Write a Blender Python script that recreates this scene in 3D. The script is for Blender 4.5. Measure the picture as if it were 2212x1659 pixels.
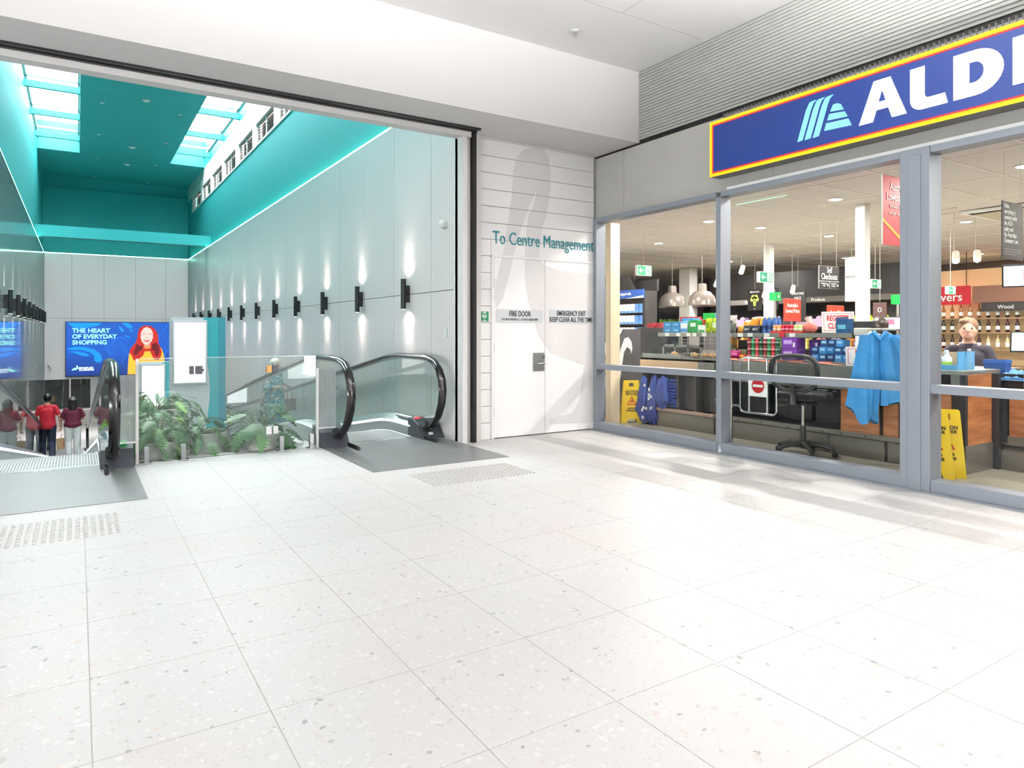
import bpy, bmesh, math, random
from mathutils import Vector, Matrix

for _o in list(bpy.data.objects):
    bpy.data.objects.remove(_o)
S = bpy.context.scene
COL = S.collection
RND = random.Random(11)

# ------------------------------------------------------------------ camera
THETA = math.atan(938 / 1475.0)
cam_data = bpy.data.cameras.new('camera')
cam_data.sensor_width = 36.0
cam_data.lens = 36.0 * 1475.0 / 2212.0
cam_data.shift_y = -(829.5 - 716.3) / 2212.0
cam_data.clip_end = 200
camera = bpy.data.objects.new('camera', cam_data)
camera.location = (0, 0, 1.24)
camera.rotation_euler = (math.pi / 2, 0, -THETA)
COL.objects.link(camera)
S.camera = camera

# ------------------------------------------------------------------ world, exposure
world = bpy.data.worlds.new('overcast_sky')
S.world = world
world.use_nodes = True
_bg = world.node_tree.nodes['Background']
_bg.inputs[0].default_value = (0.985, 0.99, 1.0, 1)
_bg.inputs[1].default_value = 28.0
S.view_settings.view_transform = 'Standard'
S.view_settings.look = 'None'
S.view_settings.gamma = 1.0
S.view_settings.use_curve_mapping = False
S.view_settings.exposure = 0.1
S.cycles.use_denoising = True
S.cycles.use_adaptive_sampling = True
S.cycles.adaptive_threshold = 0.1
S.cycles.adaptive_min_samples = 16
S.cycles.max_bounces = 5
S.cycles.diffuse_bounces = 3
S.cycles.glossy_bounces = 3
S.cycles.transparent_max_bounces = 16
S.cycles.transmission_bounces = 6
S.cycles.caustics_reflective = False
S.cycles.caustics_refractive = False
S.cycles.sample_clamp_indirect = 4.0

# ------------------------------------------------------------------ mall lamps and added fill lights
def area_light(name, loc, sx, sy, watt, col=(1, 1, 1), rot=(0, 0, 0), parent=None):
    l = bpy.data.lights.new(name, 'AREA')
    l.shape = 'RECTANGLE'; l.size = sx; l.size_y = sy; l.energy = watt; l.color = col
    o = bpy.data.objects.new(name, l)
    o.location = loc; o.rotation_euler = rot
    if parent is not None:
        o.parent = parent
    COL.objects.link(o)
    return o

FILL_DOWN_WATT = 2.0
FILL_UP_WATT = 70.0
STORE_WATT = 102.0
SCONCE_WATT = 11.0

# ------------------------------------------------------------------ helpers
def lin(c):
    def f(v):
        v /= 255.0
        return v / 12.92 if v <= 0.04045 else ((v + 0.055) / 1.055) ** 2.4
    return (f(c[0]), f(c[1]), f(c[2]), 1)

MATS = {}
def mat(key, rgb=(200, 200, 200), rough=0.5, metal=0.0, var=0.05, scale=6.0, bump=0.0, emit=0.0, coat=0.0, stretch=None, alpha=None, spec=None):
    """plain procedural material: colour with a little noise, optional bump and emission"""
    if key in MATS:
        return MATS[key]
    m = bpy.data.materials.new(key)
    m.use_nodes = True
    nt = m.node_tree; N = nt.nodes; L = nt.links
    b = N['Principled BSDF']
    b.inputs['Roughness'].default_value = rough
    b.inputs['Metallic'].default_value = metal
    if coat: b.inputs['Coat Weight'].default_value = coat
    if spec is not None: b.inputs['Specular IOR Level'].default_value = spec
    tc = N.new('ShaderNodeTexCoord')
    src = tc.outputs['Object']
    if stretch:
        mp = N.new('ShaderNodeMapping'); mp.inputs['Scale'].default_value = stretch
        L.new(src, mp.inputs[0]); src = mp.outputs[0]
    no = N.new('ShaderNodeTexNoise'); no.inputs['Scale'].default_value = scale; no.inputs['Detail'].default_value = 3
    L.new(src, no.inputs['Vector'])
    mx = N.new('ShaderNodeMix'); mx.data_type = 'RGBA'
    c = lin(rgb)
    mx.inputs[6].default_value = tuple(max(0, v * (1 - var)) for v in c[:3]) + (1,)
    mx.inputs[7].default_value = tuple(min(1, v * (1 + var)) for v in c[:3]) + (1,)
    L.new(no.outputs['Fac'], mx.inputs[0])
    L.new(mx.outputs[2], b.inputs['Base Color'])
    if emit:
        b.inputs['Emission Color'].default_value = c
        b.inputs['Emission Strength'].default_value = emit
    if bump:
        bp = N.new('ShaderNodeBump'); bp.inputs['Strength'].default_value = bump; bp.inputs['Distance'].default_value = 0.01
        L.new(no.outputs['Fac'], bp.inputs['Height']); L.new(bp.outputs[0], b.inputs['Normal'])
    MATS[key] = m
    return m

def glass_mat(key, tint=(0.95, 0.98, 0.97), ior=1.45, rough=0.0, boost=1.0, veil=0.0):
    if key in MATS:
        return MATS[key]
    m = bpy.data.materials.new(key); m.use_nodes = True
    nt = m.node_tree; N = nt.nodes; L = nt.links
    N.remove(N['Principled BSDF'])
    out = N['Material Output']
    tr = N.new('ShaderNodeBsdfTransparent'); tr.inputs[0].default_value = tint + (1,)
    gl = N.new('ShaderNodeBsdfGlossy'); gl.inputs['Roughness'].default_value = rough; gl.inputs['Color'].default_value = (1, 1, 1, 1)
    fr = N.new('ShaderNodeFresnel'); fr.inputs[0].default_value = ior
    mu = N.new('ShaderNodeMath'); mu.operation = 'MULTIPLY'; mu.inputs[1].default_value = boost; mu.use_clamp = True
    L.new(fr.outputs[0], mu.inputs[0])
    ge = N.new('ShaderNodeNewGeometry')
    fo = N.new('ShaderNodeMath'); fo.operation = 'SUBTRACT'; fo.inputs[0].default_value = 1.0; L.new(ge.outputs['Backfacing'], fo.inputs[1])
    mf_ = N.new('ShaderNodeMath'); mf_.operation = 'MULTIPLY'; L.new(mu.outputs[0], mf_.inputs[0]); L.new(fo.outputs[0], mf_.inputs[1])
    mix = N.new('ShaderNodeMixShader')
    L.new(mf_.outputs[0], mix.inputs[0]); L.new(tr.outputs[0], mix.inputs[1]); L.new(gl.outputs[0], mix.inputs[2])
    last = mix
    if veil:
        df = N.new('ShaderNodeBsdfDiffuse'); df.inputs[0].default_value = (0.85, 0.9, 0.9, 1)
        m2 = N.new('ShaderNodeMixShader'); m2.inputs[0].default_value = veil
        L.new(mix.outputs[0], m2.inputs[1]); L.new(df.outputs[0], m2.inputs[2]); last = m2
    L.new(last.outputs[0], out.inputs[0])
    MATS[key] = m
    return m

def fluted_mat(key):
    m = bpy.data.materials.new(key); m.use_nodes = True
    nt = m.node_tree; N = nt.nodes; L = nt.links
    N.remove(N['Principled BSDF'])
    tr = N.new('ShaderNodeBsdfTransparent'); tr.inputs[0].default_value = (0.93, 0.95, 0.96, 1)
    df = N.new('ShaderNodeBsdfPrincipled'); df.inputs['Base Color'].default_value = (0.8, 0.81, 0.84, 1); df.inputs['Roughness'].default_value = 0.15
    mix = N.new('ShaderNodeMixShader'); mix.inputs[0].default_value = 0.42
    L.new(tr.outputs[0], mix.inputs[1]); L.new(df.outputs[0], mix.inputs[2]); L.new(mix.outputs[0], N['Material Output'].inputs[0])
    MATS[key] = m
    return m

def terrazzo(key, base, chips, pink=0.0, rough=0.28, s=1.0):
    """stone chips in a pale binder, in world space so every slab differs"""
    if key in MATS:
        return MATS[key]
    m = bpy.data.materials.new(key); m.use_nodes = True
    nt = m.node_tree; N = nt.nodes; L = nt.links
    b = N['Principled BSDF']; b.inputs['Roughness'].default_value = rough
    geo = N.new('ShaderNodeNewGeometry')
    pos = geo.outputs['Position']
    def mixc(fac, a, bcol):
        mx = N.new('ShaderNodeMix'); mx.data_type = 'RGBA'
        L.new(fac, mx.inputs[0])
        if isinstance(a, tuple): mx.inputs[6].default_value = a
        else: L.new(a, mx.inputs[6])
        if isinstance(bcol, tuple): mx.inputs[7].default_value = bcol
        else: L.new(bcol, mx.inputs[7])
        return mx.outputs[2]
    def math2(op, a, v2):
        n = N.new('ShaderNodeMath'); n.operation = op
        L.new(a, n.inputs[0])
        if isinstance(v2, float): n.inputs[1].default_value = v2
        else: L.new(v2, n.inputs[1])
        return n.outputs[0]
    big = N.new('ShaderNodeTexNoise'); big.inputs['Scale'].default_value = 1.3; big.inputs['Detail'].default_value = 4
    L.new(pos, big.inputs['Vector'])
    rp = N.new('ShaderNodeValToRGB'); rp.color_ramp.elements[0].position = 0.45; rp.color_ramp.elements[1].position = 0.75
    L.new(big.outputs['Fac'], rp.inputs[0])
    pk = (base[0] * (1 + 0.02 * pink), base[1] * (1 - 0.05 * pink), base[2] * (1 - 0.055 * pink), 1)
    col = mixc(rp.outputs[0], base + (1,), pk)
    fine = N.new('ShaderNodeTexNoise'); fine.inputs['Scale'].default_value = 90 * s; fine.inputs['Detail'].default_value = 2
    L.new(pos, fine.inputs['Vector'])
    fr = N.new('ShaderNodeValToRGB'); fr.color_ramp.elements[0].position = 0.5; fr.color_ramp.elements[1].position = 0.72
    L.new(fine.outputs['Fac'], fr.inputs[0])
    col = mixc(math2('MULTIPLY', fr.outputs[0], 0.5), col, tuple(v * 0.9 for v in base) + (1,))
    wob = N.new('ShaderNodeTexNoise'); wob.inputs['Scale'].default_value = 35 * s
    L.new(pos, wob.inputs['Vector'])
    vadd = N.new('ShaderNodeMixRGB'); vadd.blend_type = 'LINEAR_LIGHT'; vadd.inputs[0].default_value = 0.012 / s
    L.new(pos, vadd.inputs[1]); L.new(wob.outputs['Color'], vadd.inputs[2])
    for (sc, prob, size, cc, strength) in chips:
        vo = N.new('ShaderNodeTexVoronoi'); vo.inputs['Scale'].default_value = sc * s
        L.new(vadd.outputs[0], vo.inputs['Vector'])
        sep = N.new('ShaderNodeSeparateColor'); L.new(vo.outputs['Color'], sep.inputs[0])
        pick = math2('LESS_THAN', sep.outputs[0], prob)
        near = math2('LESS_THAN', vo.outputs['Distance'], math2('MULTIPLY', sep.outputs[1], size))
        f = math2('MULTIPLY', math2('MULTIPLY', pick, near), strength)
        c2 = mixc(sep.outputs[2], cc[0] + (1,), cc[1] + (1,))
        col = mixc(f, col, c2)
    L.new(col, b.inputs['Base Color'])
    MATS[key] = m
    return m

class MB:
    """collects shapes; build() links them as one mesh object"""
    def __init__(self):
        self.v = []; self.f = []
    def add(self, vs, fs):
        n = len(self.v)
        self.v += [tuple(p) for p in vs]
        self.f += [tuple(i + n for i in f) for f in fs]
        return self
    def box(self, x0, x1, y0, y1, z0, z1):
        if x0 > x1: x0, x1 = x1, x0
        if y0 > y1: y0, y1 = y1, y0
        if z0 > z1: z0, z1 = z1, z0
        return self.add([(x0, y0, z0), (x1, y0, z0), (x1, y1, z0), (x0, y1, z0), (x0, y0, z1), (x1, y0, z1), (x1, y1, z1), (x0, y1, z1)],
                        [(0, 3, 2, 1), (4, 5, 6, 7), (0, 1, 5, 4), (1, 2, 6, 5), (2, 3, 7, 6), (3, 0, 4, 7)])
    def obox(self, c, size, M):
        hx, hy, hz = size[0] / 2, size[1] / 2, size[2] / 2
        vs = [Vector(c) + M @ Vector(p) for p in [(-hx, -hy, -hz), (hx, -hy, -hz), (hx, hy, -hz), (-hx, hy, -hz), (-hx, -hy, hz), (hx, -hy, hz), (hx, hy, hz), (-hx, hy, hz)]]
        return self.add(vs, [(0, 3, 2, 1), (4, 5, 6, 7), (0, 1, 5, 4), (1, 2, 6, 5), (2, 3, 7, 6), (3, 0, 4, 7)])
    def cyl(self, p0, p1, r0, r1=None, n=12, caps=True):
        if r1 is None: r1 = r0
        p0 = Vector(p0); p1 = Vector(p1)
        a = (p1 - p0).normalized()
        u = a.orthogonal().normalized(); w = a.cross(u)
        vs = []
        for p, r in ((p0, r0), (p1, r1)):
            for i in range(n):
                t = 2 * math.pi * i / n
                vs.append(p + (u * math.cos(t) + w * math.sin(t)) * r)
        fs = [(i, (i + 1) % n, n + (i + 1) % n, n + i) for i in range(n)]
        if caps:
            fs.append(tuple(range(n - 1, -1, -1))); fs.append(tuple(range(n, 2 * n)))
        return self.add(vs, fs)
    def tube(self, path, r, n=8, closed=False, rx=None, up=None):
        """round (or elliptic: rx across, r along up) tube along a path"""
        P = [Vector(p) for p in path]; m = len(P); vs = []
        prev = None
        for i, p in enumerate(P):
            if closed: t = (P[(i + 1) % m] - P[i - 1]).normalized()
            else: t = (P[min(i + 1, m - 1)] - P[max(i - 1, 0)]).normalized()
            if up is not None:
                u = Vector(up); w = t.cross(u).normalized()
            else:
                u = t.orthogonal().normalized() if prev is None else (prev - t * prev.dot(t)).normalized()
                prev = u; w = t.cross(u)
            ra = r[i] if isinstance(r, (list, tuple)) else r
            rb = rx if rx is not None else ra
            for k in range(n):
                a = 2 * math.pi * (k + 0.5) / n
                vs.append(p + u * math.cos(a) * rb + w * math.sin(a) * ra)
        fs = []
        for i in range(m if closed else m - 1):
            j = (i + 1) % m
            for k in range(n):
                fs.append((i * n + k, i * n + (k + 1) % n, j * n + (k + 1) % n, j * n + k))
        if not closed:
            fs.append(tuple(range(n - 1, -1, -1))); fs.append(tuple(range((m - 1) * n, m * n)))
        return self.add(vs, fs)
    def lathe(self, prof, c=(0, 0, 0), n=20):
        vs = []; m = len(prof)
        for (r, z) in prof:
            for k in range(n):
                a = 2 * math.pi * k / n
                vs.append((c[0] + r * math.cos(a), c[1] + r * math.sin(a), c[2] + z))
        fs = [(i * n + k, i * n + (k + 1) % n, (i + 1) * n + (k + 1) % n, (i + 1) * n + k) for i in range(m - 1) for k in range(n)]
        if prof[0][0] > 1e-6: fs.append(tuple(range(n - 1, -1, -1)))
        if prof[-1][0] > 1e-6: fs.append(tuple(range((m - 1) * n, m * n)))
        return self.add(vs, fs)
    def prism(self, poly, o, ux, uy, depth):
        """2-D outline in the plane (o, ux, uy), thickened by depth along ux x uy"""
        ar = sum(poly[i][0] * poly[(i + 1) % len(poly)][1] - poly[(i + 1) % len(poly)][0] * poly[i][1] for i in range(len(poly)))
        if ar < 0: poly = poly[::-1]
        o = Vector(o); ux = Vector(ux); uy = Vector(uy); nz = ux.cross(uy).normalized()
        n = len(poly)
        a = [o + ux * p[0] + uy * p[1] for p in poly]
        b = [p + nz * depth for p in a]
        if depth < 0: a, b = b, a
        return self.add(a + b, [tuple(range(n - 1, -1, -1)), tuple(range(n, 2 * n))] + [(i, (i + 1) % n, n + (i + 1) % n, n + i) for i in range(n)])
    def sweep(self, prof, ys, zs):
        """closed outline of (x, dz) carried along a path in the y-z plane"""
        n = len(prof); m = len(ys)
        ar = sum(prof[i][0] * prof[(i + 1) % n][1] - prof[(i + 1) % n][0] * prof[i][1] for i in range(n))
        if ar < 0: prof = prof[::-1]
        vs = [(x, y, z + dz) for y, z in zip(ys, zs) for (x, dz) in prof]
        fs = [(i * n + k, (i + 1) * n + k, (i + 1) * n + (k + 1) % n, i * n + (k + 1) % n) for i in range(m - 1) for k in range(n)]
        fs += [tuple(range(n)), tuple(range((m - 1) * n + n - 1, (m - 1) * n - 1, -1))]
        return self.add(vs, fs)
    def ball(self, c, r, n=12, m=8, sc=(1, 1, 1)):
        vs = [(c[0], c[1], c[2] - r * sc[2])]
        for i in range(1, m):
            ph = -math.pi / 2 + math.pi * i / m
            for k in range(n):
                a = 2 * math.pi * k / n
                vs.append((c[0] + r * sc[0] * math.cos(ph) * math.cos(a), c[1] + r * sc[1] * math.cos(ph) * math.sin(a), c[2] + r * sc[2] * math.sin(ph)))
        vs.append((c[0], c[1], c[2] + r * sc[2]))
        fs = [(0, 1 + (k + 1) % n, 1 + k) for k in range(n)]
        for i in range(m - 2):
            for k in range(n):
                a = 1 + i * n; fs.append((a + k, a + (k + 1) % n, a + n + (k + 1) % n, a + n + k))
        e = len(vs) - 1; a = 1 + (m - 2) * n
        fs += [(e, a + k, a + (k + 1) % n) for k in range(n)]
        return self.add(vs, fs)
    def mesh(self, name, smooth=False):
        me = bpy.data.meshes.new(name)
        me.from_pydata(self.v, [], self.f)
        if smooth:
            for p in me.polygons: p.use_smooth = True
        me.update()
        return me
    def build(self, name, m, parent=None, smooth=False, bev=0.0, loc=None, rotz=None, split=None):
        me = self.mesh(name, smooth)
        return link(name, me, m, parent, bev, loc, rotz, smooth)

WORLD_BUILT = set()
def wmat(o):
    w = o.matrix_parent_inverse @ o.matrix_basis
    return wmat(o.parent) @ w if o.parent else o.matrix_basis.copy()

def link(name, me, m, parent=None, bev=0.0, loc=None, rotz=None, smooth=False):
    o = bpy.data.objects.new(name, me)
    if m is not None and not me.materials:
        me.materials.append(mat('default') if m is None else m)
    COL.objects.link(o)
    if loc is not None: o.location = loc
    if rotz is not None: o.rotation_euler = (0, 0, rotz)
    if parent is not None:
        o.parent = parent
        if parent in WORLD_BUILT or (parent.parent and parent.parent in WORLD_BUILT):
            o.matrix_parent_inverse = wmat(parent).inverted()
    if bev:
        b = o.modifiers.new('edge', 'BEVEL'); b.width = bev; b.segments = 2; b.limit_method = 'ANGLE'; b.angle_limit = math.radians(50)
        b.harden_normals = False
    elif smooth:
        try:
            me.set_sharp_from_angle(angle=math.radians(45))
        except Exception:
            pass
    return o

def tag(o, label=None, cat=None, group=None, kind=None):
    if label: o['label'] = label
    if cat: o['category'] = cat
    if group: o['group'] = group
    if kind: o['kind'] = kind
    return o

def thing(name, label, cat, loc=(0, 0, 0), rotz=0.0, group=None, world=False):
    o = bpy.data.objects.new(name, None)
    o.empty_display_size = 0.1
    o.location = loc; o.rotation_euler = (0, 0, rotz)
    COL.objects.link(o)
    o.matrix_basis = Matrix.Translation(loc) @ Matrix.Rotation(rotz, 4, 'Z')
    if world: WORLD_BUILT.add(o)
    return tag(o, label, cat, group)

def struct(name, mb, m, bev=0.0, smooth=False):
    o = mb.build(name, m, None, smooth, bev)
    o['kind'] = 'structure'
    return o

def copy_tree(o, parent=None):
    c = o.copy(); COL.objects.link(c)
    if parent is not None: c.parent = parent; c.matrix_parent_inverse = o.matrix_parent_inverse.copy()
    for ch in [x for x in bpy.data.objects if x.parent == o]:
        copy_tree(ch, c)
    return c

def text(s, size, loc, ux, uy, m, parent=None, name='lettering', bold=0.0, align='CENTER', ext=0.0015, sx=1.0, space=1.0, line=1.0, shear=0.0):
    cu = bpy.data.curves.new('lettering', 'FONT')
    cu.body = s; cu.size = size; cu.align_x = align; cu.align_y = 'CENTER'
    cu.offset = bold; cu.extrude = ext; cu.resolution_u = 3; cu.space_character = space; cu.space_line = line; cu.shear = shear
    t = bpy.data.objects.new('lettering', cu); COL.objects.link(t)
    dg = bpy.context.evaluated_depsgraph_get()
    me = bpy.data.meshes.new_from_object(t.evaluated_get(dg))
    bpy.data.objects.remove(t); bpy.data.curves.remove(cu)
    me.name = name
    me.materials.clear(); me.materials.append(m)
    ux = Vector(ux).normalized(); uy = Vector(uy).normalized(); uz = ux.cross(uy)
    M = Matrix(((ux.x * sx, uy.x, uz.x, loc[0]), (ux.y * sx, uy.y, uz.y, loc[1]), (ux.z * sx, uy.z, uz.z, loc[2]), (0, 0, 0, 1)))
    me.transform(M)
    return link(name, me, m, parent)

ORD = ['first', 'second', 'third', 'fourth', 'fifth', 'sixth', 'seventh', 'eighth', 'ninth', 'tenth', 'eleventh', 'twelfth', 'thirteenth', 'fourteenth', 'fifteenth', 'sixteenth', 'seventeenth', 'eighteenth', 'nineteenth', 'twentieth', 'twenty-first', 'twenty-second', 'twenty-third', 'twenty-fourth', 'twenty-fifth', 'twenty-sixth']

# ------------------------------------------------------------------ materials
m_tile = terrazzo('terrazzo_floor', (0.595, 0.587, 0.586),
                  [(48, 0.055, 0.62, ((0.28, 0.28, 0.28), (0.50, 0.48, 0.46)), 0.8),
                   (100, 0.16, 0.7, ((0.40, 0.40, 0.40), (0.56, 0.54, 0.53)), 0.5),
                   (24, 0.03, 0.5, ((0.50, 0.48, 0.47), (0.62, 0.47, 0.38)), 0.55),
                   (60, 0.12, 0.8, ((0.70, 0.70, 0.695), (0.74, 0.73, 0.725)), 0.5)], pink=1.0, rough=0.42)
m_tile.node_tree.nodes['Principled BSDF'].inputs['Specular IOR Level'].default_value = 0.3
m_grout = mat('grout', (196, 192, 190), 0.8)
m_white = mat('white_paint', (226, 223, 222), 0.55, var=0.012, scale=1.5)
m_ceiling = mat('ceiling_white', (240, 239, 238), 0.7, var=0.012, scale=1.2)
m_board = mat('board_white', (246, 245, 245), 0.5, var=0.012, scale=3)
m_black = mat('black_metal', (18, 18, 20), 0.45, var=0.1)
m_blackgap = mat('black_gap', (8, 8, 9), 0.8)
m_concrete = mat('grey_concrete', (176, 174, 170), 0.75, var=0.07, scale=2.2, bump=0.05)
m_alu = mat('grey_aluminium', (138, 144, 154), 0.42, 0.25, var=0.03, scale=20)
m_steel = mat('brushed_steel', (182, 184, 184), 0.3, 0.9, var=0.06, scale=14, stretch=(1, 1, 12))
m_chrome = mat('chrome', (205, 208, 210), 0.12, 1.0, var=0.03)
m_panel = mat('grey_wall_panel', (224, 216, 216), 0.38, var=0.015, scale=1.2)
m_panel_gloss = mat('glossy_wall_panel', (196, 198, 200), 0.09, var=0.10, scale=2.4, stretch=(1, 6, 0.35), coat=0.6)
m_teal = mat('teal_paint', (36, 158, 162), 0.6, var=0.03, scale=1.4)
m_led = mat('led_strip', (160, 255, 228), 0.5, var=0.0, emit=15.0)
m_ledwhite = mat('white_light_strip', (240, 250, 255), 0.5, var=0.0, emit=3.0)
m_lamp = mat('lamp_lens', (255, 250, 240), 0.5, var=0.0, emit=9.0)
m_rubber = mat('black_rubber', (17, 15, 17), 0.22, var=0.1, coat=0.3)
m_darkgrey = mat('dark_grey_plastic', (50, 52, 60), 0.38, var=0.08)
m_glass = glass_mat('shop_glass', (0.97, 0.985, 0.975), 1.42)
m_bglass = glass_mat('balustrade_glass', (0.90, 0.95, 0.94), 1.45, veil=0.03)
m_fglass = glass_mat('lobby_glass', (0.95, 0.985, 0.975), 1.45, boost=1.0, veil=0.04)  # veil mixes in the pale haze of lobby reflections
m_flute = fluted_mat('fluted_plastic')
# ================================================================== SETTING: lobby
fl = thing('floor', None, None); fl['kind'] = 'structure'
MB().box(-2.5, 5.56, -0.5, 7.32, -0.3, -0.0015).build('grout_bed', m_grout, fl)
sur = MB()
sur.box(-9, -2.5, -6, 7.32, -0.3, 0.0); sur.box(-2.5, 5.56, -6, -0.5, -0.3, 0.0)
sur.build('outer_paving', m_tile, fl)
TX, TY = 0.4968, 0.5605
tile_me = MB().box(0, TX - 0.003, 0, TY - 0.003, -0.012, 0).mesh('tile')
tile_me.materials.append(m_tile)
for i in range(-5, 12):
    for j in range(-3, 11):
        x0 = 0.037 + TX * i; y0 = 1.187 + TY * j
        if y0 + TY > 7.4: continue
        w = min(TX, 5.53 - x0)
        if w < TX - 1e-4:
            me = MB().box(0, w, 0, TY - 0.0035, -0.012, 0).mesh('tile'); me.materials.append(m_tile)
        else: me = tile_me
        link('tile', me, m_tile, fl, loc=(x0, y0, 0))
# tactile studs set into the floor
m_stud = mat('stud_steel', (176, 172, 168), 0.35, 0.4, var=0.05)
def studs(x0, x1, y0, y1, nx, ny, label):
    b = MB()
    for i in range(nx):
        for j in range(ny):
            x = x0 + (x1 - x0) * (i + 0.5) / nx; y = y0 + (y1 - y0) * (j + 0.5) / ny
            b.lathe([(0.0125, 0.0), (0.0105, 0.0045), (0.007, 0.005)], (x, y, 0.0), 8)
    o = b.build('tactile_studs', m_stud)
    tag(o, label, 'tactile paving', kind='stuff')
studs(-1.05, 0.235, 4.835, 5.405, 30, 12, 'metal tactile studs in front of the travelator the people ride down')
studs(2.405, 3.40, 4.93, 5.475, 24, 12, 'metal tactile studs in front of the travelator beside the fire doors')

# lobby ceiling
cl = struct('ceiling_lobby', MB().box(-9, 6.2, -6, 6.02, 4.3, 4.6), m_ceiling)
for (a, b) in (((-9, 4.955), (5.52, 4.965)), ((-9, 2.4), (5.52, 2.41)), ((-9, -0.2), (5.52, -0.19))):
    MB().box(a[0], b[0], a[1], b[1], 4.2985, 4.302).build('ceiling_joint', mat('ceiling_joint_grey', (196, 193, 190), 0.8), cl)  # joints drawn as thin grey lines
MB().box(4.4, 4.408, -6, 4.96, 4.2985, 4.302).build('ceiling_joint', mat('ceiling_joint_grey'), cl)
struct('wall_lobby_rear', MB().box(-9.2, 5.7, -6.2, -6, 0, 4.6), m_white)
struct('wall_lobby_far', MB().box(-9.2, -9, -6.2, -5, 0, 4.6).box(-9.2, -9, 5, 7.0, 0, 4.6).box(-9.2, -9, -5, 5, 0, 0.1).box(-9.2, -9, -5, 5, 1.3, 4.6).box(-9.2, -1.2, 6.8, 7.0, 0, 3.5), m_white)
rg = thing('window_30', None, None); rg['kind'] = 'structure'  # glazed opening added out of view to light shop front and ceiling
for i in range(5):
    MB().box(-9.15, -9.05, -5 + 2 * i, -4.92 + 2 * i, 0.1, 1.3).build('mullion', m_alu, rg)
    MB().box(-9.11, -9.10, -4.92 + 2 * i, -3.0 + 2 * i, 0.1, 1.3).build('pane', m_glass, rg)
# deep header over the opening to the travelator hall
hd = struct('wall_header', MB().box(-9, 5.60, 6.0, 6.66, 3.47, 4.62), m_white)
MB().box(-9, 5.62, 6.66, 6.82, 3.47, 4.62).build('header_back', m_white, hd)
tr = struct('trim_track', MB().box(-9, 3.735, 6.50, 6.545, 3.452, 3.475).box(-9, 3.735, 6.585, 6.63, 3.452, 3.475).box(-9, 3.735, 6.545, 6.585, 3.462, 3.474), m_black)
ln = struct('trim_lintel', MB().box(-9, 3.70, 6.66, 6.80, 3.405, 3.47), m_white)
# jamb at the end of the hall wall, then a dark slot, then white trim
jm = struct('trim_jamb', MB().box(3.60, 3.66, 6.68, 6.86, -0.01, 3.42), m_white, 0.003)
MB().box(3.665, 3.72, 6.72, 6.80, 0.0, 3.46).build('jamb_cover', m_white, jm, bev=0.003)
MB().box(3.72, 3.765, 6.66, 6.80, 0.0, 3.47).build('slot', m_blackgap, jm)
MB().box(3.765, 3.86, 6.72, 6.80, 0.0, 3.47).build('white_edge', m_white, jm, bev=0.003)
MB().box(3.60, 3.70, 6.80, 6.90, -0.01, 3.42).build('jamb_back', m_white, jm)

# boarded wall around the fire doors
wd = struct('wall_boarded', MB().box(3.86, 5.62, 6.80, 6.90, 0, 3.5), mat('board_backing', (170, 168, 168), 0.8))
BP = 0.192
zb = 0.0
MURAL = [(4.09, 1.52), (4.06, 1.64), (4.1, 1.85), (4.22, 2.3), (4.3, 2.78), (4.33, 3.13), (4.38, 3.31), (4.47, 3.4), (4.62, 3.46), (4.77, 3.44), (4.84, 3.35), (4.86, 3.17), (4.86, 3.0), (4.82, 2.73), (4.74, 2.48), (4.69, 2.23), (4.69, 2.1), (4.77, 2.04), (4.98, 1.99), (5.22, 1.97), (5.53, 1.97), (5.53, 0.09), (4.84, 0.12), (4.84, 0.17), (4.98, 0.2), (5.19, 0.23), (5.29, 0.36), (5.35, 0.61), (5.38, 0.82), (4.86, 0.98), (4.71, 1.15), (4.62, 1.36), (4.53, 1.6), (4.48, 1.89), (4.49, 2.2), (4.54, 2.61), (4.62, 2.76), (4.67, 2.96), (4.58, 2.8), (4.45, 2.5), (4.33, 2.16), (4.24, 1.83), (4.17, 1.62)]
def clip(poly, axis, val, keep_greater):
    out = []
    for i in range(len(poly)):
        p, q = poly[i - 1], poly[i]
        a = (p[axis] - val) if keep_greater else (val - p[axis])
        b = (q[axis] - val) if keep_greater else (val - q[axis])
        if (a >= 0) != (b >= 0):
            t = a / (a - b); out.append((p[0] + (q[0] - p[0]) * t, p[1] + (q[1] - p[1]) * t))
        if b >= 0: out.append(q)
    return out
m_mural = mat('mural_grey', (226, 223, 224), 0.5, var=0.01)
def painted(poly, x0, x1, z0, z1, y, parent):
    # split the outline at the slit between beak and neck so each clipped piece stays simple
    for lo, hi in ((4.0, 4.475), (4.475, 5.6)):
        p = clip(clip(clip(clip(poly, 1, z0, True), 1, z1, False), 0, max(x0, lo), True), 0, min(x1, hi), False)
        if len(p) > 2:
            MB().prism(p, (0, y, 0), (1, 0, 0), (0, 0, 1), 0.0016).build('painted_shape', m_mural, parent)
k = 0
while k * BP < 3.47:
    z0 = k * BP; z1 = min(z0 + BP - 0.004, 3.47)
    x1 = 5.54 if z0 > 2.17 else 4.02
    bd = MB().box(3.862, x1, 6.772, 6.80, z0 + 0.001, z1).build('board', m_board, wd, bev=0.003)
    if x1 > 5: painted(MURAL, 3.862, x1, z0 + 0.001, z1, 6.7715, wd)
    k += 1
MB().box(4.02, 5.545, 6.765, 6.80, 2.105, 2.30).build('door_head', m_board, wd, bev=0.002)
MB().box(4.02, 4.05, 6.755, 6.80, 0, 2.12).build('door_frame', m_board, wd, bev=0.002)
MB().box(4.02, 5.545, 6.75, 6.80, 2.10, 2.125).build('door_frame', m_board, wd, bev=0.002)
painted(MURAL, 4.02, 5.54, 2.13, 2.30, 6.7645, wd)
m_teal_ink = mat('teal_lettering', (18, 116, 128), 0.4, var=0.02)
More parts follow.
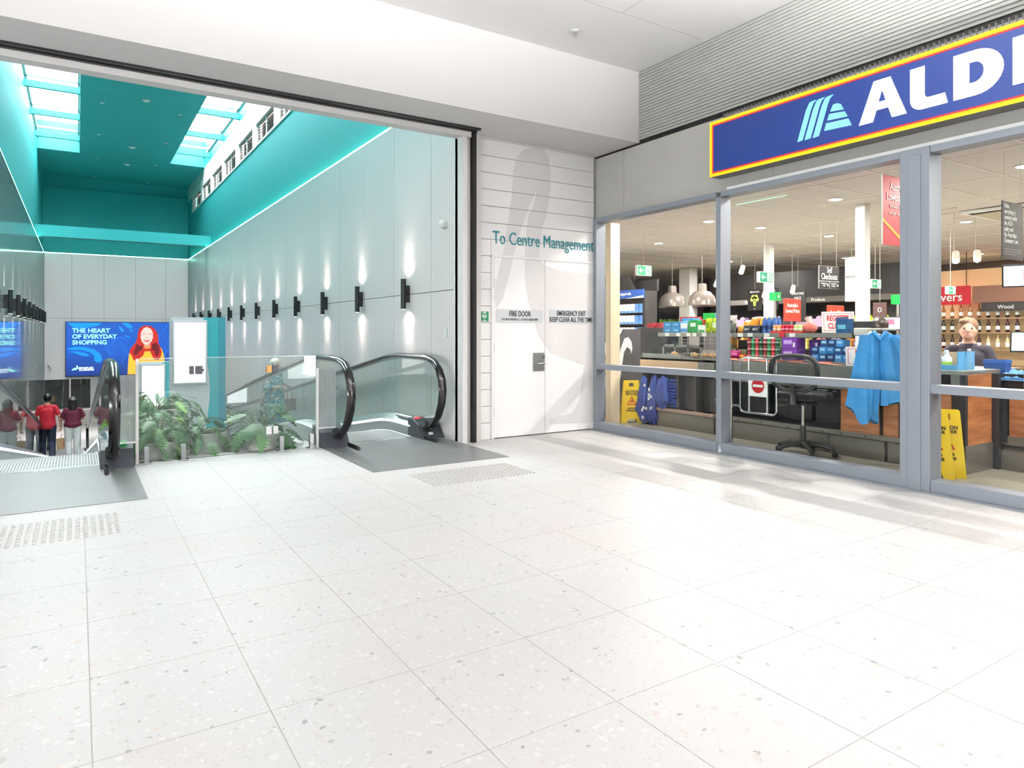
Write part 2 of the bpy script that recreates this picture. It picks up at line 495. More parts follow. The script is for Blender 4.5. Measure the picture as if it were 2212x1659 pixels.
text('To Centre Management', 0.215, (4.785, 6.764, 2.322), (1, 0, 0.0), (0, 0, 1), m_teal_ink, wd, bold=0.0, sx=0.715, ext=0.004)
# fire doors
m_door = mat('door_white', (248, 248, 250), 0.4, var=0.008)
m_plate = mat('sign_plate', (205, 209, 214), 0.4, 0.2, var=0.02)
m_ink = mat('black_ink', (30, 32, 36), 0.5)
def fire_door(n, x0, x1):
    d = struct('door_%d' % n, MB().box(x0, x1, 6.762, 6.80, 0.012, 2.10), m_door, 0.002)
    painted(MURAL, x0, x1, 0.02, 2.095, 6.7615, d)
    return d
d1 = fire_door(1, 4.055, 4.772)
d2 = fire_door(2, 4.777, 5.535)
def yplate(x0, x1, z0, z1, y, m, parent, name='sign_plate', th=0.003):
    return MB().box(x0, x1, y - th, y, z0, z1).build(name, m, parent)
yplate(4.085, 4.735, 1.345, 1.50, 6.7595, m_plate, d1)
text('FIRE DOOR', 0.088, (4.41, 6.755, 1.447), (1, 0, 0), (0, 0, 1), m_ink, d1, sx=0.68, bold=0.001)
text('DO NOT OBSTRUCT - DO NOT KEEP OPEN', 0.036, (4.41, 6.755, 1.382), (1, 0, 0), (0, 0, 1), m_ink, d1, sx=0.72)
yplate(4.84, 5.505, 1.345, 1.51, 6.7595, m_plate, d2)
text('EMERGENCY EXIT', 0.082, (5.17, 6.755, 1.462), (1, 0, 0), (0, 0, 1), m_ink, d2, sx=0.68, bold=0.001)
text('KEEP CLEAR ALL THE TIME', 0.082, (5.17, 6.755, 1.385), (1, 0, 0), (0, 0, 1), m_ink, d2, sx=0.68, bold=0.001)
yplate(4.60, 4.758, 0.765, 0.985, 6.7595, m_steel, d1, 'lock_plate', 0.006)
MB().cyl((4.735, 6.753, 0.935), (4.735, 6.735, 0.935), 0.018, n=16).build('lock_cylinder', m_chrome, d1, True)
MB().tube([(4.735, 6.753, 0.855), (4.735, 6.705, 0.855), (4.71, 6.70, 0.855), (4.625, 6.705, 0.852)], 0.009, 8).build('lever_handle', m_chrome, d1, True)
for z in (0.3, 1.05, 1.8):
    MB().cyl((4.052, 6.756, z - 0.05), (4.052, 6.756, z + 0.05), 0.006, n=8).build('hinge', m_white, d1)
    MB().cyl((5.538, 6.756, z - 0.05), (5.538, 6.756, z + 0.05), 0.006, n=8).build('hinge', m_white, d2)
# small green AED sign
ae = thing('aed_sign', 'small green AED sign with white heart beside the fire doors', 'sign', (3.93, 6.77, 1.36), world=True)
m_green = mat('sign_green', (0, 122, 74), 0.4)
m_signwhite = mat('sign_white', (240, 242, 240), 0.4, var=0.01)
yplate(3.875, 3.985, 1.355, 1.47, 6.7715, m_green, ae, 'plate')
hp = []
for i in range(28):
    t = 2 * math.pi * i / 28
    hp.append((3.93 + 0.0019 * 16 * math.sin(t) ** 3, 1.412 + 0.0019 * (13 * math.cos(t) - 5 * math.cos(2 * t) - 2 * math.cos(3 * t) - math.cos(4 * t))))
MB().prism(hp, (0, 6.7684, 0), (1, 0, 0), (0, 0, 1), 0.001).build('heart', m_signwhite, ae)
MB().prism([(3.936, 1.43), (3.918, 1.408), (3.93, 1.408), (3.922, 1.388), (3.944, 1.414), (3.932, 1.414)], (0, 6.7672, 0), (1, 0, 0), (0, 0, 1), 0.001).build('bolt_mark', m_green, ae)
text('AED', 0.03, (3.93, 6.767, 1.455), (1, 0, 0), (0, 0, 1), m_signwhite, ae, bold=0.0008)
text('INSIDE', 0.018, (3.93, 6.767, 1.366), (1, 0, 0), (0, 0, 1), m_signwhite, ae, bold=0.0004)

# ------------------------------------------------------------------ shop front
fs = struct('wall_shop_fascia', MB().box(5.58, 5.74, -5, 6.80, 2.67, 3.44), m_concrete)
for y in (6.25, 4.15, 1.4):
    MB().box(5.5785, 5.582, y, y + 0.004, 2.70, 3.44).build('fascia_joint', mat('joint_grey', (140, 138, 134), 0.8), fs)
MB().box(5.535, 5.64, -5, 4.66, 2.672, 2.70).build('white_flashing', m_signwhite, fs)
bk = MB()
rib = []
nr = 23
for i in range(nr):
    z = 3.50 + (4.30 - 3.50) * i / nr; p = (4.30 - 3.50) / nr
    rib += [(5.585, z), (5.585, z + p * 0.45), (5.6, z + p * 0.55), (5.6, z + p * 0.95)]
prof = [(5.68, 3.50)] + rib + [(5.585, 4.30), (5.68, 4.30)]
bk.sweep(prof, [-5, 6.0], [0, 0])
bu = struct('wall_bulkhead', bk, mat('ribbed_metal', (178, 178, 174), 0.5, 0.15, var=0.03))
MB().box(5.6, 5.74, -5, 6.80, 3.44, 3.50).build('shadow_gap', m_blackgap, bu)
tb = MB()
for i in range(120):
    y = 4.70 - i * 0.042
    tb.box(5.54, 5.6, y, y + 0.004, 3.30, 3.455)
tbo = tb.build('sign_fins', mat('fin_grey', (150, 148, 146), 0.5, 0.2), bu); tbo['kind'] = 'stuff'
MB().box(5.555, 5.58, -0.3, 4.70, 3.30, 3.432).build('fin_backing', mat('fin_back', (152, 150, 148), 0.6), bu)

win = thing('window_1', None, None); win['kind'] = 'structure'
def fr(name, x0, x1, y0, y1, z0, z1, b=0.003):
    return MB().box(x0, x1, y0, y1, z0, z1).build(name, m_alu, win, bev=b)
fr('jamb', 5.52, 5.67, 6.70, 6.755, 0, 2.67)
fr('mullion', 5.52, 5.67, 4.725, 4.785, 0.10, 2.615)
fr('wide_mullion', 5.51, 5.69, 2.70, 2.925, 0.0, 2.67)
fr('wide_mullion_cap', 5.5, 5.51, 2.765, 2.86, 0.0, 2.615)
fr('jamb', 5.52, 5.67, 0.25, 0.34, 0, 2.67)
for (ya, yb) in ((4.785, 6.70), (2.925, 4.725), (0.34, 2.70)):
    fr('head_rail', 5.52, 5.67, ya, yb, 2.615, 2.67)
    fr('transom', 5.52, 5.67, ya, yb, 0.765, 0.83)
    fr('sill_rail', 5.52, 5.67, ya, yb, 0.0, 0.10)
    MB().box(5.636, 5.644, ya + 0.002, yb - 0.002, 0.83, 2.615).build('pane', m_glass, win)
    MB().box(5.636, 5.644, ya + 0.002, yb - 0.002, 0.10, 0.765).build('pane', m_glass, win)
fr('sub_sill', 5.48, 5.52, 0.25, 6.755, 0.0, 0.012, 0)

# ================================================================== SETTING: travelator hall
SL = 0.1605; Y0 = 8.25; ZB = -2.70; YB = Y0 - ZB / SL; BW = 0.35
def surf(y):
    if y <= Y0 - BW: return 0.0
    if y < Y0 + BW: d = y - (Y0 - BW); return -SL * d * d / (4 * BW)
    if y < YB - BW: return -SL * (y - Y0)
    if y < YB + BW: d = (YB + BW) - y; return ZB + SL * d * d / (4 * BW)
    return ZB
def ylist(a, b):
    ks = [a] + [y for y in (Y0 - BW, Y0 - 0.2, Y0 - 0.05, Y0 + 0.1, Y0 + 0.22, Y0 + BW, YB - BW, YB - 0.15, YB, YB + 0.15, YB + BW) if a < y < b] + [b]
    return ks

XL, XR, YE = -1.0, 3.62, 29.15
def wall_panels(wall, cols, rows, place, m):
    cache = {}
    for (a0, a1) in cols:
        for (z0, z1) in rows:
            place(a0 + 0.004, a1 - 0.004, z0 + 0.004, z1 - 0.004, wall, m)
m_backing = mat('panel_backing', (60, 66, 70), 0.8)
wr = struct('wall_hall_side', MB().box(XR + 0.03, XR + 0.2, 6.9, 30.2, ZB, 4.02), m_backing)
cols = [(6.88, 7.52)] + [(7.52 + 1.145 * i, 7.52 + 1.145 * (i + 1)) for i in range(18)] + [(7.52 + 1.145 * 18, YE)]
def pr(a0, a1, z0, z1, w, m): MB().box(XR, XR + 0.032, a0, a1, z0, z1).build('panel', m, w)
wall_panels(wr, cols, [(ZB, 1.72), (1.72, 4.03)], pr, m_panel)
wl = struct('wall_hall_glossy', MB().box(XL - 0.2, XL - 0.03, 6.9, 30.2, ZB, 4.02), m_backing)
def pl(a0, a1, z0, z1, w, m): MB().box(XL - 0.032, XL, a0, a1, z0, z1).build('panel', m, w)
wall_panels(wl, cols, [(ZB, 1.72), (1.72, 4.03)], pl, m_panel_gloss)
wb = struct('wall_hall_end', MB().box(XL - 0.2, XR + 0.2, YE + 0.03, YE + 0.85, -0.47, 4.02), m_backing)
bx = [XL, -0.182, 0.816, 1.829, 2.839, XR]
def pb(a0, a1, z0, z1, w, m): MB().box(a0, a1, YE, YE + 0.032, z0, z1).build('panel', m, w)
wall_panels(wb, list(zip(bx[:-1], bx[1:])), [(-0.47, 1.72), (1.72, 4.03)], pb, m_panel)
# hall floors: planted strip between the travelators, lower lobby
ys = ylist(7.32, 40)
mid = MB().sweep([(0.40, 0.0), (2.20, 0.0), (2.20, -0.25), (0.40, -0.25)], ys, [surf(y) for y in ys])
struct('floor_ramp', mid, m_tile)
struct('floor_lower', MB().box(-7, 9, 26.4, 40, ZB - 0.3, ZB - 0.001), m_tile)
# upper teal walls, set back behind a light cove
TXL, TXR, TYE, ZC = XL - 0.07, XR + 0.11, 30.0, 6.95
up = struct('wall_teal_plain', MB().box(TXL - 0.2, TXL, 6.9, TYE + 0.2, 3.95, 7.9), m_teal)
upr = MB()
upr.box(TXR, TXR + 0.2, 6.9, TYE + 0.2, 3.95, 5.80)
upr.box(TXR, TXR + 0.2, 6.9, TYE + 0.2, 6.62, 7.9)
upr.box(TXR, TXR + 0.2, 6.9, 8.0, 5.80, 6.62); upr.box(TXR, TXR + 0.2, 28.8, TYE + 0.2, 5.80, 6.62)
tw = struct('wall_teal_louvred', upr, m_teal)
MB().box(TXR - 0.004, TXR, 6.9, TYE, 6.40, 6.95).build('white_fascia', m_white, tw)
struct('wall_teal_end', MB().box(TXL - 0.2, TXR + 0.2, TYE, TYE + 0.2, 3.95, 7.2).box(TXL, TXR, TYE - 0.06, TYE, 6.50, 6.53), m_teal)
struct('wall_teal_front', MB().box(TXL - 0.2, TXR + 0.2, 6.78, 6.90, 3.47, 7.9), m_teal)
struct('trim_tie_beam', MB().box(TXL, TXR, 24.40, 24.75, 4.06, 4.30).box(TXL, TXR, 24.42, 24.46, 4.30, 4.40), m_teal)
# ledge and light strips of the cove
struct('trim_cove', MB().box(XR + 0.03, TXR + 0.01, 6.9, TYE, 3.95, 4.02).box(TXL - 0.01, XL - 0.03, 6.9, TYE, 3.95, 4.02).box(XL, XR, YE + 0.03, TYE, 3.95, 4.02), m_white)
MB().box(XR + 0.004, XR + 0.03, 6.95, YE, 4.03, 4.05).build('light_strip', m_led, wr)
MB().box(XL - 0.03, XL - 0.004, 6.95, YE, 4.03, 4.05).build('light_strip', m_led, wl)
MB().box(XL, XR, YE + 0.004, YE + 0.03, 4.03, 4.05).build('light_strip', m_led, wb)
# teal ceiling with two long roof lights
SY0, SY1, SXA, SXB = 7.6, 25.8, 0.05, 2.65
cb = MB()
cb.box(SXA, SXB, 6.9, TYE, ZC, ZC + 0.25)
cb.box(TXL, SXA, SY1, TYE, ZC, ZC + 0.25); cb.box(SXB, TXR, SY1, TYE, ZC, ZC + 0.25)
cb.box(TXL, SXA, 6.9, SY0, ZC, ZC + 0.25); cb.box(SXB, TXR, 6.9, SY0, ZC, ZC + 0.25)
for (xa, xb) in ((TXL, SXA), (SXB, TXR)):
    cb.box(xa, xb, SY1, SY1 + 0.1, ZC + 0.25, 7.85); cb.box(xa, xb, SY0 - 0.1, SY0, ZC + 0.25, 7.85)
cb.box(SXA, SXA + 0.08, SY0, SY1, ZC + 0.25, 7.85); cb.box(SXB - 0.08, SXB, SY0, SY1, ZC + 0.25, 7.85)
tc_ = struct('ceiling_teal', cb, m_teal)
for y in (14.2, 19.2, 25.82):
    MB().box(SXA, SXB, y, y + 0.006, ZC - 0.001, ZC + 0.01).build('ceiling_joint', mat('teal_joint', (28, 130, 134), 0.7), tc_)
for n_, (xa, xb) in enumerate(((TXL, SXA), (SXB, TXR))):
    sk = thing('window_%d' % (n_ + 2), None, None); sk['kind'] = 'structure'
    y = 10.0
    while y < 25.7:
        MB().box(xa, xb, y, y + 0.10, 7.04, 7.20).build('cross_beam', m_teal, sk, bev=0.006)
        MB().box(xa, xb, y + 0.02, y + 0.1, 7.30, 7.36).build('glazing_bar', m_white, sk)
        MB().box(xa + 0.02, xb - 0.02, y - 1.15, y + 0.0, 7.33, 7.338).build('pane', m_glass, sk)
        MB().box(xa + 0.02, xb - 0.02, y + 0.1, y + 1.25, 7.33, 7.338).build('pane', m_glass, sk)
        y += 2.43
    MB().box(xa, xa + 0.05, SY0, SY1, 7.30, 7.36).box(xb - 0.05, xb, SY0, SY1, 7.30, 7.36).build('skylight_frame', m_white, sk)
# louvred clerestory windows
m_louvre = mat('louvre_slat', (196, 176, 172), 0.5, 0.1)
yb = [8.0, 9.95, 11.9, 13.75, 15.6, 17.82, 20.02, 22.14, 24.26, 26.4, 28.8]
for i in range(len(yb) - 1):
    a, b = yb[i] + 0.2, yb[i + 1] - 0.2
    lw = thing('window_%d' % (i + 4), None, None); lw['kind'] = 'structure'
    MB().box(TXR - 0.02, TXR + 0.1, a - 0.2, a, 5.80, 6.62).build('post', m_white, lw)
    MB().box(TXR - 0.02, TXR + 0.1, b, b + 0.2, 5.80, 6.62).build('post', m_white, lw)
    MB().box(TXR - 0.02, TXR + 0.1, a, b, 5.80, 5.85).box(TXR - 0.02, TXR + 0.1, a, b, 6.35, 6.62).build('window_frame', m_white, lw)
    MB().box(TXR + 0.02, TXR + 0.06, (a + b) / 2 - 0.02, (a + b) / 2 + 0.02, 5.85, 6.35).build('mullion', m_white, lw)
    MB().box(TXR + 0.13, TXR + 0.16, a, b, 5.80, 6.40).build('sky_blocker', mat('sky_blocker_brown', (206, 176, 168), 0.8), lw)  # panel added behind the slats to block the bright sky
    s = MB()
    for q in range(7):
        z = 5.875 + q * 0.07
        s.obox((TXR + 0.06, (a + b) / 2, z + 0.02), (0.075, b - a, 0.008), Matrix.Rotation(math.radians(-40), 3, 'Y'))
    so = s.build('louvre_slats', m_louvre, lw); so['kind'] = 'stuff'

# lower lobby seen under the end wall
struct('ceiling_lower', MB().box(-7, 9, YE + 0.9, 34.4, -0.45, -0.2).box(-7, -1.2, 26, YE + 0.9, -0.45, -0.2).box(3.82, 9, 26, YE + 0.9, -0.45, -0.2).box(-7, -1.2, 25.9, 26, ZB, -0.2).box(3.82, 9, 25.9, 26, ZB, -0.2), m_ceiling)
for (x, y, lab) in ((0.2, 30.8, 'nearest the end wall'), (-3.0, 31.5, 'toward the glossy wall side'), (5.0, 31.5, 'toward the matt wall side')):  # unseen lights added so the closed-in lower lobby is not dark
    t = thing('added_panel_fill', 'square light panel in the lower lobby ceiling %s' % lab, 'fill light', (x, y, -0.45), group='light panels of the lower lobby')
    MB().box(-0.5, 0.5, -0.5, 0.5, -0.012, 0.0).build('frame', m_white, t)
    MB().box(-0.46, 0.46, -0.46, 0.46, -0.016, -0.012).build('diffuser', mat('lower_fill_panel', (255, 252, 246), 0.5, var=0.0, emit=2.5), t)
    area_light('panel_glow', (0, 0, -0.02), 0.9, 0.9, 60, (1, 0.98, 0.95), parent=t)
lw2 = thing('wall_lower', None, None); lw2['kind'] = 'structure'
MB().box(-12, -1.75, 34.0, 34.3, ZB - 0.3, -0.45).build('pier', m_white, lw2)
MB().box(0.45, 1.15, 34.0, 34.3, ZB, -0.45).build('pier', mat('pier_grey', (176, 184, 186), 0.6), lw2)
MB().box(3.4, 14, 34.0, 34.3, ZB - 0.3, -0.45).build('pier', m_white, lw2)
MB().box(-1.75, 3.4, 33.9, 34.4, ZB, -2.05).build('low_wall', m_concrete, lw2)
MB().box(-1.75, 3.4, 33.9, 34.4, -2.05, -2.0).build('white_sill', m_white, lw2)
MB().box(-1.75, 0.45, 34.1, 34.12, -2.0, -0.45).build('pane', m_bglass, lw2)
MB().box(1.15, 3.4, 34.1, 34.12, -2.0, -0.45).build('pane', m_bglass, lw2)
for x in (-0.3, 1.15, 2.2):
    MB().box(x, x + 0.05, 34.08, 34.16, -2.0, -0.45).build('mullion', m_white, lw2)
MB().box(-7, -6.9, 26, 34, ZB, -0.45).box(8.9, 9, 26, 34, ZB, -0.45).build('side_wall', m_white, lw2)
struct('wall_outside', MB().box(-12, 14, 44, 44.3, -3, 3), mat('outside_render', (150, 158, 156), 0.8, var=0.1))
struct('ceiling_sky_shield', MB().box(-12, 14, 34.0, 43.99, 0.6, 0.8).box(-12.2, -12, 34.3, 44, -3, 0.8).box(14, 14.2, 34.3, 44, -3, 0.8).box(-12, 14, 34.0, 34.3, -0.45, 0.8), m_ceiling)  # roof and sides added out of view to keep sky light out
struct('ground_outside', MB().box(-12, 14, 34.3, 44, -3.1, -2.75), mat('asphalt', (120, 122, 124), 0.9, var=0.15))
ov = struct('wall_carpark_header', MB().box(-1.35, 0.30, 36.5, 37.2, -1.15, -0.3), mat('dark_grey_header', (38, 40, 44), 0.6))
bo = mat('bollard_yellow', (214, 178, 20), 0.5)
for nn, (x, y, lab) in enumerate([(-0.95, 36.2, 'yellow bollard outside the window behind the man in red'),
                                  (1.55, 35.6, 'yellow bollard outside the glass, nearer the grey pier'), (2.15, 35.6, 'yellow bollard outside the glass, farther from the grey pier')]):
    t = thing('bollard', lab, 'bollard', (x, y, -2.75), group='bollards outside')
    MB().lathe([(0.11, 0.0), (0.11, 1.1), (0.08, 1.16), (0.0, 1.18)], n=16).build('post', bo, t, True)
    MB().lathe([(0.112, 0.8), (0.112, 0.92)], n=16).build('reflective_band', m_black, t)

# small devices on the teal ceiling, lobby ceiling and wall
m_dev = mat('device_white', (228, 232, 230), 0.4)
def sprinkler(x, y, z, lab, g):
    t = thing('ceiling_sprinkler', lab, 'sprinkler', (x, y, z), group=g)
    MB().lathe([(0.0, -0.001), (0.05, -0.004), (0.035, -0.016), (0.0, -0.018)], n=12).build('rosette', m_dev, t, True)
    b = MB().cyl((0, 0, -0.016), (0, 0, -0.055), 0.011, n=8); b.lathe([(0.0, -0.066), (0.024, -0.064), (0.024, -0.058), (0.0, -0.056)], n=10)
    b.build('nozzle', m_chrome, t)
rows = [(19.88, 'nearest the lobby'), (23.1, 'second from the lobby'), (26.37, 'third from the lobby'), (29.6, 'nearest the end wall')]
for (y, rw) in rows:
    for (x, sd) in ((0.52, 'on the glossy wall side'), (2.27, 'on the louvre side')):
        sprinkler(x, y, ZC, 'white sprinkler on teal ceiling, row %s, %s' % (rw, sd), 'sprinklers on the teal ceiling')
for (y, lab) in ((19.05, 'round white smoke detector on teal ceiling nearest the lobby'), (24.13, 'flat pale disc detector in the middle of the teal ceiling'), (26.7, 'round white smoke detector on teal ceiling nearest the tie beam end wall')):
    t = thing('smoke_detector', lab, 'smoke detector', (1.42, y, ZC), group='detectors on the teal ceiling')
    MB().lathe([(0.0, 0.0), (0.09, -0.002), (0.09, -0.02), (0.06, -0.045), (0.0, -0.05)][::-1], n=16).build('body', m_dev, t, True)
    MB().lathe([(0.092, -0.002), (0.098, -0.008), (0.092, -0.014)], n=16).build('base_ring', m_white, t, True)
sprinkler(4.26, 5.5, 4.3, 'metal sprinkler on the white lobby ceiling above the header beam', 'sprinkler over the lobby')
t = thing('security_camera', 'white dome security camera high on grey hall wall by the opening', 'camera', (XR, 7.14, 2.49))
MB().cyl((0, 0, 0.0), (-0.03, 0, 0), 0.055, n=20).build('mount', m_dev, t, True)
MB().ball((-0.035, 0, 0), 0.048, 14, 8).build('dome', m_dev, t, True)
t = thing('wall_switch', 'small white switch plate on grey hall wall below the dome camera', 'switch', (XR, 7.12, 1.23))
MB().box(-0.012, 0, -0.035, 0.035, -0.06, 0.06).build('plate', m_dev, t, bev=0.002)
MB().box(-0.017, -0.012, -0.012, 0.012, -0.02, 0.02).build('rocker', m_signwhite, t, bev=0.002)
t = thing('security_camera', 'white bullet camera low on the end wall under the video screen edge', 'camera', (-0.86, YE, 0.04))
MB().cyl((0, 0, 0), (0, -0.05, 0), 0.04, n=14).build('mount', m_dev, t, True)
MB().cyl((0.0, -0.06, 0.03), (0.06, -0.2, -0.01), 0.035, n=14).build('body', m_dev, t, True)

# fill lights added behind the viewer to brighten lobby ceiling and walls
for i, x in enumerate((-2.0, 1.0, 4.0)):
    for j, y in enumerate((-4.0, -1.0, (2.6, 3.0, 2.0)[i])):
        lab = 'unseen fill light added over the lobby, row %s, %s from the shop' % (['behind', 'middle', 'front'][j], ORD[2 - i])
        t = thing('added_fill_light', lab, 'fill light', (x, y, 3.5), group='fill lights added over the lobby')
        MB().box(-0.95, 0.95, -0.06, 0.06, 0.0, 0.05).build('housing', m_white, t, bev=0.004)
        MB().box(-0.93, 0.93, -0.05, 0.05, -0.004, 0.0).build('diffuser', mat('fill_diffuser', (255, 252, 246), 0.5, var=0.0, emit=2.0), t)
        for sx in (-0.8, 0.8): MB().cyl((sx, 0, 0.05), (sx, 0, 0.80), 0.003, n=6).build('suspension_wire', m_steel, t)
        area_light('fill_down', (0, 0, -0.01), 1.8, 0.1, FILL_DOWN_WATT, (1, 0.985, 0.985), parent=t)
        area_light('fill_up', (0, 0, 0.06), 1.8, 0.1, FILL_UP_WATT * ((0.3, 2.5, 4.6)[i] if j == 2 else 0.7), (1, 0.985, 0.985), rot=(math.pi, 0, 0), parent=t)

# ------------------------------------------------------------------ sconces along both hall walls
def sconce(x, y, sx, lab, g):
    t = thing('wall_sconce', lab, 'wall light', (x, y, 1.725), group=g)
    c = sx * 0.082
    tube = MB().cyl((c, 0, -0.195), (c, 0, 0.195), 0.034, n=16).build('tube', m_black, t, True)
    MB().box(0, c * 0.9, -0.022, 0.022, -0.11, 0.11).build('bracket', m_black, t)
    for s in (-1, 1):
        MB().cyl((c, 0, s * 0.192), (c, 0, s * 0.196), 0.026, n=12).build('lens', m_lamp, tube)
        for (w_, sz) in ((0.5, 150), (2.2, 62)):
            l = bpy.data.lights.new('sconce_beam', 'SPOT'); l.energy = SCONCE_WATT * w_; l.spot_size = math.radians(sz); l.spot_blend = 1.0 if sz < 100 else 0.6; l.shadow_soft_size = 0.02; l.color = (1, 0.9, 0.8)
            o = bpy.data.objects.new('sconce_beam', l); COL.objects.link(o); o.parent = t
            o.location = (c, 0, s * 0.205)
            if s > 0: o.rotation_euler = (math.pi, 0, 0)
for i in range(12):
    sconce(XR, 8.171 + 1.722 * i, -1, 'black up-and-down tube light on matt grey wall, %s from the lobby' % ORD[i], 'sconces on the matt grey wall')
for i in range(3, 12):
    sconce(XL, 8.5 + 1.722 * i, 1, 'black up-and-down tube light on glossy grey wall, %s of those in view from the lobby' % ORD[i - 3], 'sconces on the glossy grey wall')
# ================================================================== travelators
def wave_mat(key, rgb_a, rgb_b, axis, freq, rough, metal=0.6, noise_stretch=None):
    m = bpy.data.materials.new(key); m.use_nodes = True
    nt = m.node_tree; N = nt.nodes; L = nt.links
    b = N['Principled BSDF']; b.inputs['Roughness'].default_value = rough; b.inputs['Metallic'].default_value = metal
    geo = N.new('ShaderNodeNewGeometry')
    sep = N.new('ShaderNodeSeparateXYZ'); L.new(geo.outputs['Position'], sep.inputs[0])
    mul = N.new('ShaderNodeMath'); mul.operation = 'MULTIPLY'; mul.inputs[1].default_value = freq * 2 * math.pi; L.new(sep.outputs[axis], mul.inputs[0])
    sn = N.new('ShaderNodeMath'); sn.operation = 'SINE'; L.new(mul.outputs[0], sn.inputs[0])
    mr = N.new('ShaderNodeMapRange'); mr.inputs[1].default_value = -1; L.new(sn.outputs[0], mr.inputs[0])
    mx = N.new('ShaderNodeMix'); mx.data_type = 'RGBA'; mx.inputs[6].default_value = lin(rgb_a); mx.inputs[7].default_value = lin(rgb_b)
    L.new(mr.outputs[0], mx.inputs[0])
    no = N.new('ShaderNodeTexNoise'); no.inputs['Scale'].default_value = 5
    mp = N.new('ShaderNodeMapping'); mp.inputs['Scale'].default_value = noise_stretch or (1, 1, 1)
    L.new(geo.outputs['Position'], mp.inputs[0]); L.new(mp.outputs[0], no.inputs['Vector'])
    ml = N.new('ShaderNodeMix'); ml.data_type = 'RGBA'; ml.blend_type = 'MULTIPLY'; ml.inputs[0].default_value = 0.35
    L.new(mx.outputs[2], ml.inputs[6]); L.new(no.outputs['Color'], ml.inputs[7])
    hs = N.new('ShaderNodeHueSaturation'); hs.inputs['Saturation'].default_value = 0.15; hs.inputs['Value'].default_value = 1.25
    L.new(ml.outputs[2], hs.inputs['Color'])
    L.new(hs.outputs[0], b.inputs['Base Color'])
    MATS[key] = m
    return m
m_mat = wave_mat('ribbed_landing_plate', (104, 107, 114), (130, 133, 139), 1, 55, 0.42, 0.5, (0.5, 14, 1))
m_pallet = wave_mat('pallet_grooves', (92, 92, 98), (186, 186, 190), 0, 42, 0.4, 0.4)
m_clad = mat('grey_cladding', (206, 209, 210), 0.5, var=0.02)
ARC = [(7.24, 0.10), (7.08, 0.175), (6.94, 0.29), (6.86, 0.43), (6.83, 0.57), (6.85, 0.70), (6.92, 0.81), (7.04, 0.895), (7.20, 0.935), (7.42, 0.945)]
def rail_path():
    yy = [7.7] + ylist(Y0 - BW, YB + BW) + [25.75]
    p = list(ARC) + [(y, surf(y) + 0.945) for y in yy]
    p += [(33.3 - y, z + ZB) for (y, z) in ARC[::-1]]
    return p
RAIL = rail_path()
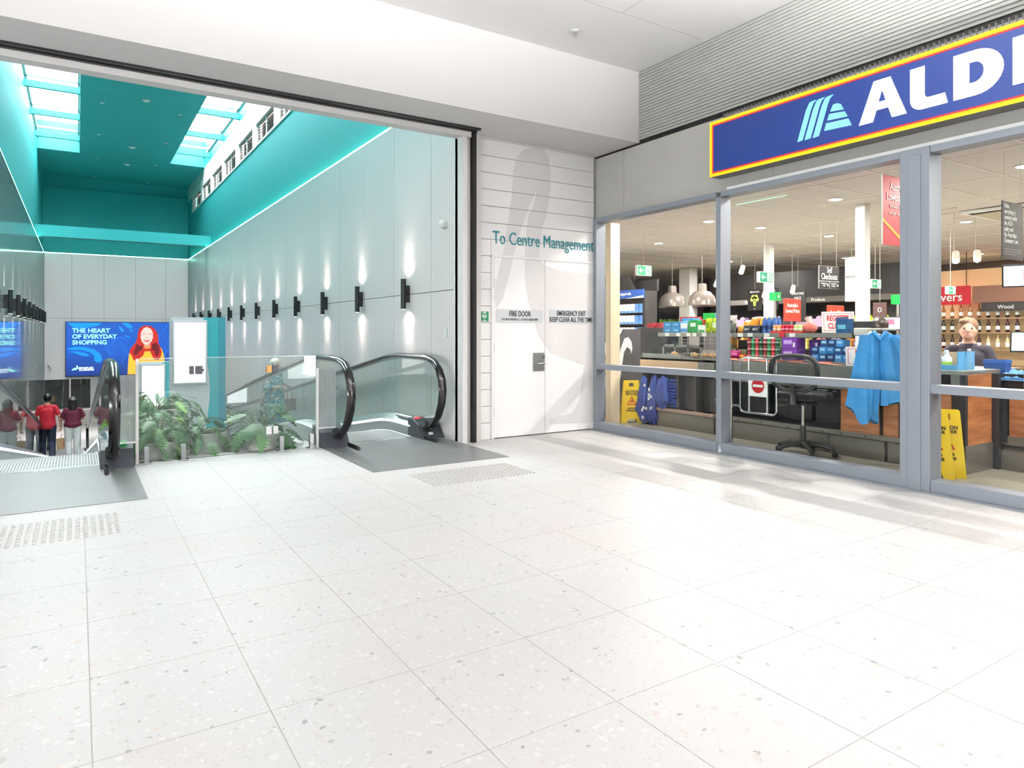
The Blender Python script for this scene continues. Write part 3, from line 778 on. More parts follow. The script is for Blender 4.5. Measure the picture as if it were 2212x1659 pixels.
def travelator(xa, xb, label, sides, button):
    """xa, xb: centre lines of the two handrails; sides: outer edge of each newel base"""
    t = thing('travelator', label, 'travelator', ((xa + xb) / 2, 7.3, 0), world=True)
    ia, ib = xa + 0.105, xb - 0.105
    yy = ylist(7.44, 25.95)
    MB().sweep([(ia, 0), (ib, 0), (ib, -0.12), (ia, -0.12)], yy, [surf(y) - 0.004 for y in yy]).build('pallet_band', m_pallet, t)
    MB().box(min(sides), max(sides), 5.72, 7.34, -0.02, 0.004).build('landing_plate', m_mat, t)
    MB().box(ia - 0.03, ib + 0.03, 7.34, 7.45, -0.02, 0.006).build('comb_plate', m_steel, t)
    MB().box(min(sides), max(sides), 25.95, 27.4, ZB - 0.02, ZB + 0.004).build('landing_plate', m_mat, t)
    for (x, s, so) in ((xa, 1, sides[0]), (xb, -1, sides[1])):
        rail = MB().tube([(x, y, z) for (y, z) in RAIL], 0.030, 10, rx=0.046, up=(1, 0, 0)).build('handrail', m_rubber, t, True)
        MB().tube([(x, y, z) for (y, z) in [(p[0] + 0.028 * (1 if p[0] < 7.3 else 0), p[1] - 0.03 * (1 if p[0] >= 6.9 else 0)) for p in RAIL[3:-4]]], 0.012, 6, rx=0.02, up=(1, 0, 0)).build('rail_guide', m_steel, rail, True)
        # newel pane follows the curve of the rail, then straight panes
        newel = [(y + 0.02 if y < 7.0 else y, z - 0.01) for (y, z) in ARC[1:]] + [(7.7, 0.935), (8.0, surf(8.0) + 0.935), (8.3, surf(8.3) + 0.935), (8.6, surf(8.6) + 0.935)]
        low = [(8.6, surf(8.6) + 0.18), (8.3, surf(8.3) + 0.18), (8.0, 0.18), (7.5, 0.18)]
        MB().prism([(p[0], p[1]) for p in newel + low], (x + 0.005, 0, 0), (0, 1, 0), (0, 0, 1), -0.010).build('glass_panel', m_bglass, t)
        y = 8.608
        while y < 24.6:
            y2 = min(y + 1.3, 24.7)
            MB().prism([(y, surf(y) + 0.18), (y2, surf(y2) + 0.18), (y2, surf(y2) + 0.935), (y, surf(y) + 0.935)], (x + 0.005, 0, 0), (0, 1, 0), (0, 0, 1), -0.010).build('glass_panel', m_bglass, t)
            y = y2 + 0.008
        end = [(33.3 - p[0], p[1] + ZB) for p in newel if p[0] < 8.4][::-1]
        MB().prism([(24.9, surf(24.9) + 0.18), (25.8, ZB + 0.18)] + end[::-1][0:0] + end[::-1] + [(24.9, surf(24.9) + 0.935)], (x + 0.005, 0, 0), (0, 1, 0), (0, 0, 1), -0.010).build('glass_panel', m_bglass, t)
        # inner deck: skirt, light strip, sloping top
        yd = ylist(7.50, 25.80)
        zz = [surf(y) for y in yd]
        deck = MB().sweep([(x + s * 0.10, 0.0), (x + s * 0.095, 0.145), (x + s * 0.03, 0.215), (x - s * 0.012, 0.215), (x - s * 0.012, 0.0)], yd, zz).build('skirt_deck', m_steel, t)
        MB().sweep([(x + s * 0.101, 0.112), (x + s * 0.099, 0.142), (x + s * 0.094, 0.142), (x + s * 0.094, 0.112)], yd, zz).build('light_strip', m_ledwhite, deck)
        # outer cladding
        MB().sweep([(x - s * 0.013, 0.0), (x - s * 0.013, 0.20), (so, 0.17), (so, -0.25), (x, -0.25)], yd, zz).build('outer_cladding', m_clad, t)
        # newel base with sloping front
        i2 = x + s * 0.10
        for (f, zo) in ((1, 0.0), (-1, ZB)):
            pf = [(7.13, 0.0), (7.27, 0.155), (7.40, 0.205), (7.56, 0.215), (7.56, 0.0)]
            if f < 0: pf = [(33.3 - a, b_) for (a, b_) in pf]
            MB().prism([(a, b_ + zo) for (a, b_) in pf], (min(i2, so), 0, 0), (0, 1, 0), (0, 0, 1), abs(i2 - so)).build('newel_base', m_darkgrey, t, bev=0.006)
        MB().prism([(0, 0), (0.035, 0), (0.035, 0.03), (0, 0.045)], (x + s * 0.075, 6.86, 0.005), (1, 0, 0), (0, 0, 1), -0.30).build('guard_bar', m_black, t, bev=0.003)
        MB().tube([(x, 7.30, 0.16), (x, 7.24, 0.115), (x, 7.19, 0.135)], 0.045, 10, rx=0.06, up=(1, 0, 0)).build('rail_inlet', m_black, t, True)
    # control panel and its coloured direction lamp
    MB().obox((xb - 0.075, 7.78, 0.196), (0.075, 0.36, 0.008), Matrix.Rotation(math.radians(44), 3, 'Y')).build('control_plate', mat('pale_steel', (216, 216, 214), 0.35, 0.4), t)
    MB().obox((xb - 0.075, 7.70, 0.203), (0.012, 0.03, 0.008), Matrix.Rotation(math.radians(44), 3, 'Y')).build('key_switch', m_black, t)
    if button == 'red':
        MB().ball((xb - 0.03, 7.46, 0.215), 0.034, 14, 6, (1, 1, 0.35)).build('direction_lamp', mat('red_lamp', (255, 70, 80), 0.4, var=0, emit=1.2), t, True)
        MB().prism([(0, 0), (0.055, 0), (0.055, 0.035), (0, 0.035)], (xb - 0.015, 7.155, 0.045), (1, 0, 0), (0, 0.62, 0.78), 0.01).build('notice_sticker', m_signwhite, t)
    else:
        MB().ball((xb + 0.09, 7.36, 0.205), 0.036, 14, 6, (1, 1, 0.4)).build('direction_lamp', mat('green_lamp', (40, 235, 90), 0.4, var=0, emit=1.6), t, True)
    # comb lights marks
    for dx in (-0.05, 0.0, 0.05):
        MB().box((xa + xb) / 2 + dx - 0.016, (xa + xb) / 2 + dx + 0.016, 7.33, 7.345, 0.004, 0.0065).build('comb_mark', m_signwhite, t)
    return t
travelator(-0.80, 0.27, 'travelator with black handrails that the man in red rides down', (-0.99, 0.44), 'green')
travelator(2.38, 3.43, 'travelator with black handrails beside the fire doors, red lamp at its newel', (2.19, 3.605), 'red')

# ------------------------------------------------------------------ frameless glass balustrade with gate
BYG = 7.27
def spigot(x, lab):
    t = thing('glass_spigot', lab, 'spigot', (x, BYG, 0), group='spigots of the glass balustrade')
    MB().box(-0.045, 0.045, -0.05, 0.05, 0, 0.012).build('base_plate', m_chrome, t, bev=0.003)
    MB().box(-0.022, 0.022, -0.026, -0.008, 0.012, 0.155).box(-0.022, 0.022, 0.008, 0.026, 0.012, 0.155).box(-0.022, 0.022, -0.01, 0.01, 0.012, 0.04).build('clamp', m_chrome, t, bev=0.003)
def bal_glass(x0, x1, lab, name='glass_balustrade'):
    t = thing(name, lab, 'balustrade', ((x0 + x1) / 2, BYG, 0.045), world=True)
    MB().box(x0, x1, BYG - 0.006, BYG + 0.006, 0.045, 0.985).build('pane', m_fglass, t)
    MB().box(x0, x1, BYG - 0.0062, BYG + 0.0062, 0.982, 0.988).build('polished_edge', mat('glass_edge', (205, 232, 226), 0.2, var=0), t)
    return t
g1 = bal_glass(0.49, 0.955, 'fixed glass balustrade pane with two spigots before the ferny planters')
g2 = bal_glass(0.965, 1.688, 'glass gate pane between latch and hinges in the balustrade')
g3 = bal_glass(1.698, 2.14, 'fixed glass balustrade pane beside the fluted screen and the lobed plant')
for (x, lab) in ((0.545, 'chrome spigot under the glass nearest the descending travelator'), (0.86, 'chrome spigot under the glass beside the gate latch'),
                 (1.785, 'chrome spigot under the glass beside the gate hinges'), (2.095, 'chrome spigot under the glass nearest the travelator with red lamp')):
    spigot(x, lab)
for (z, mm) in ((0.855, mat('bronze_patch', (126, 92, 52), 0.25, 0.8)), (0.225, m_signwhite)):
    MB().box(1.632, 1.684, BYG - 0.016, BYG + 0.016, z - 0.038, z + 0.038).build('hinge_leaf', mm, g2, bev=0.002)
    MB().box(1.702, 1.75, BYG - 0.016, BYG + 0.016, z - 0.038, z + 0.038).build('hinge_leaf', m_darkgrey if z > 0.5 else m_signwhite, g3, bev=0.002)
MB().box(0.915, 0.952, BYG - 0.02, BYG + 0.02, 0.825, 0.905).build('latch_keep', m_darkgrey, g1, bev=0.002)
MB().box(0.968, 1.03, BYG - 0.02, BYG + 0.02, 0.825, 0.905).box(1.03, 1.045, BYG - 0.01, BYG + 0.01, 0.85, 0.875).build('latch', m_darkgrey, g2, bev=0.002)
# fluted infill screens between glass and handrail
def fluted(x0, x1, post, lab):
    t = thing('fluted_screen', lab, 'screen', ((x0 + x1) / 2, BYG, 0.13), world=True)
    n = int((x1 - x0) / 0.0125)
    pts = []
    for i in range(n * 4 + 1):
        x = x0 + (x1 - x0) * i / (n * 4)
        pts.append((x, 0.0042 * math.sin(i * math.pi / 2)))
    poly = [(x, dy - 0.003) for (x, dy) in pts] + [(x, dy + 0.003) for (x, dy) in pts[::-1]]
    MB().prism(poly, (0, BYG, 0.215), (1, 0, 0), (0, 1, 0), 0.62).build('fluted_sheet', m_flute, t)
    MB().box(post - 0.013, post + 0.013, BYG - 0.016, BYG + 0.016, 0.0, 0.985 if post < 1 else 0.845).build('white_post', m_white, t, bev=0.003)
    MB().box(x0, x1, BYG - 0.012, BYG + 0.012, 0.20, 0.216).build('bottom_rail', m_white, t)
    return t
fluted(0.295, 0.455, 0.468, 'fluted clear plastic screen beside the handrail with green lamp')
fluted(2.17, 2.36, 2.158, 'fluted clear plastic screen beside the handrail next to the glass gate')

# ------------------------------------------------------------------ light-box totems
m_totem = mat('totem_white', (228, 230, 234), 0.4, var=0.01)
m_totem_teal = mat('totem_teal', (24, 172, 184), 0.4, var=0.03, scale=30)
m_totem_dark = mat('totem_teal_deep', (0, 140, 162), 0.4, var=0.03)
m_lightbox = mat('lightbox_white', (255, 255, 255), 0.5, var=0, emit=1.6)
def totem(x0, y, z, lab):
    t = thing('lightbox_totem', lab, 'sign totem', (x0, y, z))
    W, H = 0.80, 2.07
    out = [(0, 0), (W, 0), (W, H), (0.05, H), (0.015, H - 0.012), (0, H - 0.05)]
    MB().prism(out, (0, 0.09, 0), (1, 0, 0), (0, 0, 1), 0.18).build('body', m_totem, t)
    cv = []
    for i in range(25):
        f = i / 24.0
        cv.append((0.505 + 0.045 + 0.075 * math.sin((f - 0.15) * 2 * math.pi * 0.95) - 0.10 * (1 - f) * math.sin(math.pi * (1 - f)) , H * f))
    MB().prism(cv + [(W - 0.105, H), (W - 0.105, 0)], (0, -0.0905, 0), (1, 0, 0), (0, 0, 1), 0.0025).build('teal_wave', m_totem_teal, t)
    MB().box(W - 0.105, W + 0.004, -0.094, 0.094, 0, H + 0.002).build('teal_edge', m_totem_dark, t)
    lf = MB().box(0.02, 0.53, -0.118, -0.09, H - 1.07, H - 0.045).build('lightbox_frame', mat('frame_grey', (200, 203, 208), 0.35, 0.3), t, bev=0.006)
    MB().box(0.052, 0.50, -0.1205, -0.118, H - 1.035, H - 0.085).build('lit_poster', m_lightbox, lf)
    return t
totem(1.228, 12.0, surf(12.0), 'tall white totem with blank light box behind the glass gate')
totem(1.186, 17.8, surf(17.8), 'white totem with blank light box farther down the planted ramp')

# ------------------------------------------------------------------ video screen on the end wall
def emis(key, rgb, e=0.9):
    return mat(key, rgb, 0.4, var=0.0, emit=e)
SX0, SX1, SZ0, SZ1, SYF = -0.355, 3.13, -0.355, 1.58, YE - 0.09
sc_ = thing('video_screen', 'large blue video screen reading the heart of everyday shopping', 'screen', (1.39, YE, SZ0), world=True)
MB().box(SX0 - 0.02, SX1 + 0.02, SYF + 0.004, YE - 0.003, SZ0 - 0.02, SZ1 + 0.02).build('housing', m_black, sc_)
ms = bpy.data.materials.new('screen_blue'); ms.use_nodes = True
_N = ms.node_tree.nodes; _L = ms.node_tree.links; _b = _N['Principled BSDF']
_g = _N.new('ShaderNodeNewGeometry'); _s = _N.new('ShaderNodeSeparateXYZ'); _L.new(_g.outputs['Position'], _s.inputs[0])
_mr = _N.new('ShaderNodeMapRange'); _mr.inputs[1].default_value = SZ0; _mr.inputs[2].default_value = SZ0 + 0.9; _L.new(_s.outputs[2], _mr.inputs[0])
_rp = _N.new('ShaderNodeValToRGB'); _rp.color_ramp.elements[0].color = lin((16, 48, 140)); _rp.color_ramp.elements[1].color = lin((10, 92, 205))
_L.new(_mr.outputs[0], _rp.inputs[0]); _L.new(_rp.outputs[0], _b.inputs['Emission Color']); _b.inputs['Emission Strength'].default_value = 0.95
_b.inputs['Base Color'].default_value = (0.01, 0.02, 0.05, 1)
dsp = MB().box(SX0, SX1, SYF, SYF + 0.004, SZ0, SZ1).build('display', ms, sc_)
lay = [0]
def flat(name, poly, mm, parent=dsp):
    lay[0] += 1
    return MB().prism(poly, (0, SYF - 0.0006 * lay[0], 0), (1, 0, 0), (0, 0, 1), 0.0005).build(name, mm, parent)
def ell(cx, cz, rx, rz, n=24, a0=0.0, rot=0.0):
    o = []
    for i in range(n):
        t = 2 * math.pi * i / n
        x, z = rx * math.cos(t), rz * math.sin(t)
        o.append((cx + x * math.cos(rot) - z * math.sin(rot), cz + x * math.sin(rot) + z * math.cos(rot)))
    return o
e_cyan = emis('screen_cyan', (14, 128, 226)); e_line = emis('screen_line', (40, 120, 222)); e_txt = emis('screen_text', (160, 255, 226), 1.0)
flat('swirl', [(-0.33, 0.62), (-0.1, 0.70), (0.2, 0.69), (0.5, 0.60), (0.7, 0.42), (0.76, 0.22), (0.70, 0.12), (0.58, 0.12), (0.5, 0.2), (0.50, 0.36), (0.36, 0.50), (0.1, 0.58), (-0.2, 0.58)], e_cyan)
flat('swirl', [(-0.30, 0.53), (0.0, 0.53), (0.25, 0.46), (0.37, 0.38), (0.3, 0.34), (0.1, 0.38), (-0.1, 0.47)], e_cyan)
flat('swirl', [(1.38, 1.56), (1.60, 1.56), (1.72, 1.42), (1.70, 1.36), (1.60, 1.36), (1.48, 1.45)], e_cyan)
flat('swirl', [(1.27, 1.46), (1.30, 1.34), (1.38, 1.23), (1.44, 1.24), (1.42, 1.33), (1.32, 1.42)], e_cyan)
flat('swirl', ell(1.68, 1.28, 0.045, 0.045), e_cyan)
flat('swirl', [(1.44, 1.12), (1.56, 1.02), (1.66, 1.00), (1.63, 1.05), (1.5, 1.10)], e_cyan)
flat('swirl', [(-0.3, 1.56), (0.75, 1.56), (0.6, 1.44), (0.3, 1.38), (0.0, 1.32), (-0.16, 1.40)], e_cyan)
for i in range(7):
    r = 0.06 + i * 0.055
    pth = []
    for q in range(40):
        t = 2 * math.pi * q / 40
        rr = r * (1 + 0.10 * math.sin(3 * t + i) + 0.05 * math.sin(7 * t + 2 * i))
        pth.append((1.2 + rr * 0.95 * math.cos(t) + 0.01 * i, SYF - 0.001, 0.78 - 0.03 * i + rr * 1.2 * math.sin(t)))
    MB().tube(pth, 0.0045, 4, closed=True, rx=0.001, up=(0, 1, 0)).build('contour_line', e_line, dsp)
for i in range(4):
    pth = [(2.62 + 0.1 * i + 0.12 * math.sin(q * 0.5 + i), SYF - 0.001, 1.55 - q * 0.075) for q in range(19)]
    MB().tube(pth, 0.0045, 4, rx=0.001, up=(0, 1, 0)).build('contour_line', e_line, dsp)
lay[0] = 12
for (s_, x_, z_) in (('THE HEART', -0.169, 1.268), ('OF EVERYDAY', -0.169, 1.056), ('SHOPPING', -0.169, 0.842)):
    text(s_, 0.215, (x_, SYF - 0.008, z_), (1, 0, 0), (0, 0, 1), e_txt, dsp, bold=0.005, align='LEFT', sx=1.04 if s_ != 'OF EVERYDAY' else 1.0, ext=0.0005)
text('BRIDGEPLAZA', 0.082, (0.03, SYF - 0.008, -0.072), (1, 0, 0), (0, 0, 1), emis('screen_white', (244, 250, 255), 1.0), dsp, bold=0.003, align='LEFT', sx=0.86, ext=0.0005)
text('VILLAGECENTRE', 0.082, (0.03, SYF - 0.008, -0.145), (1, 0, 0), (0, 0, 1), emis('screen_white', (1, 1, 1)), dsp, bold=0.003, align='LEFT', sx=0.76, ext=0.0005)
flat('bird_mark', [(-0.19, -0.16), (-0.14, -0.08), (-0.06, -0.055), (-0.03, -0.04), (-0.04, 0.02), (-0.02, 0.035), (0.0, 0.01), (0.005, -0.05), (0.02, -0.09), (-0.02, -0.10), (-0.05, -0.14), (-0.10, -0.135)], e_txt)
# laughing figure in orange
e_hair = emis('screen_hair', (176, 34, 26), 0.8); e_hair2 = emis('screen_hair_dark', (96, 16, 24), 0.8); e_skin = emis('screen_skin', (238, 190, 180), 0.75)
e_org = emis('screen_orange', (246, 166, 52), 0.9); e_org2 = emis('screen_orange_dark', (196, 120, 40), 0.8); e_lip = emis('screen_lip', (190, 70, 70)); e_tooth = emis('screen_tooth', (255, 250, 248)); e_brow = emis('screen_brow', (168, 96, 84))
flat('jumper', [(1.56, -0.35), (1.575, 0.0), (1.60, 0.38), (1.68, 0.58), (1.9, 0.68), (2.08, 0.72), (2.30, 0.72), (2.5, 0.70), (2.68, 0.62), (2.75, 0.42), (2.80, 0.10), (2.86, -0.35)], e_org)
flat('hair', [(2.17, 1.475), (2.05, 1.45), (1.95, 1.36), (1.90, 1.22), (1.88, 1.02), (1.84, 0.86), (1.74, 0.72), (1.64, 0.58), (1.62, 0.45), (1.70, 0.34), (1.75, 0.18), (1.86, 0.14), (1.98, 0.26), (2.07, 0.34), (2.12, 0.5), (2.30, 0.5), (2.38, 0.30), (2.46, 0.18), (2.58, 0.16), (2.66, 0.28), (2.70, 0.46), (2.66, 0.62), (2.58, 0.80), (2.58, 1.0), (2.56, 1.15), (2.48, 1.32), (2.34, 1.44)], e_hair)
flat('hair_shade', [(1.84, 0.80), (1.95, 0.70), (2.05, 0.74), (2.06, 0.58), (1.95, 0.50), (1.86, 0.36), (1.78, 0.36), (1.76, 0.5), (1.82, 0.62)], e_hair2)
flat('hair_shade', [(2.38, 0.78), (2.50, 0.82), (2.60, 0.70), (2.62, 0.5), (2.56, 0.3), (2.48, 0.34), (2.46, 0.5), (2.34, 0.56)], e_hair2)
flat('neck', [(2.10, 0.80), (2.30, 0.80), (2.30, 0.66), (2.20, 0.62), (2.11, 0.66)], emis('screen_neck', (214, 140, 110), 0.8))
flat('face', [(2.19, 1.42), (2.08, 1.36), (2.0, 1.22), (1.985, 1.02), (2.02, 0.88), (2.09, 0.78), (2.18, 0.735), (2.27, 0.77), (2.35, 0.87), (2.40, 1.02), (2.395, 1.2), (2.33, 1.34)], e_skin)
flat('mouth', [(2.08, 0.965), (2.14, 0.975), (2.21, 0.985), (2.30, 0.97), (2.285, 0.90), (2.23, 0.855), (2.16, 0.855), (2.10, 0.90)], e_lip)
flat('teeth', [(2.10, 0.955), (2.20, 0.968), (2.285, 0.955), (2.26, 0.925), (2.2, 0.915), (2.13, 0.925)], e_tooth)
flat('eye', [(2.04, 1.145), (2.09, 1.175), (2.15, 1.14), (2.15, 1.125), (2.09, 1.15), (2.045, 1.125)], e_brow)
flat('eye', [(2.24, 1.14), (2.30, 1.175), (2.36, 1.145), (2.355, 1.125), (2.30, 1.15), (2.245, 1.125)], e_brow)
flat('nose', [(2.17, 1.03), (2.20, 1.015), (2.23, 1.03), (2.20, 1.05)], e_brow)
flat('collar', [(2.08, 0.68), (2.20, 0.64), (2.33, 0.68), (2.33, 0.62), (2.2, 0.575), (2.08, 0.62)], e_org2)
# ================================================================== illuminated shop sign
m_sblue = mat('sign_blue', (12, 44, 112), 0.4, var=0.03, emit=0.10)
m_syel = mat('sign_yellow', (255, 214, 20), 0.3, var=0.02, emit=0.35)
m_sorg = mat('sign_amber', (250, 170, 20), 0.3, var=0.02, emit=0.3)
m_sred = mat('sign_red', (224, 26, 44), 0.3, var=0.02, emit=0.3)
m_swht = mat('sign_letter_white', (255, 255, 255), 0.3, var=0.0, emit=0.8)
m_scyan = mat('sign_emblem_cyan', (130, 222, 240), 0.3, var=0.02, emit=0.6)
sg = thing('shop_sign', 'long blue illuminated shop sign with yellow and red border over the window', 'shop sign', (5.45, 2.9, 2.80), world=True)
SGX = 5.40
SA, SB, SC, SD = -4.76, -1.02, 2.80, 3.352
MB().box(SGX + 0.004, 5.56, 1.02, 4.76, SC, SD).build('casing', mat('sign_casing', (120, 118, 116), 0.5, 0.3), sg, bev=0.004)
SGO, SUX, SUY = (SGX, 0, 0), (0, -1, 0), (0, 0, 1)
def sgp(name, poly, mm, lay, th=0.003):
    return MB().prism(poly, (SGX + 0.004 - lay * 0.0015, 0, 0), SUX, SUY, 0.0014 if th is None else th).build(name, mm, sg)
def ring(i0, i1):
    a0, b0, c0, d0 = SA + i0, SB - i0, SC + i0, SD - i0
    a1, b1, c1, d1 = SA + i1, SB - i1, SC + i1, SD - i1
    return [[(a0, c0), (b0, c0), (b1, c1), (a1, c1)], [(b0, c0), (b0, d0), (b1, d1), (b1, c1)], [(b0, d0), (a0, d0), (a1, d1), (b1, d1)], [(a0, d0), (a0, c0), (a1, c1), (a1, d1)]]
for (i0, i1, mm, nm) in ((0, 0.022, m_syel, 'yellow_border'), (0.022, 0.034, m_sorg, 'amber_border'), (0.034, 0.046, m_sred, 'red_border')):
    b = MB()
    for p in ring(i0, i1): b.prism(p, (SGX + 0.004, 0, 0), SUX, SUY, 0.004)
    b.build(nm, mm, sg)
bface = MB().prism([(SA + 0.046, SC + 0.046), (SB - 0.046, SC + 0.046), (SB - 0.046, SD - 0.046), (SA + 0.046, SD - 0.046)], (SGX + 0.004, 0, 0), SUX, SUY, 0.003).build('blue_face', m_sblue, sg)
def arc(cx, cz, rx, rz, a0, a1, n=10):
    return [(cx + rx * math.cos(math.radians(a0 + (a1 - a0) * i / n)), cz + rz * math.sin(math.radians(a0 + (a1 - a0) * i / n))) for i in range(n + 1)]
def glyph(name, polys, mm):
    b = MB()
    for p in polys: b.prism(p, (SGX + 0.001, 0, 0), SUX, SUY, 0.003)
    return b.build(name, mm, bface)
ZB_, ZT_ = 2.925, 3.25
glyph('letter_a', [[(-3.195, ZB_), (-3.072, ZT_), (-3.005, ZT_), (-3.005, 3.165), (-3.033, 3.075), (-3.05, 3.012), (-3.078, ZB_)],
                   [(-2.812, ZB_), (-2.926, ZB_), (-2.955, 3.012), (-2.976, 3.075), (-3.005, 3.165), (-3.005, ZT_), (-2.938, ZT_)],
                   [(-3.05, 3.012), (-2.955, 3.012), (-2.976, 3.075), (-3.033, 3.075)]], m_swht)
glyph('letter_l', [[(-2.787, ZT_), (-2.680, ZT_), (-2.680, 3.05)] + arc(-2.65, 3.035, 0.03, 0.03, 180, 270, 5) + [(-2.537, 3.005), (-2.517, ZB_)] + [(-2.69, ZB_)] + arc(-2.70, 3.01, 0.087, 0.085, 270, 180, 8)], m_swht)
od = [(-2.48, ZB_)] + arc(-2.335, 3.0875, 0.178, 0.1625, -90, 90, 14) + [(-2.48, ZT_)]
idd = [(-2.374, 3.02)] + arc(-2.345, 3.0935, 0.064, 0.0735, -90, 90, 14) + [(-2.374, 3.167)]
b = MB()
n_ = len(od)
for i in range(n_):
    j = (i + 1) % n_
    b.prism([od[i], od[j], idd[j], idd[i]], (SGX + 0.001, 0, 0), SUX, SUY, 0.003)
b.build('letter_d', m_swht, bface)
glyph('letter_i', [[(-2.105, ZB_), (-1.995, ZB_), (-1.995, ZT_), (-2.105, ZT_)]], m_swht)
def slant(x0, w, top=3.25):
    return [(x0, ZB_), (x0 + w, ZB_ + 0.004), (x0 + w + 0.085, 3.185), (x0 + w + 0.105, 3.225), (x0 + w + 0.135, top), (x0 + w + 0.075, top - 0.004), (x0 + 0.115, 3.235), (x0 + 0.085, 3.18)]
glyph('emblem_bar', [slant(-3.762, 0.052)], m_scyan)
glyph('emblem_bar', [slant(-3.69, 0.058)], m_scyan)
glyph('emblem_bar', [slant(-3.611, 0.058)], m_scyan)
glyph('emblem_bar', [[(-3.423, 3.162), (-3.385, 3.165), (-3.352, 3.148), (-3.325, 3.096), (-3.448, 3.110)]], m_scyan)
glyph('emblem_bar', [[(-3.457, 3.093), (-3.317, 3.078), (-3.293, 3.030), (-3.475, 3.042)]], m_scyan)
glyph('emblem_bar', [[(-3.485, 3.02), (-3.285, 3.010), (-3.257, 2.948), (-3.502, 2.960)]], m_scyan)

# ================================================================== planters and plants
m_pot = terrazzo('speckled_planter', (0.62, 0.61, 0.57), [(70, 0.16, 0.6, ((0.2, 0.19, 0.18), (0.34, 0.32, 0.28)), 0.8), (40, 0.06, 0.6, ((0.3, 0.28, 0.26), (0.5, 0.46, 0.4)), 0.8)], rough=0.7)
m_pot2 = terrazzo('grey_green_planter', (0.42, 0.45, 0.40), [(60, 0.12, 0.6, ((0.25, 0.26, 0.24), (0.36, 0.36, 0.32)), 0.7)], rough=0.7)
m_soil = mat('dark_soil', (58, 44, 44), 0.95, var=0.4, scale=40, bump=0.6)
m_leafA = mat('leaf_green', (62, 106, 58), 0.45, var=0.3, scale=5)
m_leafB = mat('leaf_deep_green', (58, 100, 60), 0.42, var=0.25, scale=5)
m_leafC = mat('leaf_young_green', (118, 160, 66), 0.45, var=0.2, scale=5)
m_stem = mat('leaf_stalk', (104, 132, 76), 0.55, var=0.15)
def planter(x, y, z, r, h, lab, m):
    t = thing('planter', lab, 'planter', (x, y, z))
    MB().lathe([(0.0, 0.0), (r * 0.98, 0.0), (r * 1.0, 0.03), (r * 0.90, h - 0.01), (r * 0.88, h), (r * 0.82, h), (r * 0.80, h - 0.01), (r * 0.80, h - 0.05)], n=32).build('bowl', m, t, True)
    MB().lathe([(0.0, h - 0.035), (r * 0.4, h - 0.03), (r * 0.82, h - 0.045)][::-1], n=24).build('soil', m_soil, t, True)
    return t
def leaf_mesh(name, L, W, lobes, cut, droop, m):
    """lobed leaf along +y, midrib folded, tip drooping"""
    b = MB()
    vs = []; fs = []
    ns = lobes * 2
    mids = []
    for i in range(ns + 1):
        f = i / ns
        mids.append((0, f * L, -droop * L * f * f))
    for (x, y, z) in mids: vs.append((x, y, z))
    for s in (-1, 1):
        edge = []
        for i in range(ns + 1):
            f = i / ns
            w = W * math.sin(math.pi * min(0.98, f * 0.86 + 0.12)) ** 0.75
            lob = (i % 2 == 1)
            ww = w if lob else w * cut
            y = f * L + (0.10 * L * (1 - 0.5 * f) if lob else 0.0)
            z = -droop * L * f * f + 0.16 * ww - 0.5 * droop * ww
            edge.append(len(vs)); vs.append((s * ww if 0 < i < ns else 0, y if i < ns else L * 1.04, z))
        for i in range(ns):
            q = (i, i + 1, edge[i + 1], edge[i])
            fs.append(q if s > 0 else q[::-1])
    b.add(vs, fs)
    me = b.mesh(name, True); me.materials.append(m)
    return me
LEAF_X = [leaf_mesh('leaf', 0.19, 0.066, 8, 0.16, d, m) for d, m in ((0.35, m_leafA), (0.55, m_leafA), (0.2, m_leafC))]
LEAF_S = [leaf_mesh('leaf', 0.25, 0.105, 6, 0.42, d, m) for d, m in ((0.25, m_leafB), (0.5, m_leafB), (0.35, m_leafA))]
def plant(x, y, z, lab, meshes, n, spread, height, seed, sc=1.0, name='philodendron'):
    rr = random.Random(seed)
    t = thing(name, lab, 'plant', (x, y, z))
    st = MB()
    for i in range(n):
        a = 2 * math.pi * (i * 0.381966) + rr.uniform(-0.3, 0.3)
        f = ((i + 0.5) / n) ** 0.5
        el = math.radians(84 - 58 * f + rr.uniform(-10, 10))
        ln = height * (0.75 + 0.35 * rr.random()) * (0.8 + 0.5 * f)
        dx, dy = math.cos(a), math.sin(a)
        pth = []
        for q in range(5):
            u = q / 4.0
            e = el - math.radians(26) * u * f
            pth.append((dx * (0.02 + spread * u * math.cos(e) * ln / height), dy * (0.02 + spread * u * math.cos(e) * ln / height), ln * u * math.sin(max(e, 0.05)) - 0.04 * u * u * f))
        st.tube(pth, [0.0055 * sc, 0.005 * sc, 0.0045 * sc, 0.004 * sc, 0.003 * sc], 5)
        me = meshes[min(len(meshes) - 1, int(rr.random() * (len(meshes) - 1) + (0.32 if rr.random() < 0.25 else 0)))] if rr.random() > 0.14 else meshes[-1]
        o = bpy.data.objects.new('leaf', me); COL.objects.link(o); o.parent = t
        o.location = pth[-1]
        pitch = math.radians(rr.uniform(-5, 22) - 48 * f)
        o.rotation_euler = (pitch, rr.uniform(-0.35, 0.35), a - math.pi / 2)
        s = sc * rr.uniform(0.8, 1.25)
        o.scale = (s, s, s)
    st.build('stalks', m_stem, t, True)
    return t
planter(0.70, 7.72, 0.0, 0.29, 0.15, 'low speckled bowl planter right behind the fixed balustrade glass', m_pot)
plant(0.68, 7.72, 0.12, 'dense ferny philodendron in the low speckled bowl behind the glass', LEAF_X, 74, 0.27, 0.36, 5, 0.88)
planter(1.13, 7.80, 0.0, 0.27, 0.19, 'low grey green bowl planter with bare soil behind the glass gate', m_pot2)
plant(1.04, 7.74, 0.15, 'ferny philodendron with a few stalks in the grey green bowl', LEAF_X, 30, 0.24, 0.28, 9, 0.85)
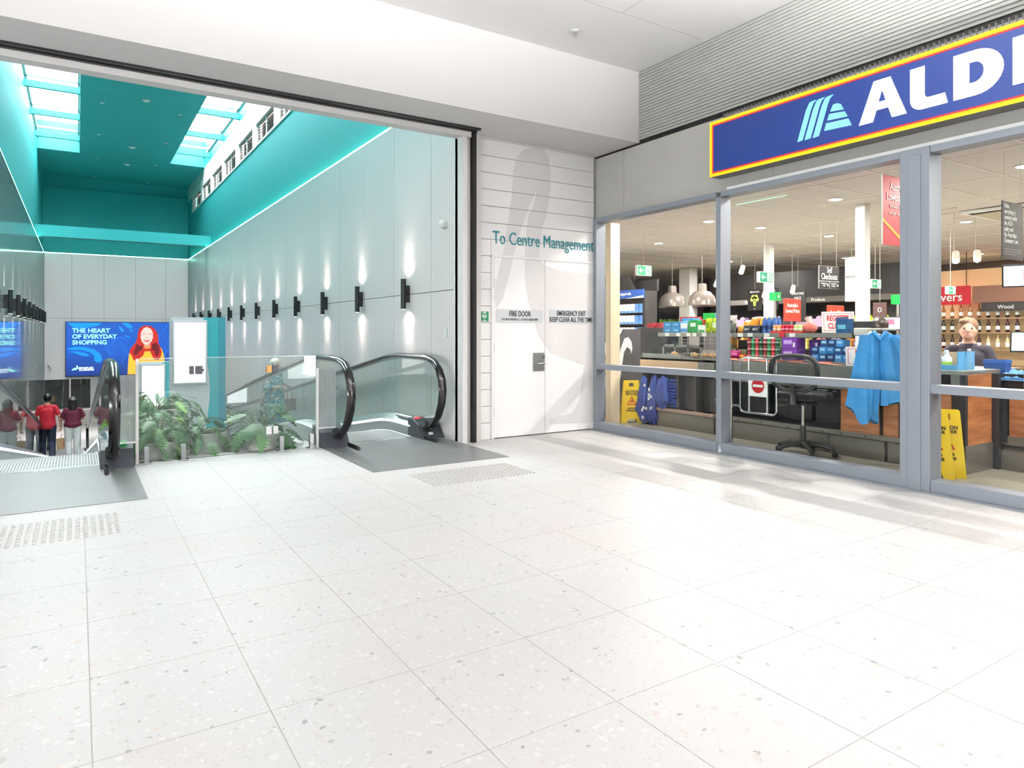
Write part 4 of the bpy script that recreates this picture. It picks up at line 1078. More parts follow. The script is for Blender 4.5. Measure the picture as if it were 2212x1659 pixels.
planter(0.80, 9.25, surf(9.25) - 0.02, 0.36, 0.50, 'tall pale speckled planter behind the fluted screen post', m_pot)
plant(0.80, 9.25, surf(9.25) + 0.44, 'spreading ferny philodendron in the tall speckled planter', LEAF_X, 56, 0.34, 0.28, 14, 1.0)
planter(1.66, 7.66, 0.0, 0.235, 0.155, 'low speckled planter behind the gate hinges', m_pot)
plant(1.66, 7.66, 0.12, 'broad lobed philodendron behind the gate hinges of the balustrade', LEAF_S, 30, 0.24, 0.40, 21, 0.78)
planter(2.12, 13.2, surf(13.2) - 0.02, 0.20, 0.55, 'tall pale planter beside the totem nearest the gate', m_pot)
plant(2.12, 13.2, surf(13.2) + 0.5, 'small bushy plant rising beside the totem nearest the gate', LEAF_X, 26, 0.18, 0.24, 33, 1.0)
# ================================================================== people
def capsule(b, p0, p1, r0, r1, sx=1.0, side=(1, 0, 0), n=14):
    """rounded, tapered limb; sx widens it along side"""
    p0 = Vector(p0); p1 = Vector(p1); ax = p1 - p0; L = max(ax.length, 1e-5); a = ax / L
    u = Vector(side); u = u - a * u.dot(a)
    u = u.normalized() if u.length > 1e-4 else a.orthogonal().normalized()
    w = a.cross(u)
    rings = []
    for i in range(5):
        t = math.pi / 2 * i / 4
        rings.append((p0 - a * r0 * math.cos(t), r0 * math.sin(t)))
    for i in range(1, 4):
        rings.append((p0 + ax * i / 4, r0 + (r1 - r0) * i / 4))
    for i in range(5):
        t = math.pi / 2 * i / 4
        rings.append((p1 + a * r1 * math.sin(t), r1 * math.cos(t)))
    vs = []; fs = []
    for (c, r) in rings:
        for k in range(n):
            q = 2 * math.pi * k / n
            vs.append(c + (u * math.cos(q) * sx + w * math.sin(q)) * max(r, 1e-4))
    for i in range(len(rings) - 1):
        for k in range(n):
            fs.append((i * n + k, i * n + (k + 1) % n, (i + 1) * n + (k + 1) % n, (i + 1) * n + k))
    fs.append(tuple(range(n - 1, -1, -1))); m = len(rings) - 1; fs.append(tuple(range(m * n, m * n + n)))
    b.add(vs, fs)

def fuse(segs, name, m, parent, voxel=0.010, smooth=4, balls=(), zmin=None):
    b = MB()
    for s in segs: capsule(b, *s)
    for (c, r, sc) in balls: b.ball(c, r, 18, 12, sc)
    me = b.mesh(name)
    o = bpy.data.objects.new(name, me); COL.objects.link(o)
    r = o.modifiers.new('r', 'REMESH'); r.mode = 'VOXEL'; r.voxel_size = voxel
    if smooth:
        s = o.modifiers.new('s', 'SMOOTH'); s.factor = 0.5; s.iterations = smooth
    dg = bpy.context.evaluated_depsgraph_get()
    me2 = bpy.data.meshes.new_from_object(o.evaluated_get(dg))
    bpy.data.objects.remove(o)
    me2.name = name
    if zmin is not None:
        for v in me2.vertices:
            if v.co.z < zmin: v.co.z = zmin + 0.15 * (v.co.z - zmin)
    for p in me2.polygons: p.use_smooth = True
    me2.materials.clear(); me2.materials.append(m)
    return link(name, me2, m, parent)

def hand(wrist, d, nrm, side, curl, k=1.0):
    """palm, four unequal fingers and a thumb; d: along the hand, nrm: out of the palm"""
    w = Vector(wrist); d = Vector(d).normalized(); nrm = Vector(nrm); nrm = (nrm - d * nrm.dot(d)).normalized()
    s = d.cross(nrm) * side
    out = []
    for off in (-0.024, -0.008, 0.008, 0.024):
        out.append((w + s * off * k * 0.8, w + d * 0.085 * k + s * off * k, 0.015 * k, 0.013 * k))
    for off, ln in ((-0.030, 0.060), (-0.010, 0.074), (0.010, 0.080), (0.030, 0.070)):
        b0 = w + d * 0.085 * k + s * off * k
        ang = curl
        p = b0
        for seg in (0.45, 0.32, 0.23):
            dd = d * math.cos(ang) + nrm * math.sin(ang)
            q = p + dd * ln * seg * k
            out.append((p, q, 0.0092 * k, 0.0080 * k)); p = q; ang += curl
    t0 = w + d * 0.030 * k + s * 0.026 * k
    t1 = t0 + (d * 0.55 + s * 0.65 + nrm * 0.35).normalized() * 0.042 * k
    t2 = t1 + (d * 0.85 + s * 0.1 + nrm * 0.5).normalized() * 0.034 * k
    out += [(t0, t1, 0.013 * k, 0.011 * k), (t1, t2, 0.011 * k, 0.009 * k)]
    return out

m_skin1 = mat('skin_warm', (206, 150, 122), 0.55, var=0.05)
m_skin2 = mat('skin_fair', (226, 178, 156), 0.55, var=0.05)
m_hairb = mat('black_hair', (22, 18, 20), 0.4, var=0.4, scale=60, stretch=(1, 1, 0.15))
m_hairw = mat('silver_hair', (196, 188, 176), 0.6, var=0.25, scale=60, stretch=(1, 1, 0.2))
m_eye = mat('eye_dark', (30, 24, 22), 0.2)
m_lips = mat('lip', (172, 96, 92), 0.5)

def person(lab, loc, rotz, H, J, skin, hairm, hair, top, bottom, shoe, sleeve=0.6, loose=0.0, hands=None, longtop=0.0, cropped=0.0, build=1.0):
    """J: joint overrides for a 1.72 m figure facing +y"""
    k = H / 1.72
    D = dict(head=(0, 0.02, 1.605), neck=(0, 0.0, 1.47), chest=(0, 0, 1.28), waist=(0, 0, 1.06), hip=(0, 0, 0.93),
             sL=(-0.165, 0, 1.375), sR=(0.165, 0, 1.375), eL=(-0.25, -0.03, 1.12), eR=(0.25, -0.03, 1.12), wL=(-0.26, 0.06, 0.87), wR=(0.26, 0.06, 0.87),
             hL=(-0.095, 0, 0.90), hR=(0.095, 0, 0.90), kL=(-0.105, 0.02, 0.49), kR=(0.105, 0.02, 0.49), aL=(-0.105, -0.03, 0.085), aR=(0.105, -0.03, 0.085),
             tL=(-0.12, 0.15, 0.03), tR=(0.12, 0.15, 0.03))
    D.update(J)
    j = {a: Vector(b) * k for a, b in D.items()}
    t = thing('person', lab, 'person', loc, rotz)
    g = k * build
    body = [(j['neck'], j['head'] - Vector((0, 0.02, 0.04)) * k, 0.056 * k, 0.052 * k),
            (j['chest'], j['neck'] - Vector((0, 0, 0.03)) * k, 0.105 * g, 0.06 * g, 1.25),
            (j['waist'], j['chest'], 0.10 * g, 0.112 * g, 1.35), (j['hip'], j['waist'], 0.11 * g, 0.10 * g, 1.4),
            (j['sL'], j['neck'] - Vector((0, 0, 0.06)) * k, 0.052 * g, 0.05 * g), (j['sR'], j['neck'] - Vector((0, 0, 0.06)) * k, 0.052 * g, 0.05 * g)]
    balls = [(j['head'], 0.100 * k, (0.82, 1.0, 1.22)), (j['head'] + Vector((0, 0.035, -0.055)) * k, 0.062 * k, (0.9, 1.0, 1.0)),
             (j['head'] + Vector((0, 0.100, -0.012)) * k, 0.017 * k, (0.8, 1.1, 1.5)),
             (j['head'] + Vector((-0.078, 0, -0.01)) * k, 0.02 * k, (0.5, 0.9, 1.5)), (j['head'] + Vector((0.078, 0, -0.01)) * k, 0.02 * k, (0.5, 0.9, 1.5))]
    for s in 'LR':
        body += [(j['s' + s], j['e' + s], 0.050 * g, 0.040 * g), (j['e' + s], j['w' + s], 0.040 * g, 0.027 * g),
                 (j['h' + s], j['k' + s], 0.082 * g, 0.056 * g), (j['k' + s], j['a' + s], 0.056 * g, 0.037 * g),
                 (j['a' + s] + Vector((0, -0.01, -0.02)) * k, j['t' + s], 0.036 * k, 0.030 * k, 1.2)]
        dv = (j['w' + s] - j['e' + s]).normalized()
        hd_ = (hands or {}).get(s, (dv, Vector((1 if s == 'L' else -1, 0, 0)), 0.35))
        body += hand(j['w' + s], hd_[0], hd_[1], 1 if s == 'L' else -1, hd_[2], k)
    fuse(body, 'body', skin, t, 0.0065, 3, balls)
    # face
    hc = j['head']
    for sx in (-1, 1):
        MB().ball(hc + Vector((sx * 0.034, 0.083, 0.012)) * k, 0.011 * k, 8, 6).build('eye', m_eye, t, True)
    MB().ball(hc + Vector((0, 0.090, -0.058)) * k, 0.02 * k, 10, 6, (1.1, 0.4, 0.3)).build('mouth', m_lips, t, True)
    # top
    lo = 0.018 + loose * 0.3
    tp = [(j['chest'], j['neck'] - Vector((0, 0, 0.075)) * k, 0.118 * g + lo * 0.3, 0.082 * g, 1.30), (j['waist'], j['chest'], 0.118 * g + loose * 0.5, 0.124 * g + lo * 0.2, 1.36),
          (j['hip'] + Vector((0, 0, 0.04 - longtop)) * k, j['waist'], 0.122 * g + loose, 0.116 * g + loose * 0.5, 1.38), (j['sL'], j['neck'] - Vector((0, 0, 0.085)) * k, 0.062 * g, 0.058 * g), (j['sR'], j['neck'] - Vector((0, 0, 0.085)) * k, 0.062 * g, 0.058 * g)]
    for s in 'LR':
        a, e, w = j['s' + s], j['e' + s], j['w' + s]
        if sleeve <= 1: tp.append((a, a + (e - a) * sleeve, 0.061 * g, (0.060 - 0.006 * sleeve) * g + loose * 0.2))
        else: tp += [(a, e, 0.066 * g, 0.056 * g), (e, e + (w - e) * (sleeve - 1), 0.056 * g, 0.044 * g)]
    fuse(tp, 'top', top, t, 0.010, 4, zmin=j['hip'].z - (0.05 + longtop) * k)
    # trousers
    bt = [(j['hip'] + Vector((0, 0, 0.02)) * k, j['hip'] + Vector((0, 0, 0.07)) * k, 0.122 * g, 0.115 * g, 1.38)]
    for s in 'LR':
        aa = j['a' + s] + (j['k' + s] - j['a' + s]) * cropped
        bt += [(j['h' + s], j['k' + s], 0.098 * g + loose * 0.3, 0.072 * g + loose * 0.55), (j['k' + s], aa, 0.072 * g + loose * 0.55, 0.058 * g + loose * 0.7)]
    fuse(bt, 'trousers', bottom, t, 0.010, 4)
    for s in 'LR':
        sh = [(j['a' + s] + Vector((0, -0.025, -0.045)) * k, j['t' + s], 0.044 * k, 0.038 * k, 1.1)]
        fuse(sh, 'shoe', shoe, t, 0.008, 2)
    # hair
    if hair == 'short':
        fuse([], 'hair', hairm, t, 0.008, 2, [(hc + Vector((0, -0.014, 0.035)) * k, 0.103 * k, (0.93, 1.0, 1.0)), (hc + Vector((0, -0.035, -0.01)) * k, 0.09 * k, (0.92, 0.85, 1.0)), (hc + Vector((0.03, 0.03, 0.09)) * k, 0.05 * k, (1.2, 1.2, 0.7)), (hc + Vector((-0.04, -0.05, 0.08)) * k, 0.04 * k, (1, 1, 0.8))])
    elif hair == 'long':
        fuse([(hc + Vector((0, -0.055, 0.02)) * k, hc + Vector((0, -0.075, -0.22)) * k, 0.088 * k, 0.062 * k, 1.45), (hc + Vector((-0.07, -0.02, 0)) * k, hc + Vector((-0.095, -0.03, -0.2)) * k, 0.04 * k, 0.035 * k), (hc + Vector((0.07, -0.02, 0)) * k, hc + Vector((0.095, -0.03, -0.2)) * k, 0.04 * k, 0.035 * k)],
             'hair', hairm, t, 0.008, 3, [(hc + Vector((0, -0.016, 0.035)) * k, 0.108 * k, (0.95, 1.0, 1.0))])
    elif hair == 'bob':
        fuse([(hc + Vector((0, -0.05, 0.02)) * k, hc + Vector((0, -0.06, -0.07)) * k, 0.09 * k, 0.07 * k, 1.25)], 'hair', hairm, t, 0.008, 3,
             [(hc + Vector((0, -0.012, 0.04)) * k, 0.115 * k, (0.98, 1.0, 0.95)), (hc + Vector((0.07, 0.02, 0.0)) * k, 0.045 * k, (0.8, 1, 1.3)), (hc + Vector((-0.07, 0.02, 0.0)) * k, 0.045 * k, (0.8, 1, 1.3))])
    elif hair == 'bun':
        fuse([(hc + Vector((0, -0.04, 0.03)) * k, hc + Vector((0.02, -0.06, -0.05)) * k, 0.10 * k, 0.07 * k, 1.0)], 'hair', hairm, t, 0.008, 3, [(hc + Vector((0, -0.012, 0.035)) * k, 0.106 * k, (0.95, 1.0, 1.0)), (hc + Vector((-0.02, -0.12, 0.0)) * k, 0.05 * k, (1, 1, 1))])
    return t, j

m_redtee = mat('red_cotton', (176, 14, 38), 0.75, var=0.12, scale=12, bump=0.3)
m_maroon = mat('maroon_cotton', (92, 16, 44), 0.75, var=0.12, scale=12, bump=0.3)
m_jeans = mat('dark_jeans', (30, 36, 58), 0.8, var=0.2, scale=18, bump=0.3)
m_whitelinen = mat('white_linen', (226, 226, 226), 0.8, var=0.05, scale=10, bump=0.3)
m_sneaker = mat('white_sneaker', (222, 222, 218), 0.6)
YP = 21.3
zP = surf(YP)
man, jm_ = person('man seen from behind in red t-shirt and dark jeans on the travelator', (-0.66, YP, zP), 0.0, 1.72,
       dict(kL=(-0.105, 0.10, 0.50), aL=(-0.11, 0.06, 0.085), tL=(-0.12, 0.24, 0.03), kR=(0.10, 0.03, 0.49), aR=(0.11, -0.22, 0.14), tR=(0.11, -0.09, 0.03),
            eR=(0.27, -0.04, 1.11), wR=(0.29, -0.01, 0.86), eL=(-0.25, 0.05, 1.13), wL=(-0.20, 0.22, 1.0)),
       m_skin1, m_hairb, 'short', m_redtee, m_jeans, m_sneaker, sleeve=0.62, longtop=0.06, loose=0.02, hands={'R': (Vector((0, 0.1, -1)), Vector((-1, 0, 0)), 0.8)})
person('woman with long black hair in maroon top and white trousers, from behind', (-0.11, YP - 0.1, surf(YP - 0.1)), 0.0, 1.60,
       dict(eL=(-0.27, 0.02, 1.14), eR=(0.27, 0.02, 1.14), wL=(-0.19, 0.22, 1.08), wR=(0.19, 0.22, 1.08)),
       m_skin2, m_hairb, 'long', m_maroon, m_whitelinen, m_skin2, sleeve=0.75, loose=0.03, cropped=0.18, build=1.05)
# paper bag in the man's hand
m_kraft = mat('kraft_paper', (186, 150, 112), 0.8, var=0.1, scale=8, bump=0.2)
pbg = thing('paper_bag', 'brown paper carrier bag with red print held by the man in red', 'bag', (-0.30, YP + 0.02, zP + 0.27), 0.12)
MB().prism([(-0.15, 0), (0.15, 0.02), (0.17, 0.30), (-0.17, 0.28)], (0, 0.07, 0), (1, 0, 0), (0, 0, 1), 0.14).build('bag_body', m_kraft, pbg, bev=0.006)
for y in (-0.066, 0.066):
    MB().tube([(-0.07, y, 0.28), (-0.06, y * 0.8, 0.35), (-0.055, y * 0.3, 0.385), (-0.03, y * 0.3, 0.39), (0.0, y * 0.8, 0.35), (0.03, y, 0.285)], 0.005, 6).build('bag_handle', m_kraft, pbg, True)
text('coles', 0.10, (0.07, -0.074, 0.15), (1, 0, 0.05), (0, 0, 1), mat('red_print', (206, 24, 40), 0.6), pbg, bold=0.003)

# woman in a flowered dress riding up
mf = bpy.data.materials.new('flowered_cotton'); mf.use_nodes = True
_N = mf.node_tree.nodes; _L = mf.node_tree.links; _b = _N['Principled BSDF']; _b.inputs['Roughness'].default_value = 0.8
_t = _N.new('ShaderNodeTexCoord'); _v = _N.new('ShaderNodeTexVoronoi'); _v.inputs['Scale'].default_value = 26; _L.new(_t.outputs['Object'], _v.inputs['Vector'])
_sp = _N.new('ShaderNodeSeparateColor'); _L.new(_v.outputs['Color'], _sp.inputs[0])
_rp = _N.new('ShaderNodeValToRGB'); _rp.color_ramp.interpolation = 'CONSTANT'
for p_, c_ in ((0.0, (96, 140, 160)), (0.3, (196, 208, 200)), (0.5, (128, 160, 140)), (0.68, (206, 190, 150)), (0.80, (196, 110, 90)), (0.88, (88, 120, 160))):
    if p_ == 0.0: e_ = _rp.color_ramp.elements[0]
    else: e_ = _rp.color_ramp.elements.new(p_)
    e_.position = p_; e_.color = lin(c_)
_rp.color_ramp.elements[-1].color = lin((92, 132, 168))
_L.new(_sp.outputs[0], _rp.inputs[0]); _L.new(_rp.outputs[0], _b.inputs['Base Color'])
YW = 12.9
lady, jl_ = person('silver haired woman in flowered dress looking at her phone behind the balustrade', (3.02, YW, surf(YW)), math.radians(-140), 1.50,
       dict(head=(0, 0.06, 1.575), eL=(-0.26, 0.02, 1.13), eR=(0.26, 0.02, 1.13), wL=(-0.05, 0.24, 1.13), wR=(0.11, 0.25, 1.12)),
       m_skin2, m_hairw, 'bob', mf, mf, m_sneaker, sleeve=1.4, loose=0.10, longtop=0.40, build=1.1,
       hands={'L': (Vector((0.7, 0.6, 0.1)), Vector((0, 0, 1)), 0.4), 'R': (Vector((-0.5, 0.8, 0.1)), Vector((0, 0, 1)), 0.4)})
ph = thing('mobile_phone', 'black mobile phone held by the silver haired woman', 'phone', (3.02, YW, surf(YW)), math.radians(-140))
MB().obox((0.05, 0.335, 1.005), (0.07, 0.14, 0.009), Matrix.Rotation(math.radians(-35), 3, 'X')).build('case', m_black, ph, bev=0.003)
MB().obox((0.05, 0.332, 1.0105), (0.062, 0.13, 0.001), Matrix.Rotation(math.radians(-35), 3, 'X')).build('display', mat('phone_glass', (40, 46, 58), 0.1), ph)
hb = thing('handbag', 'brown leather handbag hanging from the arm of the silver haired woman', 'handbag', (3.02, YW, surf(YW)), math.radians(-140))
m_leather = mat('brown_leather', (108, 78, 62), 0.5, var=0.15, scale=20, bump=0.2)
MB().prism([(-0.41, 0.52), (-0.13, 0.52), (-0.17, 0.74), (-0.37, 0.74)], (0, 0.22, 0), (1, 0, 0), (0, 0, 1), 0.12).build('bag_body', m_leather, hb, bev=0.012)
MB().tube([(-0.35, 0.16, 0.73), (-0.33, 0.15, 0.88), (-0.27, 0.14, 0.955), (-0.21, 0.15, 0.88), (-0.19, 0.16, 0.73)], 0.007, 6).build('bag_handle', m_leather, hb, True)
# ================================================================== supermarket behind the glass
m_sfloor = terrazzo('store_vinyl', (0.33, 0.31, 0.255), [(120, 0.35, 0.6, ((0.2, 0.19, 0.16), (0.5, 0.48, 0.42)), 0.7)], rough=0.35)
m_sceil = mat('store_ceiling_tile', (212, 206, 204), 0.7, var=0.02)
m_sgrid = mat('store_ceiling_grid', (236, 226, 214), 0.6)
struct('floor_store', MB().box(5.71, 19, -2.5, 17, -0.3, 0.0), m_sfloor)
sceil = struct('ceiling_store', MB().box(5.62, 19, -2.5, 17, 2.962, 3.1), m_sgrid)
st_me = MB().box(0, 1.222, 0, 0.672, 2.95, 2.961).mesh('ceiling_tile'); st_me.materials.append(m_sceil)
for i in range(0, 9):
    for j in range(-5, 12):
        link('ceiling_tile', st_me, m_sceil, sceil, loc=(6.06 + 1.24 * i, 4.11 + 0.69 * j, 0))
gb_ = MB()
for i in range(0, 10): gb_.box(6.05 + 1.24 * i - 0.011, 6.05 + 1.24 * i + 0.011, 0.6, 12.4, 2.942, 2.952)
for j in range(-5, 13): gb_.box(5.75, 17.2, 4.10 + 0.69 * j - 0.009, 4.10 + 0.69 * j + 0.009, 2.942, 2.952)
gb_.build('grid_bars', mat('grid_bar_white', (244, 236, 226), 0.5), sceil)
struct('wall_store_rear', MB().box(18.8, 19, -2.5, 17, 0, 3.0), mat('store_dark_wall', (104, 92, 86), 0.7))
struct('wall_store_left', MB().box(5.62, 19, 16.8, 17, 0, 3.0), mat('store_wall_grey', (92, 84, 80), 0.7))
struct('wall_store_right', MB().box(5.62, 19, -2.5, -2.3, 0, 3.0), mat('store_wall_cream', (196, 184, 170), 0.7))
struct('wall_store_side', MB().box(5.62, 5.72, 6.9, 17, 0, 3.0), m_white)
struct('wall_store_flank', MB().box(5.62, 5.72, -2.5, 0.25, 0, 3.0), m_white)
struct('wall_store_bulkhead', MB().box(5.72, 5.80, 0.25, 6.9, 2.68, 3.0), m_white)
m_cream = mat('cream_laminate', (226, 208, 178), 0.45, var=0.03, scale=3, stretch=(1, 1, 0.1))
struct('trim_post', MB().box(5.86, 6.02, 6.82, 6.92, 0, 2.66).box(5.86, 6.02, 6.92, 7.1, 0, 0.05), m_cream, 0.003)

# ceiling lights; the last three are fills added out of view
for (i, (x, y)) in enumerate([(8.24, 5.19), (8.24, 7.28), (9.46, 7.27), (11.31, 7.25), (11.63, 5.16), (16.7, 7.14), (8.24, 3.1), (7.2, 1.0), (11.4, 3.0), (9.46, 9.6), (11.4, 9.6), (13.4, 11.2), (15, 9.2), (14.6, 5.0), (11.0, 1.0), (8.0, 11.5), (6.2, 6.2), (6.2, 4.3), (6.2, 1.6)]):
    t = thing('downlight', 'round recessed downlight in the store ceiling, %s' % ['near the tall white column', 'over the bread end of the counter', 'second in from the window', 'above the self checkout sign', 'beside the air conditioner', 'farthest toward the savers sign', 'over the blue jacket', 'over the cashier aisle', 'over the cashier till', 'toward the pendant lamps', 'before the broccoli poster', 'beside the thick white column', 'over the produce wall', 'over the wine wall', 'deep in the cashier aisle', 'over the wrapping shelf', 'added unseen fill over the packing counter', 'added unseen fill over the office chair', 'added unseen fill over the till counter'][i], 'downlight', (x, y, 2.95), group='store downlights')
    MB().lathe([(0.085, 0.0), (0.10, -0.006), (0.085, -0.009), (0.08, -0.004)], n=20).build('bezel', m_signwhite, t, True)
    MB().lathe([(0.088, -0.002), (0.07, -0.014), (0.0, -0.02)], n=20).build('lens', mat('downlight_lens', (255, 244, 228), 0.5, var=0, emit=6.0), t)
    l = bpy.data.lights.new('downlight_beam', 'AREA'); l.shape = 'DISK'; l.size = 0.16; l.energy = STORE_WATT * (0.26 if i > 15 else 1.0); l.color = (1, 0.94, 0.885); l.spread = math.pi
    o = bpy.data.objects.new('downlight_beam', l); o.location = (0, 0, -0.03); COL.objects.link(o); o.parent = t
ac = thing('air_conditioner', 'square white ceiling cassette air conditioner in the store', 'air conditioner', (11.1, 4.25, 2.94))
MB().box(-0.55, 0.55, -0.5, 0.5, -0.04, 0.0).build('fascia', m_signwhite, ac, bev=0.01)
MB().box(-0.48, 0.48, -0.43, 0.43, -0.046, -0.04).build('air_slot', m_blackgap, ac)
MB().box(-0.44, 0.44, -0.39, 0.39, -0.06, -0.046).build('grille', mat('grille_beige', (196, 186, 168), 0.6), ac, bev=0.008)

# columns
m_col = mat('column_white', (232, 230, 226), 0.5)
for (x0, x1, y0, y1, n) in ((8.85, 8.99, 5.16, 5.29, 'trim_column_thin'), (11.33, 11.47, 8.50, 8.64, 'trim_column_mid'), (13.85, 14.15, 12.9, 13.28, 'trim_column_thick'), (8.62, 8.74, 2.72, 2.86, 'trim_column_till')):
    struct(n, MB().box(x0, x1, y0, y1, 0, 2.95), m_col, 0.006)
bxs = thing('column_box', 'tall white box mounted high on the thin store column', 'box', (8.92, 5.36, 1.65), world=True)
MB().box(8.86, 8.98, 5.30, 5.44, 1.65, 1.98).box(8.86, 8.98, 5.30, 5.44, 2.0, 2.25).build('casing', m_signwhite, bxs, bev=0.004)
MB().box(8.855, 8.985, 5.295, 5.445, 1.98, 2.0).build('strap', m_steel, bxs)

# ------------------------------------------------------------------ signs (all hang facing the aisles)
def xplate(t, x0, x1, y, z0, z1, m, name='panel', th=0.008, bev=0.0):
    return MB().box(x0, x1, y, y + th, z0, z1).build(name, m, t, bev=bev)
def xt(t, s, size, x, y, z, m, align='CENTER', sx=0.8, bold=0.0, name='lettering'):
    pn = [c for c in t.children if c.name.startswith('panel')]
    return text(s, size, (x, y - 0.002, z), (1, 0, 0), (0, 0, 1), m, pn[0] if pn else t, name, bold, align, 0.0008, sx)
m_wire = mat('wire_pale', (190, 178, 166), 0.5)
def wires(t, xs, y, z0, z1=2.95):
    for x in xs: MB().cyl((x, y, z0), (x, y, z1), 0.0018, n=5).build('hanger', m_wire, t)
m_red = mat('poster_red', (196, 30, 44), 0.45, var=0.03)
m_orangered = mat('poster_orange_red', (222, 62, 44), 0.45, var=0.03)
m_char = mat('sign_charcoal', (44, 40, 40), 0.45, var=0.05)
t = thing('hanging_banner', 'red hanging banner partly behind the wide window mullion', 'banner', (6.58, 3.5, 2.05), world=True)
xplate(t, 6.30, 6.86, 3.5, 2.05, 2.70, m_red, bev=0.003)
MB().box(6.292, 6.30, 3.498, 3.51, 2.05, 2.70).build('white_edge', m_signwhite, t)
xt(t, "Australia's", 0.105, 6.58, 3.5, 2.60, m_signwhite, sx=0.72, bold=0.001)
xt(t, "Lowest Prices", 0.105, 6.58, 3.5, 2.505, m_signwhite, sx=0.72, bold=0.001)
xt(t, "We won't be beaten", 0.055, 6.58, 3.5, 2.415, m_signwhite, sx=0.72)
xt(t, "on your weekly shop", 0.055, 6.58, 3.5, 2.355, m_signwhite, sx=0.72)
MB().prism([(6.30, 2.30), (6.58, 2.155), (6.86, 2.30), (6.86, 2.265), (6.58, 2.12), (6.30, 2.265)], (0, 3.4995, 0), (1, 0, 0), (0, 0, 1), 0.0012).build('yellow_chevron', mat('chevron_yellow', (244, 170, 30), 0.5), t)
wires(t, (6.4, 6.76), 3.504, 2.70)
t = thing('hanging_sign', 'black hanging sign with white lettering for the self checkouts', 'sign', (9.22, 5.9, 1.86), world=True)
xplate(t, 8.98, 9.46, 5.9, 1.865, 2.19, m_char, bev=0.004)
MB().box(8.977, 9.463, 5.905, 5.915, 1.862, 2.193).build('white_edge', mat('edge_grey', (190, 186, 182), 0.5), t)
xt(t, 'Self', 0.125, 9.22, 5.9, 2.13, m_signwhite, sx=0.72)
xt(t, 'Checkouts', 0.125, 9.22, 5.9, 2.035, m_signwhite, sx=0.72, bold=0.001)
MB().box(8.98, 9.46, 5.898, 5.9, 1.965, 1.972).box(9.217, 9.223, 5.898, 5.9, 1.87, 1.965).build('divider', m_signwhite, t)
xt(t, 'Card Payment\nOnly', 0.032, 9.09, 5.9, 1.92, m_signwhite); xt(t, 'No Alcohol\nPurchases', 0.032, 9.32, 5.9, 1.92, m_signwhite)
for x in (9.175, 9.42): MB().lathe([(0.014, 0), (0.018, 0.002), (0.014, 0.004)], n=12).build('badge', m_signwhite, t, loc=(0, 0, 0)) if False else MB().cyl((x, 5.899, 1.915), (x, 5.8965, 1.915), 0.017, n=14).build('badge', m_signwhite, t)
wires(t, (9.03, 9.41), 5.91, 2.2)
t = thing('hanging_banner', 'dark banner beginning with the word relax beside the cashier screen', 'banner', (7.69, 3.0, 1.94), world=True)
xplate(t, 7.47, 7.93, 3.0, 1.94, 2.50, m_char, bev=0.003)
for i, s_ in enumerate(('Relax,', 'everything is', 'covered under', 'the ALDI', 'policy and', 'the Australian', 'Consumer Law.')):
    xt(t, s_, 0.066, 7.51, 3.0, 2.455 - i * 0.056, m_signwhite, 'LEFT', 0.72)
for i in range(3):
    xt(t, ('Terms and conditions apply to this', 'guarantee, ask our friendly store', 'team for details'), 0.02, 7.51, 3.0, 2.045 - i * 0.022, m_signwhite, 'LEFT', 0.8) if False else MB().box(7.51, 7.88 - 0.1 * (i == 2), 2.9985, 3.0, 2.035 - i * 0.024, 2.041 - i * 0.024).build('fine_print', mat('fine_print', (150, 146, 142), 0.6), t)
wires(t, (7.52, 7.88), 3.004, 2.5)
def exit_sign(x, y, z, w, lab, lit=True):
    t = thing('exit_sign', lab, 'exit sign', (x, y, z), group='exit signs in the store')
    h = w * 0.5
    MB().box(-0.01, w + 0.01, 0.0, 0.06, -0.01, h + 0.01).build('housing', m_signwhite, t, bev=0.005)
    fc = MB().box(0, w, -0.002, 0.0, 0, h).build('face', mat('exit_green', (14, 140, 96), 0.4, var=0.02, emit=0.5), t)
    mw = mat('exit_white', (240, 255, 248), 0.4, var=0, emit=1.2)
    c = h * 0.5; a = w * 0.27
    MB().prism([(a - 0.18 * w, c), (a - 0.06 * w, c + 0.28 * h), (a - 0.02 * w, c + 0.22 * h), (a - 0.08 * w, c + 0.07 * h), (a + 0.17 * w, c + 0.07 * h), (a + 0.17 * w, c - 0.07 * h), (a - 0.08 * w, c - 0.07 * h), (a - 0.02 * w, c - 0.22 * h), (a - 0.06 * w, c - 0.28 * h)], (0, -0.002, 0), (1, 0, 0), (0, 0, 1), 0.002).build('arrow', mw, fc)
    MB().box(w * 0.56, w * 0.92, -0.004, -0.002, h * 0.08, h * 0.92).build('doorway', mw, fc)
    g = mat('exit_green')
    b = MB(); o_ = w * 0.74
    b.cyl((o_ + 0.03 * w, -0.004, h * 0.78), (o_ + 0.03 * w, -0.006, h * 0.78), h * 0.08, n=10)
    b.prism([(o_ - 0.02 * w, h * 0.68), (o_ + 0.05 * w, h * 0.66), (o_ + 0.04 * w, h * 0.42), (o_ - 0.04 * w, h * 0.42)], (0, -0.004, 0), (1, 0, 0), (0, 0, 1), 0.002)
    b.prism([(o_ - 0.04 * w, h * 0.44), (o_ + 0.01 * w, h * 0.44), (o_ - 0.10 * w, h * 0.14), (o_ - 0.14 * w, h * 0.16)], (0, -0.004, 0), (1, 0, 0), (0, 0, 1), 0.002)
    b.prism([(o_, h * 0.44), (o_ + 0.04 * w, h * 0.44), (o_ + 0.11 * w, h * 0.28), (o_ + 0.08 * w, h * 0.14), (o_ + 0.05 * w, h * 0.16)], (0, -0.004, 0), (1, 0, 0), (0, 0, 1), 0.002)
    b.build('running_figure', g, fc)
    MB().cyl((w / 2, 0.03, h), (w / 2, 0.03, 2.95 - z), 0.003, n=6).build('hanger', m_wire, t)
